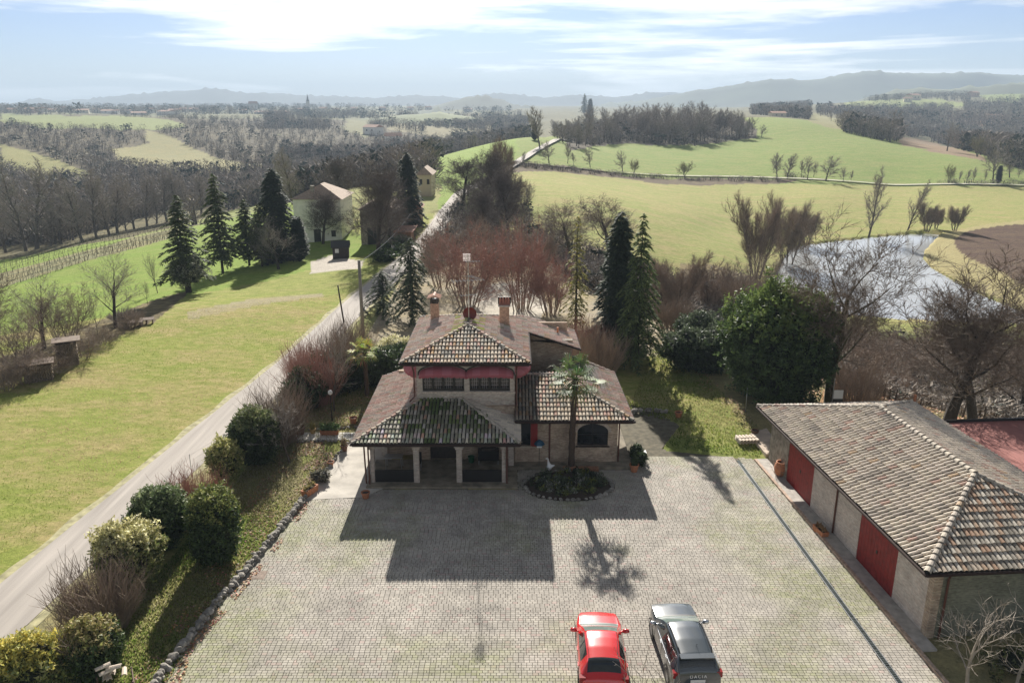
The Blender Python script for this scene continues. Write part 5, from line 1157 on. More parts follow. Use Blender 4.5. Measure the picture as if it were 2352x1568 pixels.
# fan palms
def palm(loc, label, H, n, blade, cols, lean=(0, 0)):
    r = thing('palm_tree', label, 'palm', loc); rnd = random.Random(int(H*10)); mb = MB(); pts = []; rs = []
    for i in range(14): t = i/13; pts.append((lean[0]*t*t, lean[1]*t, H*t)); rs.append((.17+.035*(i % 2))*(1-.1*t)*(H/5)**.3)
    mb.tube(pts, rs, 10); part('trunk', mb, mat('fibrous_trunk', (.075,.05,.035), 1, 25, .5, bump=.8), r, world=False)
    top = Vector(pts[-1])
    for k in range(n):
        a = k*2.39996+rnd.uniform(-.2, .2); f = k/n; el = 1.25-2.1*f+rnd.uniform(-.12, .12); d = Vector((math.cos(a)*math.cos(el), math.sin(a)*math.cos(el), math.sin(el))); pl = blade*rnd.uniform(.5, 1.25)*(.8 if f > .8 else 1)
        p1 = top+d*pl*.5; p2 = top+d*pl+Vector((0, 0, -.12*pl)); mb = MB(); mb.tube([top, p1, p2], [.025, .018, .012], 4, (.10,.11,.04), cap=False)
        side = d.cross(Vector((0, 0, 1))).normalized(); up = side.cross(d).normalized(); nb = 15; col0 = cols[k % len(cols)] if f < .82 else (.20,.16,.08)
        for q in range(nb):
            t = (q/(nb-1)-.5)*2; an = t*1.9; dv = (d*math.cos(an)+side*math.sin(an)+up*.12).normalized(); ln = blade*.95*(1-.25*abs(t))*rnd.uniform(.8,1.1); w = dv.cross(up).normalized()*.034*blade; c = tuple(x*rnd.uniform(.7, 1.3) for x in col0)
            m_ = p2+dv*ln*.6; e = p2+dv*ln+Vector((0, 0, -ln*rnd.uniform(.2, .5))); mb.quad(p2-w*.4, p2+w*.4, m_+w, m_-w, c); mb.tri(m_-w, m_+w, e, c)
        part('frond', mb, M['leaf'], r, world=False)
    return r
palm(at(1312, 1072, .1), 'tall fan palm with a shaggy trunk in front of the right wing', 5.25, 26, 1.0, [(.08,.12,.04),(.14,.19,.07),(.07,.11,.04)], (.12, .05))
palm(at(843, 908), 'small yellowish fan palm left of the house near the dark shrubs', 3.3, 16, .8, [(.40,.38,.08),(.30,.32,.08),(.22,.26,.07)])
# palm bed: mound, edging stones, low plants
bd = thing('planting_bed', 'dark oval planting bed with stones and low plants around the palm', 'flower bed', (3.05, 39.3, 0))
mb = MB(); mb.lathe([(1.0,0),(.93,.10),(.6,.2),(.3,.24),(0,.25)], 28); mb.v = [Vector((v.x*2.4, v.y*1.7, v.z+.05*noise.noise(v*6))) for v in mb.v]; part('soil', mb, M['soil'], bd, world=False, smooth=True)
STN = []
for k in range(8):
    rnd = random.Random(k); mb = MB(); mb.lathe([(.001,-.09),(.11,-.07),(.15,.0),(.10,.08),(.001,.11)], 7); off = Vector((k*7, 0, 0)); mb.v = [Vector((v.x*(1+.5*noise.noise(v*6+off)), v.y*(1+.5*noise.noise(v*6-off)), v.z*(1+.4*noise.noise(v*5+off*2)))) for v in mb.v]; STN.append(mb.mesh('stone', M['rock']))
def stone(parent, p, s, name='stone', loc0=Vector()):
    o = link(name, random.choice(STN), parent, loc=Vector(p)-loc0); o.rotation_euler = (random.uniform(-.3, .3), random.uniform(-.3, .3), random.random()*6); o.scale = (s*random.uniform(.8, 1.4), s*random.uniform(.8, 1.2), s*random.uniform(.8, 1.1)); return o
for k in range(46): a = 2*PI*k/46; stone(bd, (math.cos(a)*2.42+random.uniform(-.06,.06), math.sin(a)*1.72, .08), random.uniform(.6, 1.05))
mb = MB()
for k in range(150):
    a = random.random()*6.28; r = random.random()**.5; c = Vector((math.cos(a)*2.1*r, math.sin(a)*1.45*r, .28)); leaves(mb, c, .22, 34, random.choice([[(.10,.12,.06),(.06,.08,.04)],[(.03,.045,.02)],[(.02,.03,.015)],[(.13,.14,.03)],[(.22,.22,.2),(.1,.11,.09)]]), .08, .9)
part('ground_cover', mb, M['leaf'], bd, world=False, stuff=True)

# stone edging of the lawn
def stone_row(label, pts, step, s, layers=2, name='stone_edging'):
    root = thing(name, label, 'stone edging', pts[0]); 
    for i in range(len(pts)-1):
        a, b = Vector(pts[i]), Vector(pts[i+1]); n = max(1, int((b-a).length/step))
        for k in range(n):
            for q in range(layers): p = a.lerp(b, (k+random.random()*.5)/n)+Vector((random.uniform(-.08, .08), random.uniform(-.05, .05), .06+q*.13)); stone(root, p, s*random.uniform(.75, 1.2), loc0=Vector(root.location))
    return root
stone_row('long crooked row of rough grey stones between the lawn and the paved yard', [at(x, y) for x, y in ((702,1146),(660,1195),(612,1255),(575,1300),(530,1352),(480,1410),(440,1462),(400,1515),(362,1568),(325,1618))], .21, 1.05)
stone_row('short row of dark stones at the lawn edge right of the house', [at(x, y) for x, y in ((1440,950),(1490,945),(1540,948))], .3, 1.1)
stone_row('row of small stones along the far edge of the pale garden path', [at(x, y) for x, y in ((674,990),(740,986),(832,982))], .26, .8, 1)
stone_row('row of small stones along the near edge of the pale garden path', [at(x, y) for x, y in ((680,1016),(760,1014),(800,1014))], .26, .8, 1)
stone_row('curving line of stones and leaves between garden and patio', [at(x, y) for x, y in ((805,1014),(780,1040),(748,1080),(722,1110),(705,1140))], .28, .8, 1)
wk = thing('garden_path', 'pale flagstone garden path with pots on it, left of the porch roof', 'path', at(755, 1002))
for k in range(9):
    x0 = 676+k*18.5; a, b, c, d = at(x0, 1011), at(x0+17.6, 1011), at(x0+17.6, 994), at(x0, 994); mb = MB(); z = Vector((0, 0, .012)); mb.prism([q+z-wk.location for q in (a, b, c, d)], (0, 0, .035)); part('flagstone', mb, mat('flagstone', (.66,.62,.56), .9, 3, .15) if 'flag' not in M else M['flag'], wk, world=False); M['flag'] = bpy.data.materials['flagstone']

# pots and planters
def pot(p, s, label, tall=1.0, plantc=None, mt=None, name='plant_pot', dark=False):
    r = thing(name, label, 'plant pot', p, random.random()*6, None, (s, s, s*tall)); mb = MB()
    mb.lathe([(0,0),(.62,.0),(.66,.06),(.86,.8),(1.0,.82),(1.0,1.0),(.86,1.0),(.84,.86),(.80,.80)], 20); part('pot', mb, mt or M['terra'], r, world=False, smooth=False)
    mb = MB(); mb.lathe([(.82,.80),(0,.84)], 16); part('soil', mb, M['soil'], r, world=False)
    if plantc:
        mb = MB(); leaves(mb, Vector((0, 0, 1.35)), .8, 260, plantc, .22, .8); part('plant', mb, M['leaf'], r, world=False)
    return r
DT = mat('dark_terracotta', (.16,.08,.05), .8, 8, .3)
pot(at(840, 1143), .24, 'wide terracotta pot alone on the shaded paving left of the porch', 1.5)
pot(at(760, 1068), .2, 'small bright orange clay pot on the patio edge', 1.2); pot(at(791, 1035), .24, 'dark pot with dry plant beside the patio corner', 1.6, [(.16,.12,.07)], DT)
pot(at(812, 972), .27, 'terracotta pot with an upright rim on the garden grass, left of the porch roof', 1.6, None); pot(at(690, 998), .33, 'dark red clay pot at the left end of the garden path', 1.6, [(.07,.05,.03)], DT)
pot(at(719, 996), .2, 'small yellowish pot on the garden path', 1.8, [(.2,.17,.06)], mat('yellow_clay', (.45,.30,.12), .8)); pot(at(1456, 1082), .28, 'terracotta pot with a dark plant at the right corner of the house', 1.6, DRK)
pot(at(1558, 958), .26, 'small terracotta pot at the end of the stone row on the lawn', 1.5); pot(at(1733, 1000), .25, 'reddish brown pot beside the stacked roof tiles', 1.5, None, DT)
v = thing('terracotta_jar', 'big round terracotta jar with dead plant at the garage corner', 'jar', at(1792, 1093)); mb = MB(); mb.lathe([(0,0),(.2,0),(.33,.25),(.38,.5),(.33,.72),(.24,.82),(.29,.88),(.24,.88),(.2,.8)], 22); part('jar', mb, M['terra'], v, world=False, smooth=True)
part('dead_plant', twig_mass(70, .3, .3, 1.1, 40, .006, .9, 3), M['twig_o'], v, world=False)
def trough(p, L_, W_, h, rz, label, plantc=None, n=120, ph=.3):
    r = thing('planter_box', label, 'planter', p, rz); mb = MB(); b = [(-L_*.46,-W_*.42),(L_*.46,-W_*.42),(L_*.46,W_*.42),(-L_*.46,W_*.42)]; t = [(x*1.09, y*1.15) for x, y in b]; ti = [(x*.98, y*.92) for x, y in b]
    vs = [Vector((x, y, 0)) for x, y in b]+[Vector((x, y, h)) for x, y in t]+[Vector((x, y, h)) for x, y in ti]+[Vector((x*.95, y*.9, h*.75)) for x, y in b]; fs = [(3,2,1,0)]
    for k in range(4): j = (k+1) % 4; fs += [(k, j, 4+j, 4+k), (4+k, 4+j, 8+j, 8+k), (8+k, 8+j, 12+j, 12+k)]
    mb.add(vs, fs); part('box', mb, M['terra'], r, world=False); mb = MB(); mb.box(-L_*.44,L_*.44,-W_*.38,W_*.38,h*.6,h*.78); part('soil', mb, M['soil'], r, world=False)
    if plantc:
        mb = MB()
        for k in range(6): leaves(mb, Vector((-L_*.4+L_*.8*k/5, 0, h+ph*.4)), ph*.8, n//6, plantc, .12, 1.2)
        part('plant', mb, M['leaf'], r, world=False)
trough(at(712, 1133), 1.0, .42, .36, 1.15, 'long clay planter box standing at the patio corner by the stone row', [(.2,.17,.07)], 60, .1)
trough(at(757, 998), 1.15, .4, .34, 0, 'reddish planter box with green grassy plants on the garden path', [(.07,.11,.04),(.10,.15,.06)], 300, .35)
trough(at(1884, 1226), .9, .38, .32, 1.72, 'clay planter box standing against the garage wall between the doors', [(.2,.12,.06)], 50, .1)
put('', bush(46, .5, .4, .6, 120, [(.16,.15,.13),(.11,.11,.08)], .07, .3, 0, clump=.15, per=10, core=(.04,.035,.03)), M['leaf'], 'small grey lavender clump beside the long clay planter', 'plant', 'lavender', at(737, 1104))
for k, (x, y) in enumerate(((1470,1068),(1462,1050))): put('', bush(47+k, .35, .3, .7, 90, DRK, .08, .3, 0, clump=.16, per=10), M['leaf'], ('low dark plant','tall dark plant')[k]+' against the right side wall of the house', 'plant', 'wall_plant', at(x, y))
# spare roof tiles
def tile_stack(p, rz, label, rows, name='tile_stack'):
    r = thing(name, label, 'roof tiles', p, rz); mesh = tile_geo((.50,.43,.36), .10, .085, .5).mesh('roof_tile', M['tile'])
    for (x, y, z, a) in rows: o = link('roof_tile', mesh, r, loc=(x, y, z)); o.rotation_euler = (random.uniform(-.04, .04), random.uniform(-.06, .06), a)
    return r
tile_stack(at(1716, 1018), .1, 'neat stack of spare barrel roof tiles on the grass beside the concrete slab', [(k*.21-.52, j*.42-.4, .1+l*.1, 0) for l in range(3) for j in range(2) for k in range(6)])
ts = tile_stack(at(268, 1590), .5, 'untidy pile of old roof tiles on a crate at bottom left', [(random.uniform(-.3,.4), random.uniform(-.4,.1), .55+.09*k, random.uniform(-.3, .5)+(PI/2 if k > 5 else 0)) for k in range(9)])
cr = thing('wooden_crate', 'wooden crate under the untidy tile pile at bottom left', 'crate', at(268, 1590), .5)
for k in range(4): mb = MB(); mb.box(-.6,.6,-.45,-.42,.04+k*.13,.13+k*.13); part('slat', mb, M['wood'], cr, world=False); mb = MB(); mb.box(.57,.60,-.42,.45,.04+k*.13,.13+k*.13); part('slat', mb, M['wood'], cr, world=False)
for sx in (-.57,.54):
    for sy in (-.42,.42): mb = MB(); mb.box(sx,sx+.05,sy-.0,sy+.05,0,.56); part('post', mb, M['wood'], cr, world=False)
mb = MB(); a = [at(1722,1003), at(1760,990), at(1800,1046), at(1758,1050)]; mb.prism([q for q in a], (0,0,.22)); solo('concrete_slab', mb, mat('pale_slab', (.52,.42,.33), .9, 2, .2), 'raised pale concrete slab with a brick edge left of the garage', 'slab')
# lamps, posts, poles
def globe(x, y, yt, label):
    g = at(x, y); h = top_z(yt, g.y); r = thing('garden_lamp', label, 'lamp', g); mb = MB(); mb.tube([(0,0,0),(0,0,.5),(0,0,h-.12)], [.05,.03,.025], 8); part('pole', mb, M['frame'], r, world=False)
    mb = MB(); mb.lathe([(.001,-.16),(.09,-.13),(.15,-.05),(.15,.05),(.09,.13),(.001,.16)], 16, Matrix.Translation((0,0,h))); part('globe', mb, M['white'], r, world=False, smooth=True)
globe(763, 966, 901, 'garden lamp with a white globe on a dark post, left of the house'); globe(654, 1004, 943, 'garden lamp with a white globe among the branches of the bare garden tree')
def pole(x, y, yt, r0, label, m, name, cat='pole', lean=0):
    g = ground_at(x, y); h = top_z(yt, g.y)-g.z; mb = MB(); mb.tube([(0,0,0),(lean,0,h)], [r0, r0*.75], 10); return solo(name, mb, m, label, cat, True, loc=g)
PW = mat('grey_wood_pole', (.22,.20,.17), .9, 10, .3, stretch=(8,8,.6))
pole(834, 768, 598, .17, 'tall thick grey utility pole at the road edge', PW, 'utility_pole'); pole(790, 742, 655, .08, 'thinner leaning dark post left of the utility pole', M['wood_dark'], 'wooden_post', 'post', -.35)
pole(1712, 945, 890, .03, 'thin metal post at the edge of the lawn before the big evergreen', M['metal'], 'metal_post', 'post')
for i, (x, y, yt) in enumerate(((142,1432,1393),(516,1038,1010),(548,1062,1035),(508,1030,1004))): pole(x, y, yt, .03, ('rusty fence stake between road and purplish shrub','short dark stake at the road above the small variegated bush','dark stake beside the small variegated bush','second short stake at the road above the small variegated bush')[i], M['wood_dark'], 'fence_stake', 'stake')
g = at(24, 1580); gs_ = thing('mesh_gate', 'dark green mesh fence panel at the left picture edge near the road', 'fence', g, .9); 
for x in (-.5, .5): mb = MB(); mb.tube([(x,0,0),(x,0,1.5)], .035, 6); part('post', mb, mat('green_metal', (.015,.05,.035), .5) if 'gm' not in M else M['gm'], gs_, world=False); M['gm'] = bpy.data.materials['green_metal']
mb = MB()
for k in range(11): mb.tube([(-.5+k*.1,0,.05),(-.5+k*.1,0,1.4)], .008, 4)
for k in range(8): mb.tube([(-.5,0,.1+k*.18),(.5,0,.1+k*.18)], .008, 4)
part('mesh_panel', mb, M['gm'], gs_, world=False)
fp = [at(x, y) for x, y in ((60,1500),(142,1432),(205,1330),(290,1250),(370,1160),(440,1085),(516,1036))]
fn = thing('wire_fence', 'low wire fence with thin posts between the road and the hedge', 'fence', fp[0])
for i, p in enumerate(fp):
    if i in (1, 6): continue
    mb = MB(); mb.tube([p-fp[0], p-fp[0]+Vector((0,0,1.15))], .02, 5); part('post', mb, M['metal'], fn, world=False)
for zz in (.35, .7, 1.05): mb = MB(); mb.tube([p-fp[0]+Vector((0,0,zz)) for p in fp], .006, 3); part('wire', mb, M['metal'], fn, world=False)
g = at(1916, 952); bs = thing('pole_with_panel', 'metal pole with a small white board standing behind the garage roof', 'sign', g); zt = top_z(868, g.y); zb = top_z(912, g.y)
mb = MB(); mb.tube([(-.25,0,0),(-.25,0,zt)], .025, 6); part('pole', mb, M['metal'], bs, world=False); mb = MB(); mb.box(-.2,.42,-.02,.02,zb-.1,zb+.5); part('board', mb, M['white'], bs, world=False); mb = MB(); mb.box(-.24,.46,.02,.3,zb-.8,zb-.1); part('box', mb, M['frame'], bs, world=False)
mb = MB(); a = at(834, 768); zt = top_z(600, a.y); b_ = Vector((-2.6, 70, 6.0)); 
wr = MB(); p0 = Vector((a.x, a.y, zt-.1)); p1 = ground_at(945, 560)+Vector((0, 0, 4.5)); wr.tube([p0.lerp(p1, t/8)-Vector((0, 0, 1.2*(t/8)*(1-t/8)*4*.5)) for t in range(9)], .025, 4); solo('overhead_cable', wr, M['frame'], 'overhead cable running from the utility pole along the road', 'cable')

# wood stacks and pallets at the meadow edge
for i, (x, y, w, d, h, lab) in enumerate(((160,835,1.7,1.2,2.0,'tall firewood stack under a board roof at the meadow edge'),(92,872,1.9,1.2,1.4,'lower firewood stack left of the tall one'))):
    r = thing('firewood_stack', lab, 'firewood', at(x, y), .5); lg = MB(); lg.tube([(0,-d/2,0),(0,d/2,0)], .085, 7); me_ = lg.mesh('log', mat('cut_logs', (.20,.155,.11), .95, 9, .4) if 'logs' not in M else M['logs']); M['logs'] = bpy.data.materials['cut_logs']
    for a in range(int(w/.17)):
        for b in range(int((h-.15)/.15)): o = link('log', me_, r, loc=(-w/2+.09+a*.17+(b % 2)*.05, random.uniform(-.05,.05), .09+b*.15)); o.scale = (random.uniform(.8,1.05), 1, random.uniform(.8,1.05))
    mb = MB(); mb.box(-w/2-.15,w/2+.15,-d/2-.2,d/2+.2,h-.02,h+.05); part('board_roof', mb, M['wood'], r, world=False)
for i, (x, y, lab) in enumerate(((312,748,'low wooden pallet pile left of the other pallet'),(338,742,'second low pallet pile at the right end of the brushwood'))):
    r = thing('pallet', lab, 'pallet', at(x, y), .3)
    for k in range(5): mb = MB(); mb.box(-.65,.65,-.5+k*.21,-.36+k*.21,.42,.45); part('plank', mb, M['wood'], r, world=False)
    for k in range(3): mb = MB(); mb.box(-.6+k*.55,-.5+k*.55,-.5,.48,.0,.42); part('bearer', mb, M['wood'], r, world=False)
put('', twig_mass(77, 1.6, 1.0, 1.2, 260, .014, 1.6, 3), M['twig'], 'heap of cut branches behind the pallets', 'brushwood', 'branch_heap', at(290, 735))

# ------------------------------------------------------------------ farm buildings along the ridge
def house(name, label, c, w, d, hw, hr, rz, wm_, rm, cat='house', wins=(), over=.4, hip=True, group=None, roofcol=None):
    r = thing(name, label, cat, c, rz, group); mb = MB(); mb.box(-w/2,w/2,0,d,-2.5,hw); part('wall', mb, wm_, r, world=False)
    mb = MB(); o = over; q = [Vector(p) for p in ((-w/2-o,-o,hw),(w/2+o,-o,hw),(w/2+o,d+o,hw),(-w/2-o,d+o,hw))]; k = min(w, d)/2 if hip else 0
    if w >= d: t0, t1 = Vector((-w/2-o+k,d/2,hw+hr)), Vector((w/2+o-k,d/2,hw+hr)); fs = [(0,1,5,4),(2,3,4,5),(3,0,4),(1,2,5),(3,2,1,0)]
    else: t0, t1 = Vector((0,-o+k,hw+hr)), Vector((0,d+o-k,hw+hr)); fs = [(3,0,4,5),(1,2,5,4),(0,1,4),(2,3,5),(3,2,1,0)]
    mb.add(q+[t0, t1], fs); part('roof', mb, rm, r, world=False)
    for (x0, x1, z0, z1, n) in wins: mb = MB(); mb.box(x0,x1,-.03,.05,z0,z1); part(n, mb, M['frame'] if n != 'wood_door' else M['wood'], r, world=False)
    return r
RT = mat('old_tile_roof', (.34,.25,.18), .9, 3, .45, stretch=(1, 6, 1), bump=.5); RT2 = mat('rust_tile_roof', (.36,.19,.12), .9, 3, .4, bump=.5)
Dh = 127; X0 = (672-1176)/1878*Dh*1.0; 
ph_ = atD(672, 458, Dh); pr_ = atD(781, 458, Dh); zb_ = ground_at(712, 552).z; wv = (pr_.x-ph_.x)
house('farmhouse', 'white rendered farmhouse with a tiled hip roof left of the big bare tree', (ph_.x+wv/2, Dh, zb_), wv, 9.5, ph_.z-zb_, 2.1, 0, M['stucco'], RT, wins=((-wv*.5+3.0,-wv*.5+4.1,.0,2.1,'door'),(wv*.5-1.7,wv*.5-1.0,.9,1.9,'window')))
hh = bpy.data.objects['farmhouse']; mb = MB(); mb.box(-1.2,-.6,1.3,1.9,ph_.z-zb_+.4,ph_.z-zb_+2.0); part('chimney', mb, M['stone'], hh, world=False)
q0, q1 = atD(826, 482, 121), atD(905, 482, 121); zb_ = ground_at(830, 550).z
bn = house('stone_barn', 'stone barn with a low brown tiled roof behind the big bare tree', ((q0.x+q1.x)/2, 121, zb_), q1.x-q0.x, 9, q0.z-zb_, 1.6, 0, M['stone'], RT, 'barn', hip=False)
mb = MB(); mb.box((q1.x-q0.x)/2-.01,(q1.x-q0.x)/2+2.6,-1.2,5,-1,2.1); part('lean_to', mb, mat('orange_wood', (.26,.13,.06), .8, 8, .3), bn, world=False); mb = MB(); mb.box((q1.x-q0.x)/2-.1,(q1.x-q0.x)/2+2.9,-1.5,5.2,2.1,2.22); part('lean_to_roof', mb, RT2, bn, world=False)
mb = MB(); mb.box(-(q1.x-q0.x)/2+1,-(q1.x-q0.x)/2+2.4,-.03,.03,0,2.6); part('door', mb, M['frame'], bn, world=False)
q0, q1 = atD(930, 480, 135), atD(962, 480, 135); zb_ = ground_at(950, 500).z
house('outbuilding', 'small brown brick outbuilding between the barn and the road', ((q0.x+q1.x)/2, 135, zb_), q1.x-q0.x, 6, max(2.6, q0.z-zb_), 1.2, 0, M['brick'], RT2, 'building', wins=((-.6,.2,.9,1.9,'window'),))
q0, q1 = atD(957, 402, 178), atD(990, 402, 178); zb_ = ground_at(985, 470).z
house('roadside_house', 'tall cream house at the far end of the farm beside the road', ((q0.x+q1.x)/2, 178, zb_), q1.x-q0.x, 9, q0.z-zb_, 1.6, 0, mat('cream_wall', (.50,.42,.30), .9), RT, wins=((.6,1.2,2.5,3.6,'window'),(-1,-.4,2.5,3.6,'window')))
g = ground_at(784, 592); r = thing('playhouse', 'tiny dark wooden garden hut with a white window on the lawn', 'hut', g, .15); mb = MB(); mb.box(-1.1,1.1,-.8,.8,0,1.6); part('wall', mb, M['wood_dark'], r, world=False)
mb = MB(); mb.prism([Vector(p) for p in ((-1.3,-1.0,1.55),(1.3,-1.0,1.55),(1.3,0,2.35),(-1.3,0,2.35))], (0,0,.08)); mb.prism([Vector(p) for p in ((1.3,1.0,1.55),(-1.3,1.0,1.55),(-1.3,0,2.36),(1.3,0,2.36))], (0,0,.08)); part('roof', mb, mat('dark_felt', (.05,.05,.05), .9), r, world=False)
mb = MB(); mb.box(-.75,-.25,-.86,-.8,.85,1.4); part('window', mb, M['white'], r, world=False)
pts = [ground_at(x, y) for x, y in ((882,600),(900,585),(918,566),(935,548),(950,530))]; 
for i, p in enumerate(pts[:-1]): put('', bush(80+i, 1.6, 1.8, 1.5, 200, GRN, .14, .3, 0, clump=.3, per=9), M['leaf'], ('low green hedge bush nearest the big bare tree by the road','second hedge bush along the road up to the farm','third hedge bush along the road up to the farm','last hedge bush before the farm drive')[i], 'bush', 'hedge_bush', p)
put('', bush(90, 1.9, 1.9, 2.6, 650, [(.17,.17,.13),(.12,.13,.10),(.22,.22,.17)], .10, .3, 1.1, clump=.4, per=9, core=(.03,.035,.025)), M['leaf'], 'grey green olive tree standing before the leftmost cedar', 'tree', 'olive_tree', ground_at(436, 672), stem=stem(1.6, .14, 3))
# vineyard: rows of posts and pruned vines
for i, (a, b) in enumerate(((( -60,645),(415,521)),((-60,656),(422,528)),((-60,668),(424,534)),((-60,634),(408,516)),((-60,680),(400,543)),((-60,624),(400,511)))):
    p0, p1 = ground_at(*a), ground_at(*b); n = 46; mb = MB(); xs = [p0.x+(p1.x-p0.x)*k/n for k in range(n+1)]; ys_ = [p0.y+(p1.y-p0.y)*k/n for k in range(n+1)]; zs = height(xs, ys_); wm = MB()
    for k in range(n+1):
        c = Vector((xs[k], ys_[k], zs[k])); mb.tube([c, c+Vector((0,0,1.45))], .035, 4)
        for q in range(2): e = c+Vector((random.uniform(.3,1.6), random.uniform(-.2,.2), 0)); wm.tube([e, e+Vector((.1,0,.6)), e+Vector((random.uniform(-.8,.8),0,1.0))], [.045,.03,.02], 3, cap=False)
        if k < n:
            d = Vector((xs[k+1], ys_[k+1], zs[k+1])); 
            for h_ in (.7, 1.2): wm.tube([c+Vector((0,0,h_)), d+Vector((0,0,h_))], .015, 3, cap=False)
    r = thing('vine_row', ('third','fourth','fifth','second','nearest','farthest')[i]+' row of bare vines on posts in the vineyard strip'+(' from the far side' if i not in (4, 5) else ''), 'vines', p0)
    part('posts', mb, PW, r, stuff=True); part('vines', wm, M['bark'], r, stuff=True)
# ------------------------------------------------------------------ village, valley houses, church
WALLS = [mat('cream_render', (.62,.55,.42), .9), mat('white_render_far', (.72,.70,.66), .9), mat('pink_render', (.50,.34,.27), .9), mat('grey_render', (.45,.43,.40), .9)]
rv_ = random.Random(9)
def far_house(px, py, D, w, h, label, name='village_house', rmat=RT2, group=None, d=None, wall=None):
    X = D*(px-CX)/(FP*CT-(py-CY)*ST); z = float(height([X], [D])[0]); r = house(name, label, (X, D, z), w, d or w*.8, h, h*.35, rv_.uniform(-.5,.5), wall or rv_.choice(WALLS), rmat, hip=False, over=.5, group=group)
    for k in range(2): mb = MB(); mb.box(-w*.25+k*w*.4,-w*.25+k*w*.4+w*.1,-.06,.05,h*.45,h*.7); part('window', mb, M['frame'], r, world=False)
    return r
vl = [(66,1250,16,6),(90,1300,13,6),(118,1350,14,5),(140,1500,13,7),(185,1300,22,5),(220,1500,14,7),(250,1350,26,5),(290,1500,14,6),(318,1300,22,5),(345,1500,12,7),(372,1350,24,6),(398,1400,18,6),(420,1500,12,6),(445,1550,16,6),(560,1500,16,6),(600,1450,24,5),(648,1350,22,5),(690,1600,13,6),(740,1700,14,7),(770,1750,13,6),(815,1900,14,7),(880,1900,13,7),(940,2000,14,8),(20,1300,14,6)]
for i, (x, D, w, h) in enumerate(vl): far_house(x, 255, D, w, h, ORD[sorted(range(len(vl)), key=lambda q: vl[q][0]).index(i)]+' low house from the left in the distant village on the plateau', group='houses of the distant village')
far_house(583, 248, 1800, 17, 14, 'tall square building standing above the trees of the village', 'villa', RT2, wall=WALLS[3])
far_house(848, 297, 820, 16, 7, 'pale ruin like house on the hazy valley slope', 'valley_house', wall=WALLS[1]); far_house(905, 322, 680, 13, 8, 'white house with a gable in the hazy valley', 'valley_house', wall=WALLS[1]); far_house(886, 332, 640, 9, 4, 'low white shed left of the white gabled house', 'valley_shed', wall=WALLS[1])
far_house(985, 243, 2000, 14, 8, 'bright white house at the foot of the small wooded hill', 'village_house', wall=WALLS[1]); far_house(1075, 250, 1900, 16, 6, 'long pale house on the flank of the wooded hill', 'village_house', wall=WALLS[1])
far_house(2105, 232, 1450, 20, 8, 'large pale villa on the right hilltop among trees', 'villa', wall=WALLS[0]); far_house(2085, 234, 1400, 12, 6, 'small house left of the large villa', 'village_house', wall=WALLS[0]); far_house(2240, 236, 1500, 16, 7, 'house with trees at right on the hilltop', 'village_house', wall=WALLS[2])
far_house(2290, 272, 950, 20, 5, 'long farm building by the brown field at right', 'farm_building', wall=WALLS[2]); far_house(1915, 256, 1150, 20, 5, 'terraced pale house on the far right slope', 'farm_building', wall=WALLS[0]); far_house(1790, 262, 700, 12, 4, 'low farm house behind the crest of the green hill', 'farm_building', wall=WALLS[0])
g = atD(708, 252, 1750); ct_ = thing('church_tower', 'thin pointed church tower rising over the distant village', 'church tower', (g.x, 1750, 2)); mb = MB(); mb.box(-3,3,-3,3,0,20); part('tower', mb, WALLS[3], ct_, world=False); mb = MB(); mb.lathe([(3.6,20),(2.2,24),(0,36)], 4); part('spire', mb, M['frame'], ct_, world=False)
# ------------------------------------------------------------------ far woods, scrub on the banks, litter, grass
def glyph(seed, evergreen=False):
    rnd = random.Random(seed); mb = MB(); cols = [(.24,.205,.17),(.29,.245,.20),(.20,.175,.15)] if not evergreen else [(.03,.045,.03),(.045,.06,.035)]
    mb.tube([(0,0,0),(rnd.uniform(-.05,.05),0,.6)], [.03,.012], 3, (.09,.075,.06), cap=False)
    for k in range(44 if not evergreen else 26):
        a = rnd.random()*6.28; z = rnd.uniform(.18, .95); r = .36*math.sin(min(1, (z-.1)*1.1)*PI)**.6*rnd.random()**.5+.02; p = Vector((math.cos(a)*r*.6, math.sin(a)*r*.6, z-.12)); d = Vector((math.cos(a)*.5, math.sin(a)*.5, 1)).normalized(); w = d.orthogonal().normalized()*(.045 if evergreen else .014)*rnd.uniform(.8,1.5)
        if evergreen: w *= 1.6
        w.rotate(Matrix.Rotation(rnd.random()*6, 3, d)); ln = rnd.uniform(.06,.17)
        mb.tri(p-w, p+w, p+d*ln+Vector((math.cos(a), math.sin(a), 0))*.04, rnd.choice(cols))
    v = np.array([tuple(q) for q in mb.v]); return v, mb.f, mb.c
GL = [glyph(k) for k in range(6)]; GE = [glyph(50+k, True) for k in range(2)]
def stuff_forest(name, XY, hs, ev=.06, tint=None, sq=1.0):
    Z = height(XY[:, 0], XY[:, 1]); V = []; Fc = []; Cc = []; n = 0
    for (x, y), z, h in zip(XY, Z, hs):
        v, f, c = random.choice(GE) if random.random() < ev else random.choice(GL); a = random.random()*6.28; ca, sa = math.cos(a), math.sin(a); k = random.uniform(.75, 1.3); s = sq*random.uniform(.85, 1.4)
        q = np.empty_like(v); q[:, 0] = (v[:, 0]*ca-v[:, 1]*sa)*h*s+x; q[:, 1] = (v[:, 0]*sa+v[:, 1]*ca)*h*s+y; q[:, 2] = v[:, 2]*h+z-.3; V.append(q); Fc += [tuple(i+n for i in t) for t in f]; Cc += [tuple(min(1, e*k) for e in col) for col in c]; n += len(v)
    me = bpy.data.meshes.new(name); V = np.concatenate(V); me.from_pydata(V.tolist(), [], Fc); me.materials.append(M['twig_v']); at_ = me.attributes.new('Col', 'FLOAT_COLOR', 'FACE'); arr = np.ones((len(Fc), 4), np.float32); arr[:, :3] = Cc; at_.data.foreach_set('color', arr.ravel()); o = link(name, me); o['kind'] = 'stuff'; return o
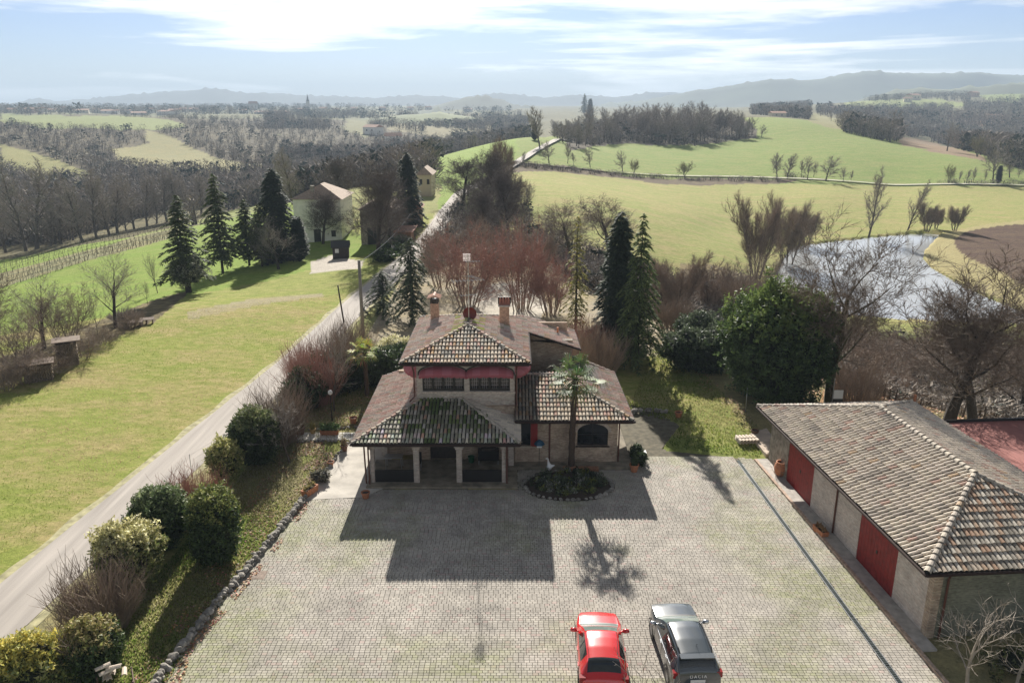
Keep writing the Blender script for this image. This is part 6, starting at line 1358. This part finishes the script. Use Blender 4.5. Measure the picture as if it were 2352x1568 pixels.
M['twig_v'] = mat('far_twigs', (1, 1, 1), .95, attr=True)
def sample(n, a0, a1, d0, d1): a = RNG.uniform(a0, a1, n); d = np.exp(RNG.uniform(math.log(d0), math.log(d1), n)); return np.c_[a*d, d]
def woods(XY):
    Z = height(XY[:, 0], XY[:, 1]); c, s = ground_colour(XY[:, 0], XY[:, 1], Z); return (np.abs(c-np.array(WOODF)).sum(1) < 1e-6), Z, c
XY = sample(13000, -.72, .1, 205, 1250); XY = XY[(XY[:, 0]/XY[:, 1] < -.0) | (XY[:, 1] > 420)]; m, Z, c = woods(XY); XY = XY[m & (Z < 4)]
stuff_forest('valley_woods', XY, RNG.uniform(6, 11, len(XY))*np.where(XY[:, 1] > 450, .66, .9), sq=1.3)
XY = sample(5200, -.30, .02, 520, 1500); XY = XY[(np.sin(XY[:, 0]*.021+2)+np.sin(XY[:, 1]*.013-XY[:, 0]*.009)+.6*np.sin(XY[:, 0]*.06+XY[:, 1]*.03)) > .35]; Z = height(XY[:, 0], XY[:, 1]); XY = XY[Z < 1]
stuff_forest('hazy_valley_copses', XY, RNG.uniform(7, 12, len(XY)), .12, sq=1.4)
XY = sample(9000, -.72, .72, 1100, 3200); k = np.sin(XY[:, 0]*.006)+np.sin(XY[:, 1]*.011+XY[:, 0]*.004) > -.1; XY = XY[k]; _, Z, c = woods(XY); XY = XY[np.abs(c-np.array((.15,.16,.09))).sum(1) < 1e-5]
stuff_forest('plateau_trees', XY, RNG.uniform(8, 17, len(XY)), .2, sq=1.3)
XY = sample(12000, .28, .72, 330, 1750); px_a, py_a = proj(XY[:, 0], XY[:, 1], height(XY[:, 0], XY[:, 1])); Z = height(XY[:, 0], XY[:, 1])
P1 = zp(4, (780,470),(1000,440),(1650,420),(2300,460),(2300,880),(1960,800),(1700,740),(1420,690),(1440,600),(1230,590),(1150,640),(900,590),(740,545)); P2 = zp(4, (1690,330),(2300,300),(2300,470),(1690,465)); P3 = zp(4, (760,310),(900,260),(1400,220),(1700,250),(1760,340),(1450,300),(1100,320)); P4 = zp(4, (60,330),(520,330),(500,460),(200,430),(60,420)); P5 = zp(4, (560,370),(1600,375),(1600,425),(560,430))
m = np.zeros(len(XY), bool)
for p in (P1, P2, P3, P4, P5): m |= inpoly(px_a, py_a, p)
bare_ = inpoly(px_a, py_a, zp(4, (1200,590),(1480,640),(1850,740),(1860,780),(1400,690),(1190,660))); m &= ~bare_
XY = XY[m]; stuff_forest('right_valley_woods', XY, RNG.uniform(7, 13, len(XY)), .08, sq=1.2)
XY = sample(5000, .0, .28, 380, 640); px_a, py_a = proj(XY[:, 0], XY[:, 1], height(XY[:, 0], XY[:, 1])); m = inpoly(px_a, py_a, poly); XY = XY[m][:900]
stuff_forest('hill_wood_undergrowth', XY, RNG.uniform(3, 8, len(XY)), .08, sq=1.6)
# scrub along the bank under the path
sb = []
for i in range(len(PATH)-1):
    for k in range(26): t = random.random(); x = PATH[i][0]+(PATH[i+1][0]-PATH[i][0])*t; y = PATH[i][1]+(PATH[i+1][1]-PATH[i][1])*t+(random.uniform(3, 10) if x < 1800 else random.uniform(-7,-2)); sb.append((x, y))
sb = [s for s in sb if s[0] < 1850 or s[0] > 2150]
sbw = np.array([tuple(ground_at(x, y))[:2] for x, y in sb]); stuff_forest('bank_scrub', sbw, RNG.uniform(1.0, 2.4, len(sbw)), 0, sq=2.2)
# tangled brush on the slopes round the pond
XY = np.c_[RNG.uniform(17, 80, 5200), RNG.uniform(46, 106, 5200)]; Z = height(XY[:, 0], XY[:, 1]); a, b = proj(XY[:, 0], XY[:, 1], Z); m = (a > 1590) & (Z > -9.2) & (Z < -.25) & ((XY[:, 0] > 18)); XY = XY[m]
stuff_forest('slope_brush', XY, RNG.uniform(.8, 2.4, len(XY)), .02, sq=2.0)
XY = sample(1600, .02, .30, 84, 135); a, b = proj(XY[:, 0], XY[:, 1], height(XY[:, 0], XY[:, 1])); m = inpoly(a, b, [(1215,520),(1300,560),(1420,600),(1560,650),(1700,640),(1760,690),(1720,760),(1500,740),(1300,640),(1210,560)]); stuff_forest('field_edge_brush', XY[m], RNG.uniform(1.5, 3.2, int(m.sum())), .04, sq=1.6)
XY = sample(2600, -.14, .05, 62, 190); a, b = proj(XY[:, 0], XY[:, 1], height(XY[:, 0], XY[:, 1])); m = inpoly(a, b, [(965,640),(985,560),(1045,470),(1090,420),(1170,400),(1215,440),(1225,520),(1200,620),(1120,640),(1100,560),(1040,600)]); stuff_forest('roadside_brush', XY[m], RNG.uniform(1.2, 3.0, int(m.sum())), .03, sq=1.6)
# leaf litter
def litter(name, polys, n, size, cols, z=.02, dens=None):
    mb = MB()
    for poly_, cnt in polys:
        xs = [p[0] for p in poly_]; ys_ = [p[1] for p in poly_]; X = RNG.uniform(min(xs), max(xs), cnt*2); Y = RNG.uniform(min(ys_), max(ys_), cnt*2); k = inpoly(X, Y, poly_); X, Y = X[k], Y[k]; Z = height(X, Y)
        for x, y, zz in zip(X, Y, Z):
            if noise.noise(Vector((x*.7, y*.7, 3))) < -.12: continue
            c = Vector((x, y, zz+z+random.random()*.03)); a = random.random()*6.28; u = Vector((math.cos(a), math.sin(a), random.uniform(-.5,.5)))*size*random.uniform(.5,1.2); v_ = Vector((-math.sin(a), math.cos(a), random.uniform(-.5,.5)))*size*.7; cc = random.choice(cols); mb.quad(c-u, c-v_, c+u, c+v_, tuple(e*random.uniform(.7,1.3) for e in cc))
    o = link(name, mb.mesh(name, M['leaf'])); o['kind'] = 'stuff'
BR = [(.36,.20,.12),(.28,.16,.10),(.45,.30,.2),(.22,.13,.08)]
litter('fallen_leaves', [(poly_world([(630,1010),(790,1016),(760,1060),(700,1130),(640,1080)]), 2600), (poly_world([(395,1568),(420,1490),(500,1400),(600,1290),(660,1215),(700,1150),(712,1160),(640,1260),(540,1380),(440,1500),(410,1590)]), 2200),
    (poly_world([(1500,790),(1560,800),(1700,930),(1760,1000),(1700,960),(1560,850)]), 2200), (poly_world([(600,1100),(640,1080),(690,1130),(560,1300),(480,1420),(400,1568),(300,1568),(420,1400)]), 1500), (poly_world([(680,960),(860,900),(870,980),(700,985)]), 1200)], 0, .06, BR)
litter('fallen_leaves_on_slope', [([(19,47),(33,46),(33,60),(19,60)], 2600)], 0, .09, [(.5,.33,.2),(.42,.25,.15),(.6,.42,.28)], .05)
# grass tufts
def tufts(name, poly_, n, s, cols, dens=-.2, ns=.5):
    xs = [p[0] for p in poly_]; ys_ = [p[1] for p in poly_]; X = RNG.uniform(min(xs), max(xs), n*2); Y = RNG.uniform(min(ys_), max(ys_), n*2); k = inpoly(X, Y, poly_); X, Y = X[k][:n], Y[k][:n]; Z = height(X, Y); n = len(X)
    a = RNG.uniform(0, 6.28, n); h = s*RNG.uniform(.5, 1.4, n); w = h*.38; ln = RNG.uniform(-.5, .5, (n, 2))*h[:, None]
    V = np.empty((n, 3, 3)); V[:, 0] = np.c_[X-np.cos(a)*w, Y-np.sin(a)*w, Z-.01]; V[:, 1] = np.c_[X+np.cos(a)*w, Y+np.sin(a)*w, Z-.01]; V[:, 2] = np.c_[X+ln[:, 0], Y+ln[:, 1], Z+h]
    me = bpy.data.meshes.new(name); me.vertices.add(n*3); me.vertices.foreach_set('co', V.ravel()); me.loops.add(n*3); me.loops.foreach_set('vertex_index', np.arange(n*3, dtype=np.int32)); me.polygons.add(n); me.polygons.foreach_set('loop_start', np.arange(n, dtype=np.int32)*3); me.update(calc_edges=True); me.materials.append(M['grass'])
    patch = np.sin(X*.45+np.sin(Y*.3)*2)*.6+np.sin(Y*.6+X*.22)*.5+np.sin(X*.13+Y*.21+1)*.9+RNG.normal(0, .5, n); ci = np.clip(((patch+2)/4*len(cols)).astype(int), 0, len(cols)-1); C = np.array(cols)[ci]*RNG.uniform(.7, 1.25, (n, 1)); at_ = me.attributes.new('Col', 'FLOAT_COLOR', 'FACE'); at_.data.foreach_set('color', np.c_[C, np.ones(n)].astype(np.float32).ravel()); o = link(name, me); o['kind'] = 'stuff'
mw = [(-62,22)]+[(p.x-1.0, p.y) for p in _rl[:11]]+[(-19,84),(-33,78),(-36.5,58),(-44,50)]
tufts('meadow_grass', mw, 80000, .06, [(.18,.25,.045),(.25,.30,.06),(.31,.33,.09),(.38,.35,.14),(.43,.35,.19),(.38,.28,.16)])
lw = poly_world([(700,1150),(690,1010),(570,1070),(440,1230),(260,1430),(150,1600),(345,1640),(440,1468),(612,1252)]); tufts('lawn_grass', lw, 30000, .09, [(.12,.19,.03),(.17,.23,.05),(.28,.27,.11),(.36,.33,.19),(.40,.36,.23)])
tufts('lawn_grass_right', poly_world([(1440,945),(1500,800),(1560,810),(1700,940),(1770,1010),(1745,1050),(1640,1040),(1525,1026),(1565,972)]), 9000, .10, [(.12,.18,.03),(.2,.24,.05),(.30,.28,.12)])
tufts('garden_grass', poly_world([(560,1060),(690,930),(860,880),(870,960),(800,1012),(700,1130),(640,1080)]), 9000, .09, [(.15,.2,.04),(.26,.26,.1),(.33,.3,.17)])
# weeds in the paving at the porch foot
# ------------------------------------------------------------------ the two cars: one lofted skin cut into body, glass and trim
def interp(xs, ys, x): return float(np.interp(x, xs, ys))
def car(name, label, loc, rz, L_, Wd, sp, paint, suv):
    r = thing(name, label, 'car', loc, rz); NS, NT = 84, 30
    def sec(s):                     # s: distance from the nose; returns the half profile, sill to roof centre
        hw = interp(*sp['hw'], s)*Wd/2; zb = interp(*sp['belt'], s); zt = interp(*sp['top'], s); tw_ = interp(*sp['tw'], s)*Wd/2; zl = interp(*sp['low'], s)
        return [(hw*.93, zl), (hw*.99, zl+.12), (hw, (zl+zb)*.5), (hw*.985, zb-.06), (hw*.955, zb), (tw_*1.0, zb+(zt-zb)*.88), (tw_*.93, zt-(zt-zb)*.03-.015), (tw_*.6, zt+.012), (0, zt+.028)]
    ts = [0, .10, .27, .42, .47, .70, .76, .88, 1.0]
    grid = np.zeros((NS+1, 2*NT+1, 3))
    for i in range(NS+1):
        s = L_*i/NS; P_ = sec(s); xs = [p[0] for p in P_]; zs = [p[1] for p in P_]
        for j in range(NT+1):
            t = j/NT; x = interp(ts, xs, t); z = interp(ts, zs, t); grid[i, j] = (-x, L_/2-s, z); grid[i, 2*NT-j] = (x, L_/2-s, z)
    g2 = grid.copy()
    for _ in range(2):
        g = g2.copy(); g2[1:-1, 1:-1] = (g[1:-1, 1:-1]*2+g[:-2, 1:-1]+g[2:, 1:-1]+g[1:-1, :-2]+g[1:-1, 2:])/6
    grid = g2; S = [L_*i/NS for i in range(NS+1)]
    def kind(i, j):
        s = (S[i]+S[i+1])/2; t = (j+.5)/NT; t = t if t <= 1 else 2-t
        ws0, ws1, rw0, rw1 = sp['ws'][0], sp['ws'][1], sp['rw'][0], sp['rw'][1]
        if t > .745:
            if ws0 < s < ws1: return 'windscreen'
            if ws0-.13 < s <= ws0: return 'cowl'
            if rw0 < s < rw1: return 'rear_window'
            return 'body'
        if .49 < t < .70:
            for a, b in sp['side']:
                lo = a; hi = b; k = (t-.49)/.21
                if lo+sp['rake']*k*(1 if a == sp['side'][0][0] else 0) < s < hi: return 'side_window'
            if sp['side'][0][0]+sp['rake']*(t-.49)/.21 < s < sp['side'][-1][1]: return 'pillar'
        return 'body'
    parts = {}
    for i in range(NS):
        for j in range(2*NT):
            k = kind(i, j); s_ = 'l' if j < NT else 'r'; key = (k, s_) if k == 'side_window' else (k, '')
            if k == 'side_window':
                for n_, (a, b) in enumerate(sp['side']):
                    if a-.01 <= (S[i]+S[i+1])/2 <= b+.01: key = (k, s_+str(n_))
            mb = parts.setdefault(key, MB()); mb.quad(*[Vector(grid[q]) for q in ((i, j), (i+1, j), (i+1, j+1), (i, j+1))])
    WSM = bpy.data.materials.get('windscreen_glass') or mat('windscreen_glass', (.17,.22,.20), .08, spec=.8, coat=.5)  # windscreen colour kept pale, a painted reflection of the sky
    GLc = bpy.data.materials.get('car_glass') or mat('car_glass', (.012,.016,.015), .05, spec=.8, coat=.5); BK = bpy.data.materials.get('black_trim') or mat('black_trim', (.012,.012,.013), .5)
    for (k, s_), mb in parts.items():
        m = paint if k == 'body' else WSM if k == 'windscreen' else (GLc if 'win' in k else BK); me = mb.mesh(k, m, True); 
        bm = __import__('bmesh').new(); bm.from_mesh(me); __import__('bmesh').ops.remove_doubles(bm, verts=bm.verts, dist=1e-4)
        if k == 'body':
            for lp in ([e for e in bm.edges if e.is_boundary and all(v.co.y > L_/2-.03 for v in e.verts)], [e for e in bm.edges if e.is_boundary and all(v.co.y < -L_/2+.03 for v in e.verts)]):
                if lp: __import__('bmesh').ops.contextual_create(bm, geom=lp)
        bm.to_mesh(me); bm.free(); me.polygons.foreach_set('use_smooth', [True]*len(me.polygons)); link(k, me, r)
    # black dashboard below the windscreen
    mb = MB(); mb.box(-Wd*.36,Wd*.36,L_/2-sp['ws'][1]+.0,L_/2-sp['ws'][0]-.05,sp['zd']-.12,sp['zd']-.05); part('dashboard', mb, BK, r, world=False)
    # wheels, arches
    for y in (L_/2-sp['axle'][0], L_/2-sp['axle'][1]):
        for sx in (-1, 1):
            c = Matrix.Translation((sx*(Wd/2-.115), y, sp['wr']))@Matrix.Rotation(PI/2, 4, 'Y'); mb = MB(); R_ = sp['wr']; mb.lathe([(R_*.62,-.11),(R_*.95,-.11),(R_,-.08),(R_,.08),(R_*.95,.11),(R_*.62,.11)], 24, c); w_ = part('wheel', mb, BK, r, world=False, smooth=True)
            mb = MB(); mb.lathe([(0,.07*sx),(R_*.5,.09*sx),(R_*.63,.10*sx)], 12, c); part('rim', mb, M['metal'], w_, world=False)
            mb = MB()
            for k in range(13): a0 = PI*k/13; a1 = PI*(k+1)/13; mb.quad(*[Vector((sx*(Wd/2+o), y+math.cos(a)*q, sp['wr']+math.sin(a)*q)) for a, q, o in ((a0, R_*1.06, .004), (a0, R_*1.26, .002), (a1, R_*1.26, .002), (a1, R_*1.06, .004))])
            part('wheel_arch', mb, BK, r, world=False)
    gi = lambda s: int(round(s/L_*NS))
    for sx in (0, 1):                                  # door seams and roof ditches
        for s in sp['seams']:
            mb = MB(); i = gi(s); pts = [Vector(grid[i, (j if sx else 2*NT-j)])*1 for j in range(1, int(.47*NT)+1)]; mb.tube([p+Vector(((-.002 if sx else .002), 0, 0)) for p in pts], .006, 4); part('door_seam', mb, BK, r, world=False)
        mb = MB(); mb.tube([Vector(grid[i, (int(.77*NT) if sx else 2*NT-int(.77*NT))])+Vector((0,0,.003)) for i in range(gi(sp['ws'][1]), gi(sp['rw'][0])+1)], .007, 4); part('roof_ditch', mb, BK, r, world=False)
        mb = MB(); mb.tube([Vector(grid[i, (int(.72*NT) if sx else 2*NT-int(.72*NT))])+Vector((0,0,.002)) for i in range(gi(.25), gi(sp['ws'][0]-.1)+1)], .005, 4); part('bonnet_seam', mb, BK, r, world=False)
    # mirrors, lamps, seams, handles, plate
    for sx in (-1, 1):
        mb = MB(); mb.lathe([(.001,-.13),(.07,-.11),(.085,0),(.07,.11),(.001,.13)], 10, Matrix.Translation((sx*(Wd/2+.10), L_/2-sp['ws'][0]-.42, sp['zm']))@Matrix.Rotation(PI/2, 4, 'Y')); mb.box(sx*(Wd/2-.06)-.06,sx*(Wd/2-.06)+.08,L_/2-sp['ws'][0]-.45,L_/2-sp['ws'][0]-.38,sp['zm']-.06,sp['zm']-.02); part('mirror', mb, sp['mirror'], r, world=False, smooth=True)
        mb = MB(); y0 = L_/2-.32; mb.box(sx*Wd*.31-.12,sx*Wd*.31+.12,y0,y0+.20,sp['zh']-.12,sp['zh']); part('headlight', mb, GLc, r, world=False)
        mb = MB(); y0 = -L_/2+.02; mb.box(sx*Wd*.42-.12,sx*Wd*.42+.10,y0,y0+.2,sp['zr']-.22,sp['zr']); part('tail_light', mb, mat('tail_lamp', (.25,.01,.01), .2) if 'tl' not in M else M['tl'], r, world=False); M['tl'] = bpy.data.materials['tail_lamp']
        for yy in sp['handles']: mb = MB(); mb.box(sx*(Wd/2-.005)-.012,sx*(Wd/2-.005)+.012,L_/2-yy-.11,L_/2-yy+.11,sp['zhd'],sp['zhd']+.03); part('door_handle', mb, sp['mirror'], r, world=False)
    return r
red = mat('red_car_paint', (.62,.012,.012), .25, coat=1.0, spec=.6); dk = mat('dark_slate_car_paint', (.03,.042,.052), .3, coat=1.0, metal=.0, spec=.6); silv = mat('bright_trim', (.55,.56,.57), .25, metal=.9)
SP1 = dict(hw=([0,.08,.2,.45,1.0,2.2,3.2,3.9,4.2],[.55,.72,.84,.93,.99,1.0,1.0,.96,.86]), belt=([0,.15,.9,1.25,2.2,3.3,4.05,4.2],[.52,.72,.86,.90,.93,.98,1.0,.84]), top=([0,.12,.5,1.0,1.2,1.7,2.2,2.6,3.1,3.75,4.05,4.2],[.60,.76,.86,.93,.96,1.24,1.42,1.45,1.44,1.36,1.03,.90]),
    tw=([0,.3,1.2,2.0,2.6,3.6,4.2],[.60,.82,.86,.70,.69,.64,.74]), low=([0,.3,4.0,4.2],[.34,.22,.24,.38]), ws=(1.16,2.12), rw=(3.62,4.02), side=[(1.72,2.58),(2.68,3.42)], rake=.42, seams=(1.5, 2.63, 3.48), zd=1.0, axle=(.85,3.42), wr=.31, zm=1.0, zh=.72, zr=.98, handles=(2.45,3.3), zhd=.84, mirror=red)
c1 = at(1383, 1420, .5); car('red_car', 'glossy red hatchback parked left of the dark SUV at the bottom of the yard', (3.28, 25.05, 0), -.043, 4.2, 1.76, SP1, red, False)
SP2 = dict(hw=([0,.08,.2,.45,1.0,2.2,3.3,4.0,4.34],[.62,.78,.89,.95,1.0,1.0,1.0,.98,.90]), belt=([0,.15,.9,1.3,2.2,3.3,4.2,4.34],[.66,.86,.98,1.02,1.05,1.10,1.12,.95]), top=([0,.12,.45,1.05,1.22,1.7,2.15,2.5,3.2,3.95,4.12,4.34],[.80,.98,1.06,1.12,1.14,1.42,1.59,1.63,1.63,1.57,1.45,1.08]),
    tw=([0,.3,1.2,2.0,2.6,3.8,4.34],[.74,.88,.88,.73,.72,.69,.76]), low=([0,.3,4.1,4.34],[.42,.30,.32,.45]), ws=(1.2,2.06), rw=(4.0,4.22), side=[(1.72,2.55),(2.65,3.40),(3.48,3.82)], rake=.40, seams=(1.5, 2.6, 3.44), zd=1.18, axle=(.86,3.53), wr=.35, zm=1.18, zh=.9, zr=1.12, handles=(2.45,3.3), zhd=1.0, mirror=silv)
sv = car('dark_suv', 'dark slate SUV with roof rails parked right of the red hatchback', (6.36, 25.25, 0), .043, 4.34, 1.80, SP2, dk, True)
for sx in (-1, 1):
    mb = MB(); mb.tube([(sx*.58, 4.34/2-2.15, 1.60), (sx*.595, 4.34/2-2.3, 1.69), (sx*.585, 4.34/2-3.7, 1.68), (sx*.56, 4.34/2-3.9, 1.58)], .022, 6); part('roof_rail', mb, bpy.data.materials['black_trim'], sv, world=False)
    mb = MB(); mb.box(sx*.87-.01,sx*.87+.01,4.34/2-3.8,4.34/2-1.75,1.055,1.075); part('window_trim', mb, silv, sv, world=False)
mb = MB(); mb.box(-.6,.6,-4.34/2+.16,-4.34/2+.42,1.55,1.60); part('spoiler', mb, dk, sv, world=False)
mb = MB(); mb.tube([(.1,-1.35,1.64),(.1,-1.5,1.78)], [.012,.004], 5); part('roof_aerial', mb, bpy.data.materials['black_trim'], sv, world=False)
cu = bpy.data.curves.new('badge', 'FONT'); cu.body = 'DACIA'; cu.size = .16; cu.extrude = .006; cu.align_x = 'CENTER'; cu.space_character = 1.35
tmp = bpy.data.objects.new('tmp', cu); COL.objects.link(tmp); bpy.context.view_layer.update(); bme = bpy.data.meshes.new_from_object(tmp.evaluated_get(bpy.context.evaluated_depsgraph_get())); bpy.data.objects.remove(tmp); bme.materials.clear(); bme.materials.append(M['white'])
bo = link('badge_lettering', bme, sv, loc=(0, -4.34/2-.025, .93)); bo.rotation_euler = (math.radians(72), 0, 0)
mb = MB(); mb.box(-.26,.26,-4.34/2-.012,-4.34/2+.0,.72,.84); part('number_plate', mb, M['white'], sv, world=False)
hz = bpy.data.materials.new('haze'); hz.use_nodes = True; t_ = hz.node_tree; t_.nodes.remove(t_.nodes['Principled BSDF'])
pv_ = t_.nodes.new('ShaderNodeVolumePrincipled'); pv_.inputs['Density'].default_value = .00024; pv_.inputs['Color'].default_value = (.66,.82,1,1); pv_.inputs['Anisotropy'].default_value = 0.0
t_.links.new(pv_.outputs[0], t_.nodes['Material Output'].inputs['Volume'])
mb = MB(); mb.box(-9000,9000,-9000,9000,-62,205); o = link('haze', mb.mesh('haze', hz)); o['kind'] = 'stuff'
